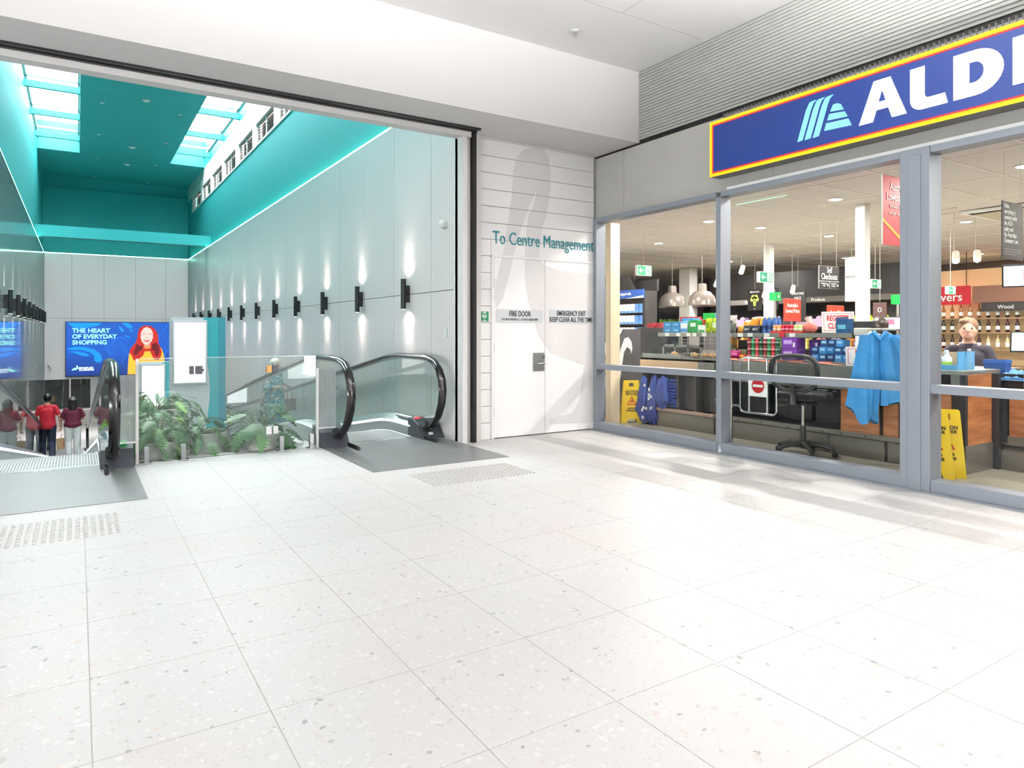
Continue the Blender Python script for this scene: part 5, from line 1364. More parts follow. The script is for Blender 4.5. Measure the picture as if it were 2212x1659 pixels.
exit_sign(8.36, 9.0, 2.245, 0.33, 'green exit sign hanging over the bread counter')
exit_sign(9.1, 7.0, 2.03, 0.30, 'green exit sign half hidden by the middle store column')
exit_sign(12.0, 6.85, 2.03, 0.28, 'green exit sign beside the thin store column')
exit_sign(12.05, 5.6, 1.865, 0.22, 'green exit sign in front of the red savers board')
# lane number lamps
def lane(x, y, z, s_, lab, mirror=1):
    t = thing('lane_lamp', lab, 'lane light', (x, y, z), group='green lane lamps')
    MB().box(-0.07, 0.07, 0.0, 0.12, 0.0, 0.13).build('cube', mat('lane_green', (24, 190, 70), 0.4, var=0, emit=0.9), t, bev=0.004)
    MB().box(-0.045, 0.045, -0.003, 0.0, 0.02, 0.11).build('dark_face', mat('lane_deep_green', (10, 120, 50), 0.4, var=0, emit=0.5), t)
    text(s_, 0.085, (0, -0.005, 0.065), (mirror, 0, 0), (0, 0, 1), mat('exit_white'), t, bold=0.002)
    MB().cyl((0, 0.06, 0), (0, 0.06, -z), 0.02, n=8).build('pole', m_steel, t, True)
lane(9.55, 7.0, 1.745, '6', 'green lamp showing a six behind the middle column', -1)
lane(9.6, 5.06, 1.62, '1', 'green lit lane lamp right of the thin white column')
# red price boards
for (x, y, z0, z1, w, lab) in ((9.0, 6.5, 1.40, 1.74, 0.42, 'orange red price board on a stand behind the mesh bag'), (8.62, 5.55, 1.28, 1.60, 0.40, 'orange red price board behind the register closed card')):
    t = thing('price_board', lab, 'sign', (x, y, 0), world=True, group='orange red price boards')
    xplate(t, x, x + w, y, z0, z1, m_orangered, bev=0.004)
    xt(t, "Australia's", 0.085, x + w / 2, y, z1 - 0.10, m_signwhite, sx=0.75, bold=0.001); xt(t, 'Lowest Prices', 0.085, x + w / 2, y, z1 - 0.185, m_signwhite, sx=0.7, bold=0.001)
    MB().cyl((x + w / 2, y + 0.02, 0), (x + w / 2, y + 0.02, z0), 0.015, n=8).box(x + w / 2 - 0.15, x + w / 2 + 0.15, y - 0.1, y + 0.14, 0, 0.015).build('stand', m_steel, t)
# savers board, far right
t = thing('savers_board', 'wide red board with white word savers above the wine wall', 'sign', (16, 7.2, 1.82), world=True)
MB().box(16.0, 16.03, 7.02, 8.0, 1.82, 2.22).build('panel', m_red, t)
text('Savers', 0.26, (15.995, 7.5, 1.98), (0, -1, 0), (0, 0, 1), m_signwhite, t, bold=0.002)
MB().cyl((16.02, 7.1, 2.22), (16.02, 7.1, 2.95), 0.008, n=6).cyl((16.02, 7.9, 2.22), (16.02, 7.9, 2.95), 0.008, n=6).build('hanger', m_black, t)

# ------------------------------------------------------------------ pendant lamps and track spots
m_dome = mat('dome_grey', (116, 108, 102), 0.25, 0.2, var=0.03)
for (x, y, lab) in ((11.0, 10.75, 'grey dome pendant lamp left of the thick store column'), (11.0, 9.90, 'grey dome pendant lamp right of the thick store column'), (11.0, 11.95, 'grey dome pendant lamp above the blue wrapping shelf')):
    t = thing('pendant_lamp', lab, 'pendant lamp', (x, y, 1.79), group='grey dome pendants')
    MB().lathe([(0.29, 0.0), (0.285, 0.08), (0.25, 0.19), (0.17, 0.27), (0.10, 0.30), (0.085, 0.45), (0.0, 0.46)], n=24).build('dome', m_dome, t, True)
    MB().lathe([(0.20, 0.015), (0.0, 0.015)], n=20).build('lamp_lens', mat('downlight_lens'), t)
    MB().cyl((0, 0, 0.46), (0, 0, 1.16), 0.003, n=6).build('suspension_rod', m_wire, t)
m_spot = mat('spot_white', (226, 214, 204), 0.5)
for (i, (x, y, z)) in enumerate([(10.2, 4.95, 2.28), (10.6, 4.86, 2.30), (11.1, 4.8, 2.34), (11.0, 8.9, 2.45), (12.6, 7.6, 2.30), (12.0, 10.4, 2.32), (12.6, 8.9, 2.12), (13.0, 9.9, 2.08)]):
    lab = 'white track spotlight %s' % ['hanging nearest the wide mullion', 'second from the wide mullion', 'third from the wide mullion', 'by the middle column', 'left of the self checkout sign', 'above the dome pendants', 'glowing before the dark produce wall', 'glowing beside the broccoli poster'][i]
    t = thing('track_spotlight', lab, 'spotlight', (x, y, z), group='track spotlights in the store')
    MB().cyl((0, 0, 0.05), (0, 0, 2.95 - z), 0.004, n=6).build('stem', m_wire, t)
    MB().cyl((0.05, 0.0, 0.07), (-0.08, -0.06, -0.06), 0.045, 0.05, n=14).build('head', m_spot, t, True)
    MB().cyl((-0.08, -0.06, -0.06), (-0.084, -0.063, -0.064), 0.04, n=14).build('lens', mat('spot_lens', (255, 236, 212), 0.5, var=0, emit=7.0), t)
    MB().box(-0.02, 0.02, -0.3, 0.3, 2.93 - z, 2.95 - z).build('track', m_spot, t)
# ================================================================== checkout furniture
def wood_mat(key, a, b_, rough=0.45, sc=(1.2, 1.2, 9)):
    m = bpy.data.materials.new(key); m.use_nodes = True
    N = m.node_tree.nodes; L = m.node_tree.links; b = N['Principled BSDF']; b.inputs['Roughness'].default_value = rough
    g = N.new('ShaderNodeNewGeometry'); mp = N.new('ShaderNodeMapping'); mp.inputs['Scale'].default_value = sc; L.new(g.outputs['Position'], mp.inputs[0])
    n = N.new('ShaderNodeTexNoise'); n.inputs['Scale'].default_value = 2.2; n.inputs['Detail'].default_value = 6; L.new(mp.outputs[0], n.inputs['Vector'])
    r = N.new('ShaderNodeValToRGB'); r.color_ramp.elements[0].position = 0.35; r.color_ramp.elements[1].position = 0.68
    r.color_ramp.elements[0].color = lin(a); r.color_ramp.elements[1].color = lin(b_)
    L.new(n.outputs['Fac'], r.inputs[0]); L.new(r.outputs[0], b.inputs['Base Color'])
    MATS[key] = m
    return m
m_wood = wood_mat('counter_timber', (150, 88, 48), (196, 130, 82))
m_lwood = wood_mat('pale_timber', (214, 180, 140), (230, 204, 170), sc=(6, 1.0, 1.5))
m_csteel = mat('counter_steel', (150, 152, 146), 0.42, 0.55, var=0.05, scale=8)
m_kick = mat('kick_steel', (142, 138, 130), 0.32, 0.6, var=0.06, scale=8)
m_dark = mat('counter_black', (38, 37, 40), 0.35, var=0.1)
m_dgrey = mat('counter_charcoal', (78, 76, 78), 0.5, var=0.06)
CF = 6.48
c1 = thing('checkout_counter', 'long checkout counter with steel top band, black recess and timber panels', 'counter', (CF, 4.3, 0), world=True)
MB().box(CF, 7.6, 2.90, 5.62, 0.86, 0.895).build('worktop', m_csteel, c1, bev=0.003)
MB().box(CF, CF + 0.02, 3.72, 5.62, 0.66, 0.86).build('front_band', m_csteel, c1)
for y in (3.74, 3.9, 4.5, 5.3):
    MB().cyl((CF, y, 0.82), (CF - 0.004, y, 0.82), 0.008, n=8).build('screw', m_chrome, c1)
MB().box(CF - 0.002, CF + 0.02, 3.62, 3.72, 0.66, 0.86).build('brown_strip', mat('brown_strip', (86, 62, 52), 0.5), c1)
MB().box(CF + 0.25, CF + 0.27, 4.05, 5.62, 0.2, 0.86).build('recess_back', m_dark, c1)
for y in (4.08, 4.46, 5.0):
    MB().box(CF + 0.18, CF + 0.25, y, y + 0.34, 0.24, 0.64).build('black_drawer', m_dark, c1, bev=0.006)
MB().prism([(0.0, 0.24), (0.25, 0.30), (0.25, 0.24)], (CF, 5.62, 0), (1, 0, 0), (0, 0, 1), 1.57).build('sloped_ledge', m_dark, c1)
for (ya, yb) in ((3.46, 3.60), (3.0, 3.40), (3.64, 4.03)):
    MB().box(CF + 0.01, CF + 0.05, ya, yb, 0.24, 0.86 if yb < 3.7 else 0.66).build('timber_panel', m_wood, c1, bev=0.002)
MB().box(CF + 0.03, CF + 0.3, 2.92, 4.05, 0.2, 0.86).build('carcass', m_dark, c1)
MB().box(CF + 0.02, CF + 0.25, 4.05, 5.62, 0.0, 0.2).box(CF + 0.03, 7.55, 2.94, 4.05, 0.0, 0.2).build('plinth', m_dgrey, c1)
for (ya, yb) in ((2.92, 3.55), (3.58, 4.15), (4.16, 5.62)):
    MB().box(CF - 0.005, CF + 0.03, ya, yb, 0.0, 0.19).build('kick_plate', m_kick, c1, bev=0.002)
MB().box(CF - 0.035, CF + 0.03, 2.92, 5.62, 0.20, 0.245).build('bumper_rail', m_kick, c1, bev=0.008)
for y in (3.75, 4.0, 4.2, 4.6, 4.95, 5.25):
    MB().cyl((CF - 0.036, y, 0.222), (CF - 0.04, y, 0.222), 0.007, n=8).build('screw', m_black, c1)
MB().box(CF + 0.04, 7.0, 2.885, 2.92, 0.24, 0.86).build('timber_end', m_wood, c1, bev=0.002)
MB().box(CF, CF + 0.045, 2.88, 2.925, 0.24, 0.86).build('grey_corner', m_darkgrey, c1)
MB().box(CF, 7.02, 2.875, 2.92, 0.0, 0.245).build('kick_end', m_kick, c1, bev=0.002)
MB().box(CF - 0.005, CF + 0.005, 2.90, 3.35, 0.70, 0.93).box(CF, 6.92, 2.885, 2.895, 0.70, 0.93).build('clear_guard', m_glass, c1)
MB().box(CF + 0.01, CF + 0.02, 2.92, 3.35, 0.70, 0.86).build('front_band', m_csteel, c1)
c2 = thing('packing_counter', 'pale timber packing counter with steel bread tray rail beside the window', 'counter', (CF, 6.3, 0), world=True)
MB().box(CF, 7.5, 5.64, 6.93, 0.86, 0.895).build('worktop', m_csteel, c2, bev=0.003)
MB().box(CF, CF + 0.03, 5.9, 6.93, 0.69, 0.89).build('timber_band', m_lwood, c2)
MB().box(CF, CF + 0.03, 5.64, 5.9, 0.69, 0.89).build('steel_band', m_csteel, c2)
MB().box(CF + 0.3, CF + 0.32, 5.64, 6.93, 0.2, 0.86).build('recess_back', m_dark, c2)
for y in (5.64, 5.95, 6.25, 6.90):
    MB().box(CF + 0.02, CF + 0.3, y, y + 0.025, 0.2, 0.69).build('divider', m_dgrey, c2)
for y in (5.68, 5.99):
    MB().box(CF + 0.12, CF + 0.15, y, y + 0.24, 0.24, 0.66).build('charcoal_door', m_dgrey, c2, bev=0.003)
MB().box(CF + 0.02, CF + 0.3, 5.64, 6.93, 0.0, 0.2).build('plinth', m_dgrey, c2)
MB().box(CF - 0.01, CF + 0.03, 5.64, 6.60, 0.0, 0.19).build('kick_plate', m_kick, c2)
MB().box(CF - 0.035, CF + 0.03, 5.64, 6.60, 0.20, 0.24).build('bumper_rail', mat('pinkish_rail', (176, 150, 136), 0.4, 0.3), c2, bev=0.006)
MB().box(6.98, 7.10, 2.83, 2.93, 0.0, 0.86).build('corner_post', m_darkgrey, c1)
c3 = thing('till_counter', 'timber fronted till counter with black belt where the cashier works', 'counter', (7.05, 1.8, 0), world=True)
MB().box(7.05, 7.9, 0.4, 2.86, 0.74, 0.79).build('belt_bed', m_dark, c3, bev=0.004)
MB().box(7.05, 7.07, 0.4, 2.2, 0.79, 0.9).box(7.05, 7.07, 2.55, 2.86, 0.79, 0.86).build('black_upstand', m_dark, c3)
MB().box(7.035, 7.05, 2.46, 2.66, 0.72, 0.92).build('steel_bracket', m_csteel, c3, bev=0.002)
for (ya, yb) in ((0.42, 1.1), (1.14, 2.0), (2.04, 2.78)):
    MB().box(7.06, 7.10, ya, yb, 0.30, 0.73).build('timber_panel', m_wood, c3, bev=0.002)
MB().box(7.05, 7.09, 2.79, 2.86, 0.24, 0.73).build('grey_corner', m_darkgrey, c3)
MB().box(7.10, 7.85, 0.42, 2.84, 0.0, 0.74).build('carcass', m_dgrey, c3)
MB().box(7.055, 7.10, 0.42, 2.84, 0.22, 0.30).build('steel_skirt', m_kick, c3)
MB().prism([(0, 0.13), (0.08, 0.21), (0.08, 0.0), (0, 0.0)], (7.03, 2.84, 0), (1, 0, 0), (0, 0, 1), 2.42).build('kick_plate', m_kick, c3)
MB().box(7.3, 7.72, 2.9, 5.4, 0.5, 0.86).build('belt_base', m_dgrey, c1)

# charcoal stand with white letter shape, cream end
t = thing('charcoal_stand', 'charcoal display stand with big white letter shape beside the cream post', 'display stand', (6.6, 7.4, 0), world=True)
MB().prism([(6.38, 0.16), (6.93, 0.16), (6.93, 1.275), (6.62, 1.275), (6.42, 0.95)], (0, 7.44, 0), (1, 0, 0), (0, 0, 1), 0.04).build('panel', m_dgrey, t, bev=0.003)
MB().box(6.36, 6.90, 7.42, 7.9, 0, 0.16).build('plinth', m_dark, t)
MB().box(6.34, 6.90, 7.41, 7.46, 0.15, 0.175).build('red_edge', mat('dull_red_edge', (136, 88, 82), 0.5), t)
MB().prism([(6.34, 0.20), (6.46, 0.20), (6.48, 0.33), (6.60, 0.95), (6.66, 1.02), (6.72, 0.98), (6.735, 0.92), (6.76, 1.0), (6.74, 1.10), (6.68, 1.16), (6.61, 1.14), (6.54, 1.0), (6.36, 0.30)], (0, 7.395, 0), (1, 0, 0), (0, 0, 1), 0.006).build('white_letter', m_signwhite, t)
# magazine rack and blue wrapping shelf far behind it
ws = thing('wrapping_shelf', 'dark shelf bay with blue header and rows of white boxes', 'shelf', (10.2, 11.1, 0), world=True)
MB().box(10.35, 10.40, 10.55, 11.9, 0, 2.35).build('back_panel', m_char, ws)
for z in (0.35, 0.75, 1.12, 1.38, 1.62): MB().box(10.0, 10.35, 10.6, 11.9, z, z + 0.02).build('shelf_board', m_char, ws)
MB().box(10.0, 10.4, 10.55, 10.6, 0, 2.1).build('side_panel', m_char, ws)
MB().box(9.97, 10.0, 10.56, 11.9, 1.95, 2.13).build('blue_header', mat('header_blue', (44, 84, 164), 0.4, emit=0.15), ws)
MB().prism([(-10.56, 1.95), (-10.56, 2.0), (-11.1, 1.95)], (9.968, 0, 0), (0, -1, 0), (0, 0, 1), 0.001).build('white_sweep', m_signwhite, ws)
text("buy'll be wrapped with.", 0.085, (9.966, 11.25, 2.05), (0, -1, 0), (0, 0, 1), m_signwhite, ws, bold=0.001, sx=0.8)
MB().prism([(-12.0, 2.13), (-10.9, 2.13), (-11.15, 2.45), (-12.0, 2.45)], (10.0, 0, 0), (0, -1, 0), (0, 0, 1), -0.1).build('dark_hood', m_char, ws)
def goods(name, mesh, m, loc, lab, cat, grp, rotz=0.0):
    o = bpy.data.objects.new(name, mesh); COL.objects.link(o); o.location = loc; o.rotation_euler = (0, 0, rotz)
    return tag(o, lab, cat, grp)
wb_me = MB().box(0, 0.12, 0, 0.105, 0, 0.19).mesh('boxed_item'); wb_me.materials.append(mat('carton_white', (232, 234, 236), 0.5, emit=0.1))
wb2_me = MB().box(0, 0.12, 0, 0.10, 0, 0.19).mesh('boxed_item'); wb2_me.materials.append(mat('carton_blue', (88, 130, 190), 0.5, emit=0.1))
strip_me = MB().box(-0.001, 0, 0, 0.105, 0.0, 0.05).mesh('printed_band'); strip_me.materials.append(mat('band_blue', (96, 150, 206), 0.5))
for r_, z in enumerate((1.14, 1.40, 1.64)):
    for q in range(9):
        y = 10.64 + q * 0.128
        blue = q < 2
        o = goods('boxed_item', wb2_me if blue else wb_me, None, (10.02, y, z), ('pale blue box at the side of the wrapping shelf, %s, %s row' % (['outer', 'inner'][q % 2], ['lower', 'middle', 'upper'][r_])) if blue else ('white box on the wrapping shelf, %s row, %s from the blue boxes' % (['lower', 'middle', 'upper'][r_], ORD[q - 2])), 'box', 'boxes on the wrapping shelf')
        p = link('printed_band', strip_me, None, o)
mag_cols = [(222, 130, 50), (150, 190, 200), (226, 150, 200), (226, 180, 60), (170, 50, 70), (230, 220, 210)]
mr = thing('magazine_rack', 'narrow black magazine rack glimpsed behind the white letter', 'rack', (6.75, 7.95, 0), world=True)
MB().box(6.55, 7.2, 8.05, 8.09, 0.0, 1.2).build('back_panel', m_dark, mr)
for z in (0.35, 0.6, 0.85): MB().box(6.55, 7.2, 7.95, 8.05, z, z + 0.02).build('ledge', m_dark, mr)
for r_, z in enumerate((0.38, 0.63, 0.88)):
    for q in range(4):
        c = mag_cols[(r_ * 2 + q) % 6]
        o = MB().prism([(0, 0), (0.13, 0), (0.13, 0.19), (0, 0.19)], (0, 0, 0), (1, 0, 0), (0, 0.15, 1), 0.012).build('magazine', mat('cover_%d' % ((r_ * 2 + q) % 6), c, 0.4))
        o.location = (6.58 + q * 0.15, 7.985, z)
        tag(o, 'magazine with %s cover in the rack, %s row' % (['orange', 'pale blue', 'pink', 'amber', 'crimson', 'cream'][(r_ * 2 + q) % 6], ['lowest', 'middle', 'top'][r_]), 'magazine', 'magazines in the rack')

# ------------------------------------------------------------------ shelf unit standing on the counters
sh = thing('impulse_shelf', 'steel shelf unit with price tickets standing along the checkout counters', 'shelf', (6.9, 5.4, 0.895), world=True)
MB().box(6.70, 7.12, 4.03, 6.80, 1.205, 1.222).build('top_shelf', m_csteel, sh)
MB().box(6.685, 6.70, 4.03, 6.80, 1.175, 1.225).build('ticket_rail', m_csteel, sh)
MB().box(6.62, 7.12, 4.03, 5.85, 0.895, 0.925).build('low_shelf', m_csteel, sh)
for y in (4.03, 4.92, 5.85, 6.77): MB().box(7.08, 7.12, y, y + 0.03, 0.895, 1.21).build('upright', m_csteel, sh)
wm = MB()
for i in range(28): wm.cyl((7.1, 4.05 + i * 0.1, 0.9), (7.1, 4.05 + i * 0.1, 1.2), 0.003, n=4)
for i in range(6): wm.cyl((7.1, 4.05, 0.95 + i * 0.045), (7.1, 6.78, 0.95 + i * 0.045), 0.003, n=4)
wm.build('wire_back', m_steel, sh)
for i, y in enumerate((6.62, 6.42, 6.24, 6.14, 5.98, 5.6, 5.42, 5.28, 5.05, 4.85, 4.72)):
    MB().box(6.678, 6.685, y - 0.035, y + 0.035, 1.18, 1.222).build('price_ticket', m_signwhite if i != 9 else m_red, sh)
for y in (5.5, 5.28, 5.05, 4.86, 4.62, 4.3):
    MB().box(6.60, 6.62, y - 0.09, y + 0.09, 0.90, 0.925).build('price_ticket', mat('ticket_red_white', (224, 130, 110), 0.5), sh)

def shade(c, f): return tuple(max(0, min(255, int(v * f))) for v in c)
def carton(lab, grp, col, loc, w, d, h, rotz=0.0, panel=None, panel_box=None, tilt=0.0, key=None):
    """w along y, d along x; printed panel on the face toward the window"""
    key = key or 'carton_%d_%d_%d' % col
    t = thing('carton', lab, 'carton', loc, rotz, grp)
    MB().box(0, d, -w / 2, w / 2, 0, h).build('box', mat(key, col, 0.45, var=0.05), t, bev=0.003)
    if panel:
        pb_ = panel_box or (0.2, 0.8, 0.35, 0.8)
        MB().box(-0.0015, 0.0, -w / 2 + w * pb_[0], -w / 2 + w * pb_[1], h * pb_[2], h * pb_[3]).build('printed_panel', mat('panel_%d_%d_%d' % panel, panel, 0.5), t)
    return t
def pouch(lab, grp, col, loc, w, h, rotz=0.0, panel=None, lean=0.0, name='snack_pouch'):
    t = thing(name, lab, 'bag', loc, rotz, grp)
    b = MB(); vs = []; fs = []; n = 8
    for i in range(n + 1):
        f = i / n
        th = 0.035 * math.sin(math.pi * min(1, max(0, f))) ** 0.6 + 0.002
        ww = w * (1.0 - 0.10 * math.sin(math.pi * f))
        z = h * f; dx = lean * f
        for (px, py) in ((-th, -0.25), (-th * 0.75, -0.42), (0, -0.5), (th * 0.75, -0.42), (th, -0.25), (th, 0.25), (th * 0.75, 0.42), (0, 0.5), (-th * 0.75, 0.42), (-th, 0.25)):
            vs.append((px + dx + 0.004 * math.sin(9 * f + py * 7), py * ww, z))
    for i in range(n):
        for k_ in range(10):
            fs.append((i * 10 + k_, i * 10 + (k_ + 1) % 10, (i + 1) * 10 + (k_ + 1) % 10, (i + 1) * 10 + k_))
    fs.append(tuple(range(9, -1, -1))); fs.append(tuple(range(n * 10, n * 10 + 10)))
    b.add(vs, fs)
    b.build('pack', mat('pouch_%d_%d_%d' % col, col, 0.3, var=0.12, scale=18), t, True)
    if panel:
        MB().prism([(-w * 0.3, h * 0.35), (w * 0.3, h * 0.35), (w * 0.28, h * 0.7), (-w * 0.28, h * 0.7)], (-0.038 + lean * 0.5, 0, 0), (0, -1, 0), (0, 0, 1), 0.002).build('printed_panel', mat('panel_%d_%d_%d' % panel, panel, 0.5), t)
    return t
ZT, ZL = 1.222, 0.925
# top shelf, from the bread end
for (y, z) in ((6.66, 0), (6.51, 0), (6.66, 0.075), (6.51, 0.075)):
    carton('blue carton in the block of four on the top shelf, %s %s' % ('upper' if z else 'lower', 'outer' if y > 6.6 else 'inner'), 'blue cartons on the top shelf', (40, 132, 190), (6.72, y, ZT + z), 0.145, 0.2, 0.074, panel=(150, 206, 232), panel_box=(0.15, 0.7, 0.4, 0.6))
carton('blue carton lying behind the block of four on the top shelf', 'blue cartons on the top shelf', (70, 150, 200), (6.93, 6.5, ZT), 0.2, 0.14, 0.20, panel=(220, 236, 240))
carton('white and blue carton between blue block and green box', None, (220, 232, 236), (6.73, 6.37, ZT), 0.12, 0.2, 0.13, panel=(70, 150, 200), panel_box=(0.0, 1.0, 0.1, 0.45))
carton('slanted bright green carton on the top shelf', None, (30, 150, 70), (6.74, 6.22, ZT), 0.13, 0.18, 0.165, 0.25, panel=(228, 244, 230), panel_box=(0.2, 0.8, 0.5, 0.8))
carton('big green carton standing tall behind the white packs', None, (20, 176, 74), (6.96, 6.12, ZT), 0.26, 0.12, 0.26, panel=(120, 196, 236), panel_box=(0.0, 0.22, 0.0, 1.0))
carton('flat white green pack below the big green carton', None, (232, 240, 232), (6.72, 6.06, ZT), 0.12, 0.2, 0.10, panel=(60, 160, 90), panel_box=(0.1, 0.9, 0.1, 0.4))
pouch('lime green pouch nearest the narrow mullion on the top shelf', None, (176, 200, 40), (6.76, 5.985, ZT), 0.10, 0.19, panel=(120, 160, 40), lean=0.03)
pouch('lime green pouch beside the white green pack', None, (182, 206, 52), (6.80, 5.905, ZT), 0.10, 0.19, panel=(226, 236, 200), lean=0.03)
carton('thin red pack edge between white packs and lime pouches', None, (206, 44, 46), (6.74, 6.045, ZT), 0.02, 0.15, 0.17)
pouch('pink and white bag just right of the narrow mullion on top shelf', None, (238, 206, 200), (6.78, 5.79, ZT), 0.12, 0.21, panel=(224, 96, 120), lean=0.03)
pouch('silver grey bag with white glare on the top shelf', None, (200, 196, 192), (6.80, 5.66, ZT), 0.14, 0.22, panel=(92, 98, 92), lean=0.04)
pouch('dark grey green bag in front of the silver bag', None, (92, 98, 88), (6.73, 5.60, ZT), 0.12, 0.12, lean=0.03)
for i, (y, h, l) in enumerate(((5.50, 0.10, 'lowest of the orange packets beside the grey bag'), (5.455, 0.15, 'middle of the orange packets beside the grey bag'), (5.39, 0.19, 'tallest of the orange packets beside the grey bag'))):
    pouch('orange packet, %s' % l, 'orange packets on the top shelf', (232, 150, 40), (6.80 + 0.03 * i, y, ZT), 0.12, h, 0.2 - 0.2 * i, panel=(250, 190, 70), lean=0.05)
pouch('golden yellow roll pack behind the navy trays', None, (250, 172, 24), (6.92, 5.24, ZT + 0.05), 0.20, 0.14, panel=(255, 206, 90), lean=0.02)
pouch('mixed red and mint packet behind the orange packets', None, (206, 120, 96), (6.95, 5.36, ZT + 0.05), 0.10, 0.15, panel=(160, 206, 160))
pouch('mauve packet between mint packet and golden pack', None, (168, 132, 188), (6.96, 5.31, ZT + 0.05), 0.06, 0.15)
for y, l in ((5.36, 'beside the orange packets'), (5.24, 'beside the blue bottles')):
    t = thing('navy_tray', 'navy display tray with white print %s' % l, 'tray', (6.71, y, ZT), 0, 'navy trays on the top shelf')
    MB().prism([(0, 0), (0.12, 0), (0.16, 0.09), (0.03, 0.09)], (0, 0.055, 0), (1, 0, 0), (0, 0, 1), 0.11).build('tray', mat('navy_card', (28, 40, 62), 0.5), t, bev=0.003)
    text('BEST', 0.034, (0.008, 0, 0.045), (0, -1, 0), (0.32, 0, 0.95), m_signwhite, t)
bt_prof = [(0.0, 0), (0.031, 0.0), (0.032, 0.01), (0.032, 0.12), (0.026, 0.15), (0.012, 0.175), (0.012, 0.19), (0.0, 0.191)]
for i in range(6):
    t = thing('water_bottle', 'small blue bottle beside the cans, %s row, %s from navy trays' % (['front', 'back'][i // 3], ORD[i % 3]), 'bottle', (6.76 + 0.07 * (i // 3), 5.135 - 0.068 * (i % 3), ZT), 0, 'blue bottles on the top shelf')
    MB().lathe(bt_prof, n=14).build('bottle', mat('bottle_blue', (70, 110, 176), 0.12, var=0.15), t, True)
    MB().lathe([(0.013, 0.178), (0.013, 0.195), (0.0, 0.196)], n=10).build('cap', mat('cap_blue', (190, 206, 226), 0.4), t, True)
    MB().lathe([(0.0325, 0.04), (0.0325, 0.09)], n=14).build('wrapper', mat('wrap_navy', (36, 60, 130), 0.4), t, True)
def cans(lab, grp, cols, y0, x0, nrow, ncol, z0, lay, r=0.0265, h=0.088):
    body = {}
    for L_ in range(lay):
        for i in range(nrow):
            for q in range(ncol):
                c = cols[(q * 7 + L_ * 3) // 7 % len(cols)] if len(cols) > 1 else cols[0]
                t = thing('drink_can', lab + (', %s layer, %s from the mullion' % (['lowest', 'middle', 'top'][L_], ORD[q]) if lay > 1 else ', %s row back, %s from the mullion' % (ORD[i], ORD[q])), 'can', (x0 + i * r * 2.05, y0 - q * r * 2.05, z0 + L_ * h * 1.01), 0, grp)
                kk = ('can_%d_%d_%d' % c)
                if kk not in body:
                    a = MB().lathe([(r * 0.8, 0.0), (r, 0.006), (r, h - 0.008), (r * 0.8, h)], n=12).mesh('can_body', True); a.materials.append(mat(kk, c, 0.25, 0.3, var=0.15, scale=40))
                    e = MB().lathe([(r * 0.82, h + 0.0005), (0, h + 0.0005)], n=12).mesh('can_lid'); e.materials.append(m_chrome)
                    w_ = MB().lathe([(r * 1.01, h * 0.3), (r * 1.01, h * 0.55)], n=12).mesh('can_band', True); w_.materials.append(mat('band_' + kk, tuple(min(255, int(v * 0.5 + 128)) for v in c), 0.4))
                    body[kk] = (a, e, w_)
                a, e, w_ = body[kk]
                cb_ = link('can_body', a, None, t); link('can_lid', e, None, cb_); link('can_band', w_, None, cb_)
cans('peach can in the red tray', 'peach cans', [(240, 176, 120)], 4.98, 6.74, 2, 2, ZT + 0.006, 1)
cans('crimson can in the red tray', 'crimson cans', [(206, 24, 62)], 4.87, 6.74, 3, 3, ZT + 0.006, 1)
cans('pale lime can in the red tray', 'pale lime cans', [(206, 220, 150)], 4.71, 6.74, 2, 2, ZT + 0.006, 1)
t = thing('can_tray', 'shallow red tray under the rows of cans on the top shelf', 'tray', (6.80, 4.83, ZT))
MB().box(-0.09, 0.12, -0.20, 0.19, 0, 0.006).box(-0.095, -0.09, -0.20, 0.19, 0, 0.022).box(0.12, 0.125, -0.20, 0.19, 0, 0.022).box(-0.095, 0.125, -0.205, -0.2, 0, 0.022).box(-0.095, 0.125, 0.19, 0.195, 0, 0.022).build('tray', mat('tray_red', (214, 50, 52), 0.4), t)
t = thing('net_bag', 'knotted red mesh net bag of pale sweets on the top shelf', 'bag', (6.80, 4.585, ZT))
MB().ball((0, 0, 0.06), 0.075, 14, 10, (0.9, 1.15, 0.8)).build('sack', mat('net_red', (224, 110, 100), 0.6, var=0.5, scale=70), t, True)
MB().cyl((0, 0, 0.11), (0, 0.02, 0.175), 0.02, 0.04, n=10).build('knot', mat('net_pale', (244, 214, 206), 0.5), t, True)
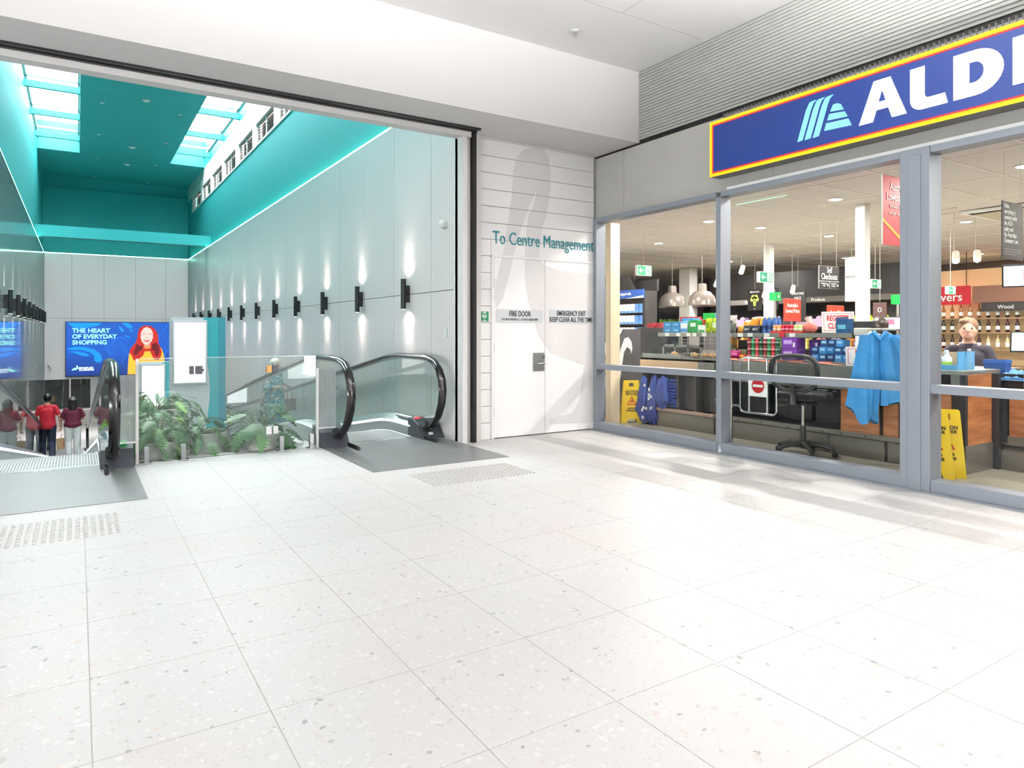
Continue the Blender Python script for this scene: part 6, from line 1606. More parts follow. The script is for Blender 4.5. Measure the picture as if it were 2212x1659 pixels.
def card(lab, c, w, h, yaw, lean, lines, grp, stand=False):
    t = thing('register_card', lab, 'sign', c, yaw, grp)
    M = (0, math.sin(lean), math.cos(lean))
    cd = MB().prism([(-w / 2, 0), (w / 2, 0), (w / 2, h), (-w / 2, h)], (0, 0, 0.004), (1, 0, 0), M, -0.008).build('card', mat('card_white', (240, 232, 226), 0.5), t, bev=0.002)
    b = MB()
    for p in ([(-w / 2 + 0.02, 0.02), (w / 2 - 0.02, 0.02), (w / 2 - 0.02, 0.024), (-w / 2 + 0.02, 0.024)], [(-w / 2 + 0.02, h - 0.024), (w / 2 - 0.02, h - 0.024), (w / 2 - 0.02, h - 0.02), (-w / 2 + 0.02, h - 0.02)],
              [(-w / 2 + 0.02, 0.02), (-w / 2 + 0.024, 0.02), (-w / 2 + 0.024, h - 0.02), (-w / 2 + 0.02, h - 0.02)], [(w / 2 - 0.024, 0.02), (w / 2 - 0.02, 0.02), (w / 2 - 0.02, h - 0.02), (w / 2 - 0.024, h - 0.02)]):
        b.prism(p, (0, 0, 0.004), (1, 0, 0), M, 0.001)
    b.build('red_rule', mat('rule_red', (206, 60, 66), 0.5), cd)
    for i, s_ in enumerate(lines):
        z = h * (0.68 - 0.36 * i)
        text(s_, h * 0.36, (0, z * math.sin(lean) - 0.002, z * math.cos(lean) + 0.004), (1, 0, 0), M, mat('print_red', (206, 36, 58), 0.5), cd, bold=0.002, sx=0.62)
    MB().prism([(0, 0), (0.09, 0), (h * math.sin(lean), h * 0.7)], (-w * 0.2, 0.004, 0.002), (0, 1, 0), (0, 0, 1), 0.006).build('easel_foot', m_signwhite, t)
    return t
YAW = math.radians(-50)
card('white register closed card with red letters standing on the top shelf', (6.88, 4.30, ZT), 0.32, 0.235, YAW, 0.22, ('REGISTER', 'CLOSED'), 'register closed cards')
card('white register closed card with red letters standing on the counter', (6.58, 3.82, 0.895), 0.36, 0.195, YAW, 0.22, ('REGISTER', 'CLOSED'), 'register closed cards')
t = thing('gift_box', 'deep blue open display box before the register card on the top shelf', 'box', (6.72, 4.16, ZT), math.radians(-8))
MB().box(0, 0.09, -0.075, 0.075, 0, 0.15).build('box', mat('deep_blue_card', (28, 84, 136), 0.35, var=0.2, scale=12), t, bev=0.003)
MB().prism([(-0.075, 0.15), (0.075, 0.15), (0.07, 0.17), (-0.07, 0.165)], (0.0, 0, 0), (0, -1, 0), (0, 0, 1), 0.002).build('flap', mat('flap_blue', (40, 70, 130), 0.4), t)
MB().box(-0.0015, 0, -0.045, 0.05, 0.045, 0.09).build('printed_panel', mat('aqua_print', (110, 190, 210), 0.4), t)
# low shelf goods
carton('cream and lime carton at the window end of the low shelf', None, (222, 226, 170), (6.70, 5.70, ZL), 0.09, 0.14, 0.16, panel=(176, 206, 90))
pouch('bright green pouch lying on the low shelf', None, (120, 206, 60), (6.68, 5.64, ZL), 0.15, 0.075, panel=(170, 226, 110))
pouch('magenta pouch nearest the cans on the low shelf', None, (176, 24, 110), (6.67, 5.48, ZL), 0.13, 0.09, 0.2, panel=(226, 120, 180))
pouch('magenta pouch beside the green pouch on the low shelf', None, (160, 20, 96), (6.66, 5.60, ZL), 0.14, 0.055, -0.1)
carton('cream lemon carton behind the magenta pouches', None, (228, 224, 170), (6.80, 5.50, ZL), 0.13, 0.1, 0.10, panel=(206, 200, 120))
carton('small red and yellow box beside the stacked cans', None, (206, 60, 40), (6.64, 5.365, ZL), 0.08, 0.06, 0.045, panel=(246, 200, 40))
carton('orange carton at the very end of the low shelf', None, (240, 170, 60), (6.86, 5.74, ZL + 0.1), 0.10, 0.1, 0.14)
carton('black wire style carton behind the cream lemon carton', None, (52, 50, 54), (6.92, 5.48, ZL), 0.34, 0.1, 0.21)
cans('patterned can stacked on the low shelf', 'stacked pattern cans', [(150, 52, 62), (44, 140, 84), (196, 60, 66), (30, 92, 70)], 5.27, 6.66, 1, 8, ZL, 3, 0.0265, 0.078)
for i, (y, z) in enumerate(((4.745, 0), (4.745, 0.125))):
    t = carton('purple wipes carton facing the window, %s of two' % ['lower', 'upper'][i], 'purple wipes cartons', (126, 58, 176), (6.66, y, ZL + z), 0.19, 0.16, 0.122, panel=(206, 170, 232), panel_box=(0.3, 0.86, 0.42, 0.78))
    MB().box(-0.0015, 0, -0.075, -0.05, 0.02, 0.07).build('barcode', m_signwhite, t)
for i, (y, z) in enumerate(((4.52, 0), (4.52, 0.115), (4.40, 0), (4.40, 0.115))):
    carton('dark purple carton set back beside the wipes, %s %s' % (['lower', 'upper'][i % 2], ['nearer', 'farther'][i // 2]), 'dark purple cartons', (78, 36, 120), (6.78, y, ZL + z), 0.115, 0.14, 0.112, panel=(220, 214, 236), panel_box=(0.15, 0.35, 0.3, 0.7))
cols_b = [(40, 120, 190), (28, 70, 130), (24, 56, 104), (60, 140, 206)]
nb_ = 0
for L_ in range(3):
    for q in range(5):
        if L_ == 2 and q in (0, 4): continue
        c = cols_b[(q + L_ * 2) % 4]
        carton('blue printed pack pile by register card, %s layer, %s from purple cartons' % (['lowest', 'middle', 'top'][L_], ORD[q]), 'piled blue packs', c, (6.65 + 0.012 * L_, 4.42 - q * 0.088 + 0.01 * (L_ % 2), ZL + L_ * 0.078), 0.084, 0.12, 0.076, panel=(150, 206, 236) if q % 2 else (120, 170, 220), panel_box=(0.2, 0.85, 0.45, 0.8))
# price leaflets along the counter edge
for (y, l) in ((5.35, 'by the gate'), (5.0, 'behind the gate sign'), (4.55, 'behind the chair'), (4.2, 'under the register card')):
    o = MB().obox((0, 0, 0), (0.10, 0.26, 0.004), Matrix.Rotation(0.06, 3, 'X')).build('leaflet', mat('leaflet_print', (236, 176, 156), 0.5, var=0.35, scale=9)); o.location = (6.55, y, 0.906)
    tag(o, 'red and white leaflet lying on the steel counter edge %s' % l, 'leaflet', 'leaflets on the counter')

# bread trays on the packing counter
tr_ = thing('bread_tray', 'grey perforated plastic tray standing on the packing counter', 'tray', (6.6, 6.6, 0.895), world=True)
m_tray = mat('tray_grey', (150, 156, 154), 0.45, var=0.04)
MB().box(6.52, 6.95, 6.22, 6.93, 0.895, 0.905).box(6.52, 6.54, 6.22, 6.93, 0.905, 0.945).build('tray_base', m_tray, tr_)
MB().box(6.93, 6.95, 6.22, 6.93, 0.905, 1.06).build('tray_back', m_tray, tr_)
for y in (6.22, 6.44, 6.68, 6.90): MB().box(6.90, 6.93, y, y + 0.03, 0.905, 1.06).build('tray_post', m_tray, tr_)
MB().box(6.90, 6.93, 6.22, 6.93, 1.03, 1.06).build('tray_rim', m_tray, tr_)
for y in (6.27, 6.5, 6.74): MB().box(6.925, 6.93, y, y + 0.15, 0.95, 1.02).build('tray_slot', m_dark, tr_)
tr2 = thing('wire_tray', 'low wire tray of rolls next to the narrow mullion', 'tray', (6.6, 5.95, 0.895), world=True)
w_ = MB()
for y in (5.70, 5.86, 6.02, 6.18): w_.box(6.52, 6.53, y, y + 0.008, 0.895, 0.97)
w_.box(6.52, 6.528, 5.70, 6.19, 0.962, 0.97).box(6.52, 6.528, 5.70, 6.19, 0.92, 0.926).box(6.52, 6.9, 5.70, 6.19, 0.895, 0.90).box(6.89, 6.9, 5.70, 6.19, 0.90, 1.0)
w_.build('wire_frame', m_steel, tr2)
m_bread = mat('bread_crust', (206, 160, 104), 0.6, var=0.2, scale=14)
for (x, y, l) in ((6.66, 6.12, 'first roll in the wire tray from the bread end'), (6.68, 5.97, 'second roll in the wire tray from the bread end'), (6.66, 5.82, 'third roll in the wire tray from the bread end'), (6.7, 6.5, 'pale loaf lying in the perforated tray')):
    t = thing('bread_roll', l, 'bread', (x, y, 0.905))
    MB().ball((0, 0, 0.032), 0.06, 14, 8, (0.8, 1.0, 0.55)).build('crust', m_bread, t, True)
    MB().tube([(-0.02, -0.04, 0.058), (-0.005, 0, 0.067), (-0.02, 0.04, 0.058)], 0.006, 6).build('score', mat('bread_pale', (232, 206, 160), 0.7), t, True)
t = thing('oven_cabinet', 'dark glass fronted cabinet behind the bread trays', 'cabinet', (7.75, 7.6, 0), world=True)
MB().box(7.7, 8.2, 6.9, 8.3, 0.0, 1.30).build('body', m_dgrey, t, bev=0.005)
MB().box(7.68, 7.70, 7.2, 8.1, 0.6, 1.22).build('glass_door', mat('dark_glass', (44, 52, 58), 0.08), t)
MB().box(7.66, 7.68, 6.95, 7.15, 0.3, 1.25).build('steel_door', m_steel, t)
rp_me = [MB().box(0, 0.1, 0, 0.16, 0, 0.08).mesh('red_packet')]
rp_me[0].materials.append(mat('packet_red', (206, 52, 66), 0.45, var=0.1))
for (i, (y, z)) in enumerate([(8.0, 0), (7.82, 0), (7.64, 0), (7.46, 0), (7.28, 0), (7.1, 0), (7.28, 0.082), (7.1, 0.082)]):
    o = goods('red_packet', rp_me[0], None, (7.78, y, 1.30 + z), 'red packet on top of the dark cabinet, %s' % ['first from the cream post', 'second from the cream post', 'third from the cream post', 'fourth from the cream post', 'fifth from the cream post', 'sixth from the cream post', 'upper one nearer the cream post', 'upper one nearer the column'][i], 'packet', 'red packets on the cabinet')

# blue bag bundle in the counter recess
m_bluebag = mat('blue_bag', (38, 66, 150), 0.4, var=0.35, scale=16, bump=0.6)
t = thing('bag_bundle', 'bundle of blue reusable bags with white tags hanging from the packing counter', 'bags', (6.5, 6.55, 0.03), world=True)
rr = random.Random(3)
for i in range(16):
    y = 6.32 + 0.58 * rr.random(); z1 = 0.66 - 0.05 * rr.random(); ln = 0.36 + 0.04 * rr.random() if y < 6.55 else 0.58 + 0.04 * rr.random()
    pts = [(6.50 - 0.03 * rr.random(), y, z1), (6.46 - 0.02 * rr.random(), y + 0.03 * rr.uniform(-1, 1), z1 - ln * 0.4), (6.45, y + 0.05 * rr.uniform(-1, 1), z1 - ln * 0.75), (6.47, y + 0.05 * rr.uniform(-1, 1), z1 - ln)]
    MB().tube(pts, [0.02, 0.05, 0.06, 0.03], 7).build('bag', m_bluebag, t, True)
for i in range(11):
    y = 6.50 + 0.36 * rr.random(); z = 0.08 + 0.46 * rr.random()
    MB().obox((6.385, y, z), (0.003, 0.032, 0.036), Matrix.Rotation(rr.uniform(-0.6, 0.6), 3, 'X')).build('white_tag', m_signwhite, t)
t = thing('bag_pile', 'pile of folded blue bags on the packing counter lower shelf', 'bags', (6.6, 6.4, 0.25), world=True)
for i in range(9):
    MB().obox((6.62, 6.44 + rr.uniform(-0.01, 0.01), 0.27 + i * 0.042), (0.24, 0.30, 0.036), Matrix.Rotation(rr.uniform(-0.05, 0.05), 3, 'X')).build('folded_bag', m_bluebag, t, bev=0.01)

# yellow caution boards
m_caution = mat('caution_yellow', (244, 208, 16), 0.4, var=0.03)
m_cprint = mat('caution_print', (60, 52, 20), 0.6); m_cred = mat('caution_red', (196, 52, 30), 0.5)
def caution(lab, loc, rotz, lean=0.10, h=0.57, w=0.30, text_on=True):
    t = thing('caution_board', lab, 'caution sign', loc, rotz, 'yellow caution boards')
    for s in (1, -1):
        ux = (1, 0, 0); uy = (0, s * lean, 1)
        o = [(-w / 2, 0.0), (-w * 0.24, 0.0), (-w * 0.18, 0.05), (w * 0.18, 0.05), (w * 0.24, 0.0), (w / 2, 0.0), (w * 0.35, h - 0.015), (w * 0.32, h), (-w * 0.32, h), (-w * 0.35, h - 0.015)]
        hole = [(-0.035, h - 0.085), (0.035, h - 0.085), (0.03, h - 0.035), (-0.03, h - 0.035)]
        left = [o[0], o[1], o[2], (0, 0.05), hole[0] and (0, h - 0.085), hole[0], hole[3], (0, h - 0.035), (0, h), o[8], o[9]]
        right = [(0, 0.05), o[3], o[4], o[5], o[6], o[7], (0, h), (0, h - 0.035), hole[2], hole[1], (0, h - 0.085)]
        org = (0, -s * lean * h - s * 0.006, 0)
        b = MB()
        for p in (left, right): b.prism(p, org, ux, uy, 0.01 if s > 0 else -0.01)
        bd_ = b.build('board', m_caution, t)
        if s > 0 and text_on:
            y_at = lambda z: -lean * h - 0.006 - 0.012 + lean * z
            def put(s_, size, z, m=m_cprint, sx=0.85): text(s_, size, (0, y_at(z), z), ux, uy, m, bd_, bold=0.0012, sx=sx)
            put('CAUTION', 0.046, h * 0.735); put('WET FLOOR', 0.034, h * 0.675)
            put('CLEANING', 0.03, h * 0.345); put('IN PROGRESS', 0.03, h * 0.285)
            c = MB()
            tri = [(-0.07, h * 0.42), (0.07, h * 0.42), (0.0, h * 0.63)]
            inn = [(-0.048, h * 0.442), (0.048, h * 0.442), (0.0, h * 0.59)]
            for i in range(3):
                jn = (i + 1) % 3
                c.prism([tri[i], tri[jn], inn[jn], inn[i]], (org[0], org[1] - 0.0105, 0), ux, uy, 0.0015)
            c.prism([(-0.005, h * 0.55), (0.01, h * 0.55), (0.02, h * 0.47), (0.0, h * 0.49), (-0.02, h * 0.455), (-0.012, h * 0.51)], (org[0], org[1] - 0.0105, 0), ux, uy, 0.0015)
            c.build('warning_triangle', m_cred, bd_)
    MB().cyl((-w * 0.3, 0, h - 0.008), (w * 0.3, 0, h - 0.008), 0.008, n=8).build('hinge_pin', m_caution, t)
    return t
caution('yellow wet floor board standing beside the bundle of blue bags', (6.40, 7.02, 0), math.radians(-33), 0.13)
caution('yellow wet floor board beside the wide mullion, nearer the window', (6.16, 2.99, 0), math.radians(-58), 0.11, 0.575, 0.30)
caution('yellow wet floor board folded behind the one by the wide mullion', (6.26, 2.94, 0), math.radians(-58), 0.05, 0.575, 0.30)

# chrome swing gate with no-entry plate
gt = thing('swing_gate', 'chrome swing gate with red no entry plate behind the narrow mullion', 'gate', (5.87, 4.89, 0), world=True)
MB().cyl((5.87, 4.89, 0), (5.87, 4.89, 0.43), 0.022, n=18).cyl((5.87, 4.89, 0.43), (5.87, 4.89, 0.93), 0.030, n=18).cyl((5.87, 4.89, 0), (5.87, 4.89, 0.01), 0.06, n=18).build('post', m_chrome, gt, True)
def rrect(y0, y1, z0, z1, r, x, n=5):
    p = []
    for (cy, cz, a0) in ((y1 - r, z1 - r, 0), (y0 + r, z1 - r, 90), (y0 + r, z0 + r, 180), (y1 - r, z0 + r, 270)):
        for i in range(n + 1):
            a = math.radians(a0 + 90 * i / n); p.append((x, cy + r * math.cos(a), cz + r * math.sin(a)))
    return p
MB().tube(rrect(4.33, 4.77, 0.40, 0.965, 0.05, 5.88), 0.011, 8, closed=True).build('gate_frame', m_chrome, gt, True)
MB().tube([(5.87, 4.86, 0.46), (5.88, 4.80, 0.46), (5.88, 4.77, 0.44)], 0.011, 8).tube([(5.87, 4.86, 0.75), (5.88, 4.77, 0.75)], 0.011, 8).build('hinge_arm', m_chrome, gt, True)
for y in (4.44, 4.66): MB().cyl((5.88, y, 0.40), (5.88, y, 0.965), 0.010, n=8).build('gate_bar', m_chrome, gt, True)
MB().box(5.866, 5.870, 4.43, 4.65, 0.575, 0.79).build('plate', m_signwhite, gt)
MB().cyl((5.866, 4.54, 0.685), (5.864, 4.54, 0.685), 0.075, n=28).build('red_disc', mat('no_entry_red', (178, 22, 34), 0.4), gt, True)
MB().box(5.8625, 5.864, 4.48, 4.60, 0.672, 0.698).build('white_bar', m_signwhite, gt)

# office chair
oc = thing('office_chair', 'black mesh back office chair on castors near the window', 'chair', (6.12, 4.2, 0), math.radians(-75))
m_mesh = bpy.data.materials.new('chair_mesh'); m_mesh.use_nodes = True
_N = m_mesh.node_tree.nodes; _L = m_mesh.node_tree.links
_tr = _N.new('ShaderNodeBsdfTransparent'); _mx = _N.new('ShaderNodeMixShader'); _mx.inputs[0].default_value = 0.62
_N['Principled BSDF'].inputs['Base Color'].default_value = lin((46, 46, 50)); _N['Principled BSDF'].inputs['Roughness'].default_value = 0.7
_L.new(_tr.outputs[0], _mx.inputs[1]); _L.new(_N['Principled BSDF'].outputs[0], _mx.inputs[2]); _L.new(_mx.outputs[0], _N['Material Output'].inputs[0])
m_cplastic = mat('chair_plastic', (36, 36, 39), 0.45); m_cseat = mat('chair_fabric', (34, 34, 38), 0.9, var=0.15, scale=60)
for i in range(5):
    a = 2 * math.pi * i / 5 + 0.3
    d = Vector((math.cos(a), math.sin(a), 0))
    sl_ = MB().tube([d * 0.03 + Vector((0, 0, 0.12)), d * 0.16 + Vector((0, 0, 0.115)), d * 0.29 + Vector((0, 0, 0.075))], [0.032, 0.026, 0.018], 8).build('star_leg', m_cplastic, oc, True)
    s_ = d.cross(Vector((0, 0, 1)))
    p = d * 0.29 + Vector((0, 0, 0.03))
    MB().cyl(p - s_ * 0.022, p - s_ * 0.006, 0.030, n=14).cyl(p + s_ * 0.006, p + s_ * 0.022, 0.030, n=14).cyl(p, p + Vector((0, 0, 0.05)), 0.008, n=6).build('castor', m_cplastic, sl_, True)
MB().cyl((0, 0, 0.08), (0, 0, 0.30), 0.028, n=14).build('gas_sleeve', m_cplastic, oc, True)
MB().cyl((0, 0, 0.30), (0, 0, 0.52), 0.015, n=12).build('gas_piston', m_chrome, oc, True)
MB().box(-0.10, 0.10, -0.13, 0.12, 0.51, 0.56).build('mechanism', m_cplastic, oc, bev=0.015)
MB().cyl((-0.05, 0.02, 0.53), (-0.27, 0.03, 0.47), 0.008, n=6).cyl((0.05, 0.02, 0.53), (0.26, 0.05, 0.46), 0.008, n=6).build('lever', m_cplastic, oc, True)
sv = MB()
so_ = []
for i in range(24):
    a = 2 * math.pi * i / 24
    c_, s_ = math.cos(a), math.sin(a)
    so_.append((0.25 * (abs(c_) ** 0.6) * (1 if c_ > 0 else -1), 0.24 * (abs(s_) ** 0.6) * (1 if s_ > 0 else -1)))
sv.prism(so_, (0, 0.02, 0.56), (1, 0, 0), (0, 1, 0), 0.075)
sv.build('seat', m_cseat, oc, bev=0.025)
bp_ = []
for i in range(28):
    a = 2 * math.pi * i / 28
    c_, s_ = math.cos(a), math.sin(a)
    x = (0.225 if s_ > -0.2 else 0.225 - 0.09 * (-s_ - 0.2)) * (abs(c_) ** 0.55) * (1 if c_ > 0 else -1)
    z = 0.83 + 0.175 * (abs(s_) ** 0.6) * (1 if s_ > 0 else -1)
    bp_.append((x, -0.24 - 0.10 * (z - 0.66) - 0.25 * x * x * -1.0 * 0.8, z))
MB().tube(bp_, 0.022, 8, closed=True).build('back_frame', m_cplastic, oc, True)
cen = (0, -0.255, 0.83)
mv = MB(); mv.add([cen] + bp_, [(0, 1 + i, 1 + (i + 1) % 28) for i in range(28)]); mv.build('back_mesh', m_mesh, oc, True)
MB().tube([(-0.2, -0.27, 0.80), (-0.1, -0.285, 0.775), (0, -0.29, 0.77), (0.1, -0.285, 0.775), (0.2, -0.27, 0.80)], 0.016, 8).build('lumbar_bar', m_cplastic, oc, True)
MB().tube([(0, -0.10, 0.53), (0, -0.26, 0.55), (0, -0.29, 0.66), (0, -0.28, 0.78)], 0.024, 8).build('back_stem', m_cplastic, oc, True)

# card reader on a pole with its arm, jacket on hanger
t = thing('card_reader', 'pale card reader on a black pole at the counter edge', 'card reader', (6.52, 3.815, 0.895), world=True)
MB().cyl((6.52, 3.815, 0.895), (6.52, 3.815, 1.20), 0.020, n=12).build('pole', m_black, t, True)
MB().box(6.47, 6.57, 3.755, 3.885, 1.20, 1.275).build('reader', mat('reader_ivory', (216, 214, 200), 0.45), t, bev=0.008)
MB().tube([(6.52, 3.78, 1.26), (6.48, 3.65, 1.262), (6.32, 3.40, 1.262)], 0.012, 8).build('arm', mat('arm_cream', (214, 200, 186), 0.5), t, True)
t = thing('display_arm', 'black swivel screen arm behind the card reader', 'arm', (6.75, 3.95, 0.895), world=True)
MB().cyl((6.75, 3.95, 0.895), (6.75, 3.95, 1.22), 0.016, n=10).build('pole', m_black, t, True)
MB().obox((6.74, 3.93, 1.27), (0.06, 0.20, 0.15), Matrix.Rotation(0.5, 3, 'Z')).build('display_back', m_black, t, bev=0.01)
m_jack = mat('jacket_blue', (58, 148, 214), 0.6, var=0.16, scale=7, bump=0.5)
m_jack2 = mat('jacket_inner_blue', (40, 92, 160), 0.6, var=0.1)
jk = thing('blue_jacket', 'light blue jacket on a hanger hanging from the card reader arm', 'jacket', (6.30, 3.52, 0.4), math.radians(-62))
def cloth(name, outline_fn, m, nz=14, nx=12):
    vs = []; fs = []
    for i in range(nz + 1):
        f = i / nz
        for q in range(nx):
            a = 2 * math.pi * q / nx
            vs.append(outline_fn(f, a))
    for i in range(nz):
        for q in range(nx):
            fs.append((i * nx + q, i * nx + (q + 1) % nx, (i + 1) * nx + (q + 1) % nx, (i + 1) * nx + q))
    fs.append(tuple(range(nx - 1, -1, -1))); fs.append(tuple(range(nz * nx, nz * nx + nx)))
    return MB().add(vs, fs).build(name, m, jk, True)
def fold(f, a, ph): return 1 + 0.22 * math.sin(4 * a + ph + 2.2 * f) * (1 - 0.6 * f) + 0.10 * math.sin(9 * a + 3 * f + ph)
cloth('left_half', lambda f, a: (-0.095 - 0.065 * (1 - f) ** 1.2 + (0.075 + 0.045 * (1 - f)) * math.cos(a) * fold(f, a, 0.3), (0.055 + 0.02 * (1 - f)) * math.sin(a) * fold(f, a, 1.2), 0.0 + 0.81 * f + 0.13 * (1 - f) * max(0, -math.cos(a)) - 0.03 * (1 - f) * math.sin(3 * a)), m_jack, 20, 26)
cloth('right_half', lambda f, a: (0.10 + 0.03 * (1 - f) + (0.085 + 0.03 * (1 - f)) * math.cos(a) * fold(f, a, 2.0) - 0.03 * f, (0.06 + 0.01 * (1 - f)) * math.sin(a) * fold(f, a, 0.7), 0.20 + 0.61 * f - 0.05 * (1 - f) * max(0, -math.cos(a))), m_jack, 20, 26)
cloth('sleeve', lambda f, a: (0.215 + 0.045 * (1 - f) + 0.06 * math.cos(a) * fold(f, a, 3.0) - 0.07 * f * f, -0.045 + 0.055 * math.sin(a) * fold(f, a, 0.2), 0.34 + 0.45 * f), m_jack, 16, 20)
cloth('lining', lambda f, a: (0.0 + 0.05 * math.cos(a), 0.05 + 0.02 * math.sin(a), 0.30 + 0.46 * f), m_jack2, 6, 10)
MB().tube([(-0.09, 0, 0.80), (-0.05, -0.04, 0.83), (0.0, -0.055, 0.77), (0.04, -0.04, 0.83), (0.08, 0, 0.80)], 0.022, 8).build('collar', m_jack, jk, True)
MB().tube([(-0.16, 0.0, 0.78), (0, 0, 0.835), (0.16, 0.0, 0.78)], 0.008, 6).tube([(0, 0, 0.835), (0, 0, 0.86), (0.015, 0, 0.875), (0.02, 0, 0.89)], 0.003, 5).build('hanger', m_black, jk, True)

# goods round the till
m_open = mat('box_brown', (206, 170, 132), 0.7)
t = thing('open_box', 'open cardboard tray box with blue rim holding bottles at the counter end', 'box', (6.78, 3.12, 0.895), world=True)
MB().box(6.58, 6.60, 2.99, 3.34, 0.895, 0.94).box(6.60, 6.90, 2.99, 3.0, 0.895, 1.06).box(6.60, 6.90, 3.33, 3.34, 0.895, 1.06).box(6.60, 6.90, 3.0, 3.33, 0.895, 0.905).build('blue_rim', mat('box_blue', (92, 170, 226), 0.5, var=0.1), t)
MB().box(6.89, 6.90, 3.0, 3.33, 0.905, 1.05).build('brown_back', m_open, t)
t = thing('spray_bottle', 'white spray bottle with lime label in the open box', 'bottle', (6.74, 3.15, 0.905))
MB().lathe([(0.0, 0), (0.038, 0.0), (0.04, 0.01), (0.04, 0.09), (0.02, 0.115), (0.014, 0.14), (0.0, 0.141)], n=16).build('bottle', m_signwhite, t, True)
MB().lathe([(0.0405, 0.02), (0.0405, 0.06)], n=16).build('label_band', mat('lime_label', (196, 214, 60), 0.4), t, True)
MB().box(-0.03, 0.012, -0.012, 0.012, 0.14, 0.165).build('trigger', m_signwhite, t, bev=0.003)
t = thing('water_bottle', 'clear empty plastic water bottle on the counter corner', 'bottle', (6.74, 2.965, 0.895))
m_clear = glass_mat('clear_plastic', (0.93, 0.96, 0.97), 1.4, veil=0.08)
MB().lathe([(0.0, 0), (0.034, 0.002), (0.036, 0.02), (0.033, 0.045), (0.036, 0.06), (0.034, 0.11), (0.026, 0.14), (0.013, 0.165), (0.013, 0.18)], n=18).build('bottle', m_clear, t, True)
MB().lathe([(0.015, 0.172), (0.015, 0.19), (0.0, 0.191)], n=12).build('cap', m_signwhite, t, True)
t = thing('blue_box', 'small deep blue box beside the clear bottle', 'box', (7.25, 2.95, 0.79))
MB().box(-0.06, 0.06, -0.09, 0.09, 0, 0.19).build('box', mat('carton_royal', (30, 84, 160), 0.5), t, bev=0.004)
MB().box(-0.064, 0.064, -0.094, 0.094, 0.15, 0.19).build('lid', mat('carton_royal_lid', (40, 96, 176), 0.5), t, bev=0.004)
t = thing('blue_cloth', 'crumpled light blue cloth lying on the till counter', 'cloth', (7.0, 2.74, 0.80))
cv_ = MB(); nx, ny = 16, 10; vs = []; fs = []
rr = random.Random(8)
for i in range(nx + 1):
    for q in range(ny + 1):
        e = math.sin(math.pi * i / nx) * math.sin(math.pi * q / ny)
        vs.append((0.02 + 0.18 * q / ny, -0.17 + 0.34 * i / nx, 0.004 + e * (0.06 + 0.03 * math.sin(i * 1.7 + q) + 0.02 * rr.random())))
for i in range(nx):
    for q in range(ny): fs.append((i * (ny + 1) + q, i * (ny + 1) + q + 1, (i + 1) * (ny + 1) + q + 1, (i + 1) * (ny + 1) + q))
co = cv_.add(vs, fs).build('cloth', mat('cloth_blue', (110, 170, 226), 0.8, var=0.1), t, True)
co.modifiers.new('thick', 'SOLIDIFY').thickness = 0.004
MB().tube([(0.03, -0.16, 0.008), (0.03, 0, 0.03), (0.03, 0.16, 0.008)], 0.006, 6).build('hem', mat('cloth_hem', (90, 150, 210), 0.8), t, True)
t = thing('orange_net', 'net of oranges lying on the till belt', 'fruit', (7.30, 2.66, 0.79))
for i in range(7):
    MB().ball((0.02 * (i % 2), -0.18 + 0.06 * i, 0.034), 0.036, 12, 8).build('orange', mat('orange_peel', (238, 120, 50), 0.5, var=0.1, scale=30), t, True)
MB().ball((0.01, 0, 0.036), 0.05, 14, 8, (1.1, 4.6, 0.85)).build('net', glass_mat('net_film', (0.96, 0.7, 0.6), 1.2), t, True)
MB().box(-0.1, 0.0, -0.2, 0.2, 0.0, 0.012).build('tray', mat('tray_orange_white', (240, 180, 150), 0.5), t)
t = thing('paper_roll', 'curled white receipt paper standing above the open box', 'paper', (6.80, 3.27, 1.06), math.radians(-50))
MB().prism([(-0.02, 0.0), (0.03, -0.005), (-0.03, 0.10), (-0.08, 0.13)], (0, 0, -0.03), (1, 0, 0), (0, 0, 1), 0.004).build('sheet', m_signwhite, t)
MB().prism([(-0.02, 0.0), (0.03, -0.005), (0.07, -0.04), (0.03, -0.045)], (0, -0.001, -0.03), (1, 0, 0), (0, 0, 1), 0.004).build('curl', m_signwhite, t)
# screens
def screen(name, lab, c, w, h, yaw, pitch, col, stand):
    t = thing(name, lab, 'screen', c, yaw)
    M = Matrix.Rotation(pitch, 3, 'X')
    MB().obox((0, 0, 0), (w, 0.03, h), M).build('bezel', m_black, t, bev=0.004)
    d = M @ Vector((0, -0.0165, 0))
    MB().obox(d, (w * 0.92, 0.002, h * 0.88), M).build('display', mat('scr_' + name + str(col[0]), col, 0.3, var=0.25, scale=6, emit=0.9), t)
    d2 = M @ Vector((w * 0.1, -0.018, 0.02))
    MB().obox(d2, (w * 0.3, 0.002, h * 0.4), M).build('picture', mat('scr_pic' + str(col[0]), (170, 110, 130), 0.3, emit=0.6), t)
    if stand == 'down': MB().cyl((0, 0.02, -h / 2), (0, 0.02, 0.79 - c[2] if c[0] < 8 else -c[2]), 0.016, n=8).build('stand', m_black, t)
    else: MB().cyl((0, 0.03, h / 2), (0, 0.03, 2.95 - c[2]), 0.014, n=8).build('hanger', m_black, t)
    return t
screen('ceiling_screen', 'tilted advertising screen hung at the frame edge over the till', (9.1, 3.42, 1.88), 0.44, 0.26, math.radians(-70), math.radians(12), (206, 206, 226), 'up')
screen('till_screen', 'till touch screen with pale green display on a black stand', (7.62, 2.83, 1.14), 0.30, 0.20, math.radians(-75), math.radians(-12), (190, 232, 224), 'down')
screen('self_checkout_screen', 'lilac self checkout screen right of the cashier with dark hair', (8.75, 4.79, 1.345), 0.28, 0.17, math.radians(-62), 0.0, (196, 190, 226), 'down')

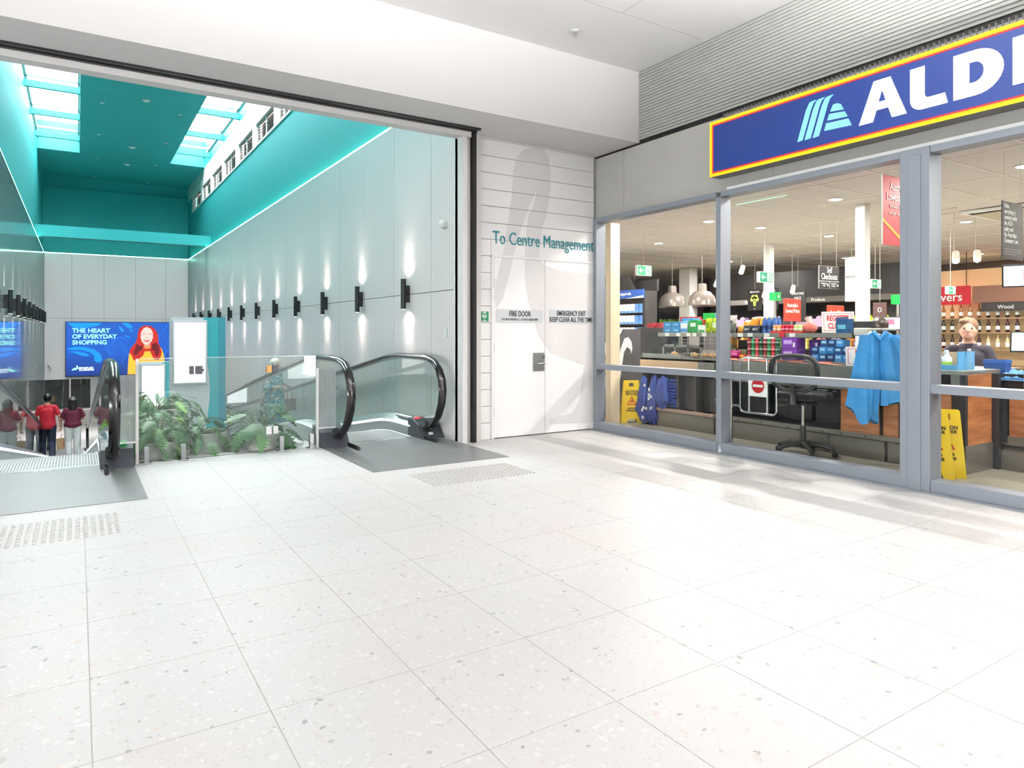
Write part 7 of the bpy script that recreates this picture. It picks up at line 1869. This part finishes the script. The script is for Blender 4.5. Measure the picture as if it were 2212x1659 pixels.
# people in the store
m_black_shirt = mat('dark_uniform', (46, 42, 56), 0.75, var=0.15, scale=14, bump=0.3)
m_beige = mat('beige_knit', (214, 196, 180), 0.8, var=0.06, scale=14, bump=0.2)
m_hair_dark = mat('dark_brown_hair', (46, 34, 30), 0.45, var=0.4, scale=60, stretch=(1, 1, 0.2))
m_hair_grey = mat('grey_blond_hair', (132, 100, 76), 0.55, var=0.3, scale=60, stretch=(1, 1, 0.2))
SIT = dict(head=(0, 0.05, 1.605), kL=(-0.14, 0.40, 0.90), kR=(0.14, 0.40, 0.90), aL=(-0.14, 0.36, 0.50), aR=(0.14, 0.36, 0.50), tL=(-0.14, 0.52, 0.45), tR=(0.14, 0.52, 0.45))
sit1 = dict(SIT); sit1.update(eL=(-0.25, 0.05, 1.14), eR=(0.25, 0.05, 1.14), wL=(-0.10, 0.28, 1.14), wR=(0.12, 0.30, 1.18))
person('cashier in dark uniform looking down at a card at the till', (8.35, 3.68, -0.36), math.radians(112), 1.74, sit1, m_skin2, m_hair_grey, 'short', m_black_shirt, m_black_shirt, m_black, sleeve=1.0, loose=0.03,
       hands={'L': (Vector((0.7, 0.7, 0)), Vector((0, 0, 1)), 0.4), 'R': (Vector((-0.7, 0.7, 0.1)), Vector((0, 0, 1)), 0.4)})
sit2 = dict(SIT); sit2.update(head=(0, 0.10, 1.58))
person('cashier with dark hair in beige top seen from behind at the far till', (8.0, 4.50, -0.30), math.radians(-70), 1.72, sit2, m_skin2, m_hair_dark, 'bun', m_beige, m_black_shirt, m_black, sleeve=1.2, loose=0.02)
for (x, y, rz, l) in ((8.35, 3.68, 112, 'dark stool under the cashier in uniform'), (8.0, 4.50, -70, 'dark stool under the cashier in beige')):
    t = thing('till_stool', l, 'stool', (x, y, 0), math.radians(rz))
    MB().lathe([(0.0, 0.40), (0.19, 0.40), (0.2, 0.42), (0.19, 0.45), (0.0, 0.455)], n=20).build('seat', m_cseat, t, True)
    MB().cyl((0, 0, 0.02), (0, 0, 0.4), 0.03, n=10).lathe([(0.24, 0.0), (0.22, 0.025), (0.0, 0.03)], n=20).build('pedestal', m_cplastic, t, True)

# ------------------------------------------------------------------ produce wall and wine wall far behind
pw = thing('produce_shelving', 'long charcoal produce shelving across the back of the store', 'shelving', (14.4, 10.5, 0), world=True)
MB().box(14.55, 14.7, 7.6, 15.5, 0, 2.7).build('back_panel', m_char, pw)
MB().box(13.95, 14.55, 7.6, 15.5, 1.90, 2.02).build('canopy', mat('canopy_grey', (96, 90, 86), 0.6), pw)
for z in (0.3, 0.8, 1.3): MB().box(13.95, 14.55, 7.6, 15.5, z, z + 0.05).build('shelf_board', m_char, pw)
for y in (8.2, 9.2, 11.0, 12.6, 14.0):
    text('Produce', 0.10, (13.945, y, 1.955), (0, -1, 0), (0, 0, 1), m_signwhite, pw, bold=0.001)
pcols = [((190, 220, 40), 'lime'), ((206, 170, 200), 'lilac'), ((96, 80, 92), 'plum'), ((190, 160, 206), 'mauve'), ((214, 120, 130), 'rose'), ((120, 180, 70), 'green'), ((226, 150, 60), 'orange'), ((230, 220, 120), 'cream')]
pc_me = {}
for r_, z in enumerate((0.85, 1.35)):
    for q in range(22):
        c, nm = pcols[(q * 3 + r_ * 2) % 8] if r_ == 0 else pcols[(q // 3) % 8]
        if nm not in pc_me:
            b = MB().box(0, 0.3, 0, 0.30, 0, 0.18)
            for a in range(3): b.ball((0.06 + 0.08 * a, 0.08 + 0.07 * (a % 2), 0.18), 0.07, 8, 5)
            me = b.mesh('produce_crate'); me.materials.append(mat('crate_' + nm, c, 0.5, var=0.15, scale=12)); pc_me[nm] = me
        goods('produce_crate', pc_me[nm], None, (14.0, 7.75 + q * 0.35 + (0.4 if q > 14 else 0), z), '%s produce crate, %s board of produce shelving, %s from the wine' % (nm, ['lower', 'upper'][r_], ORD[q]), 'crate', 'crates on the produce wall')
def poster(lab, x, y0, y1, z0, z1, lines, col, m=m_char, extra=None):
    t = thing('wall_poster', lab, 'poster', (x, (y0 + y1) / 2, z0), world=True)
    MB().box(x, x + 0.02, y0, y1, z0, z1).build('panel', m, t)
    for (s_, sz, z, cc) in lines: text(s_, sz, (x - 0.003, (y0 + y1) / 2, z), (0, -1, 0), (0, 0, 1), cc, t, sx=0.85)
    MB().cyl((x + 0.01, (y0 + y1) / 2, z1), (x + 0.01, (y0 + y1) / 2, 2.95), 0.003, n=5).build('hanger', m_wire, t)
    return t
t = poster('dark poster with a pale green broccoli before the produce wall', 13.0, 9.96, 10.34, 1.72, 2.20, [('BROCCOLI', 0.06, 2.14, m_signwhite), ('fresh', 0.03, 1.76, m_signwhite)], None)
gb = mat('broccoli_green', (176, 190, 96), 0.6)
b = MB().prism([(-10.18, 1.82), (-10.12, 1.82), (-10.11, 1.94), (-10.19, 1.94)], (12.998, 0, 0), (0, -1, 0), (0, 0, 1), 0.004)
for (y, z) in ((10.08, 1.97), (10.15, 2.0), (10.22, 1.97), (10.11, 2.03), (10.19, 2.03)): b.cyl((12.998, y, z), (12.992, y, z), 0.048, n=12)
b.build('broccoli', gb, t)
t = poster('dark poster with a strawberry half hidden by the middle column', 13.0, 9.54, 9.92, 1.72, 2.20, [('STRAWBERRY', 0.05, 2.14, m_signwhite)], None)
MB().prism([(-9.80, 2.02), (-9.66, 2.02), (-9.73, 1.84)], (12.998, 0, 0), (0, -1, 0), (0, 0, 1), 0.003).build('strawberry', mat('berry_red', (196, 40, 44), 0.5), t)
poster('tall dark poster with chalk style lettering in the produce area', 13.0, 8.86, 9.24, 1.45, 2.20, [('EVERYONE', 0.07, 2.05, m_signwhite), ('DIGS', 0.09, 1.95, m_signwhite), ('IN', 0.09, 1.84, m_signwhite)], None)
poster('dark poster with a white fork beside the far column', 12.4, 6.05, 6.40, 1.35, 2.25, [('FRESH', 0.06, 2.18, m_signwhite), ('MEALS', 0.06, 2.10, m_signwhite), ('Y', 0.30, 1.95, m_signwhite), ('I', 0.4, 1.75, m_signwhite)], None)
poster('small maroon notice with round crest by the far checkouts', 12.0, 6.60, 6.84, 1.40, 1.76, [('O', 0.12, 1.62, m_signwhite)], None, mat('notice_maroon', (74, 50, 48), 0.5))
ww = thing('wine_shelving', 'warm lit wine shelving with brown header at the far end of the tills', 'shelving', (16.2, 5.0, 0), world=True)
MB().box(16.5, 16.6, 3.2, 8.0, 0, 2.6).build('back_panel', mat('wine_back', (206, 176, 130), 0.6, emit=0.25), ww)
MB().box(16.0, 16.5, 3.2, 6.98, 1.85, 2.2).build('brown_header', mat('wine_header', (132, 92, 74), 0.6), ww)
for z in (0.5, 0.85, 1.2, 1.5): MB().box(16.05, 16.5, 3.2, 8.0, z, z + 0.03).build('shelf_board', mat('wine_shelf', (150, 116, 84), 0.5), ww)
for (y, s_) in ((6.35, 'Wood'), (5.15, 'Red'), (4.1, 'White')):
    MB().box(15.97, 16.0, y - 0.45, y + 0.45, 1.66, 1.84).build('bay_sign', m_char, ww)
    text(s_, 0.11, (15.966, y, 1.745), (0, -1, 0), (0, 0, 1), m_signwhite, ww)
wcol = [((60, 24, 34), 'dark red'), ((40, 54, 40), 'bottle green'), ((150, 96, 40), 'amber'), ((206, 190, 150), 'straw')]
wm_ = []
for c, nm in wcol:
    me = MB().lathe([(0.0, 0), (0.038, 0.0), (0.038, 0.18), (0.014, 0.235), (0.014, 0.30), (0, 0.301)], n=8).mesh('wine_bottle', True); me.materials.append(mat('wine_' + nm, c, 0.2)); wm_.append(me)
lb_me = MB().lathe([(0.0385, 0.05), (0.0385, 0.13)], n=8).mesh('paper_label'); lb_me.materials.append(m_signwhite)
for r_, z in enumerate((0.88, 1.23, 1.53)):
    for q in range(26):
        kq = (q // 5 + r_) % 4
        o = goods('wine_bottle', wm_[kq], None, (16.12, 3.4 + q * 0.175, z), '%s bottle on the %s wine shelf board, %s from the frame edge' % (wcol[kq][1], ['lower', 'middle', 'upper'][r_], ORD[q]), 'bottle', 'bottles on the wine wall')
        link('paper_label', lb_me, None, o)
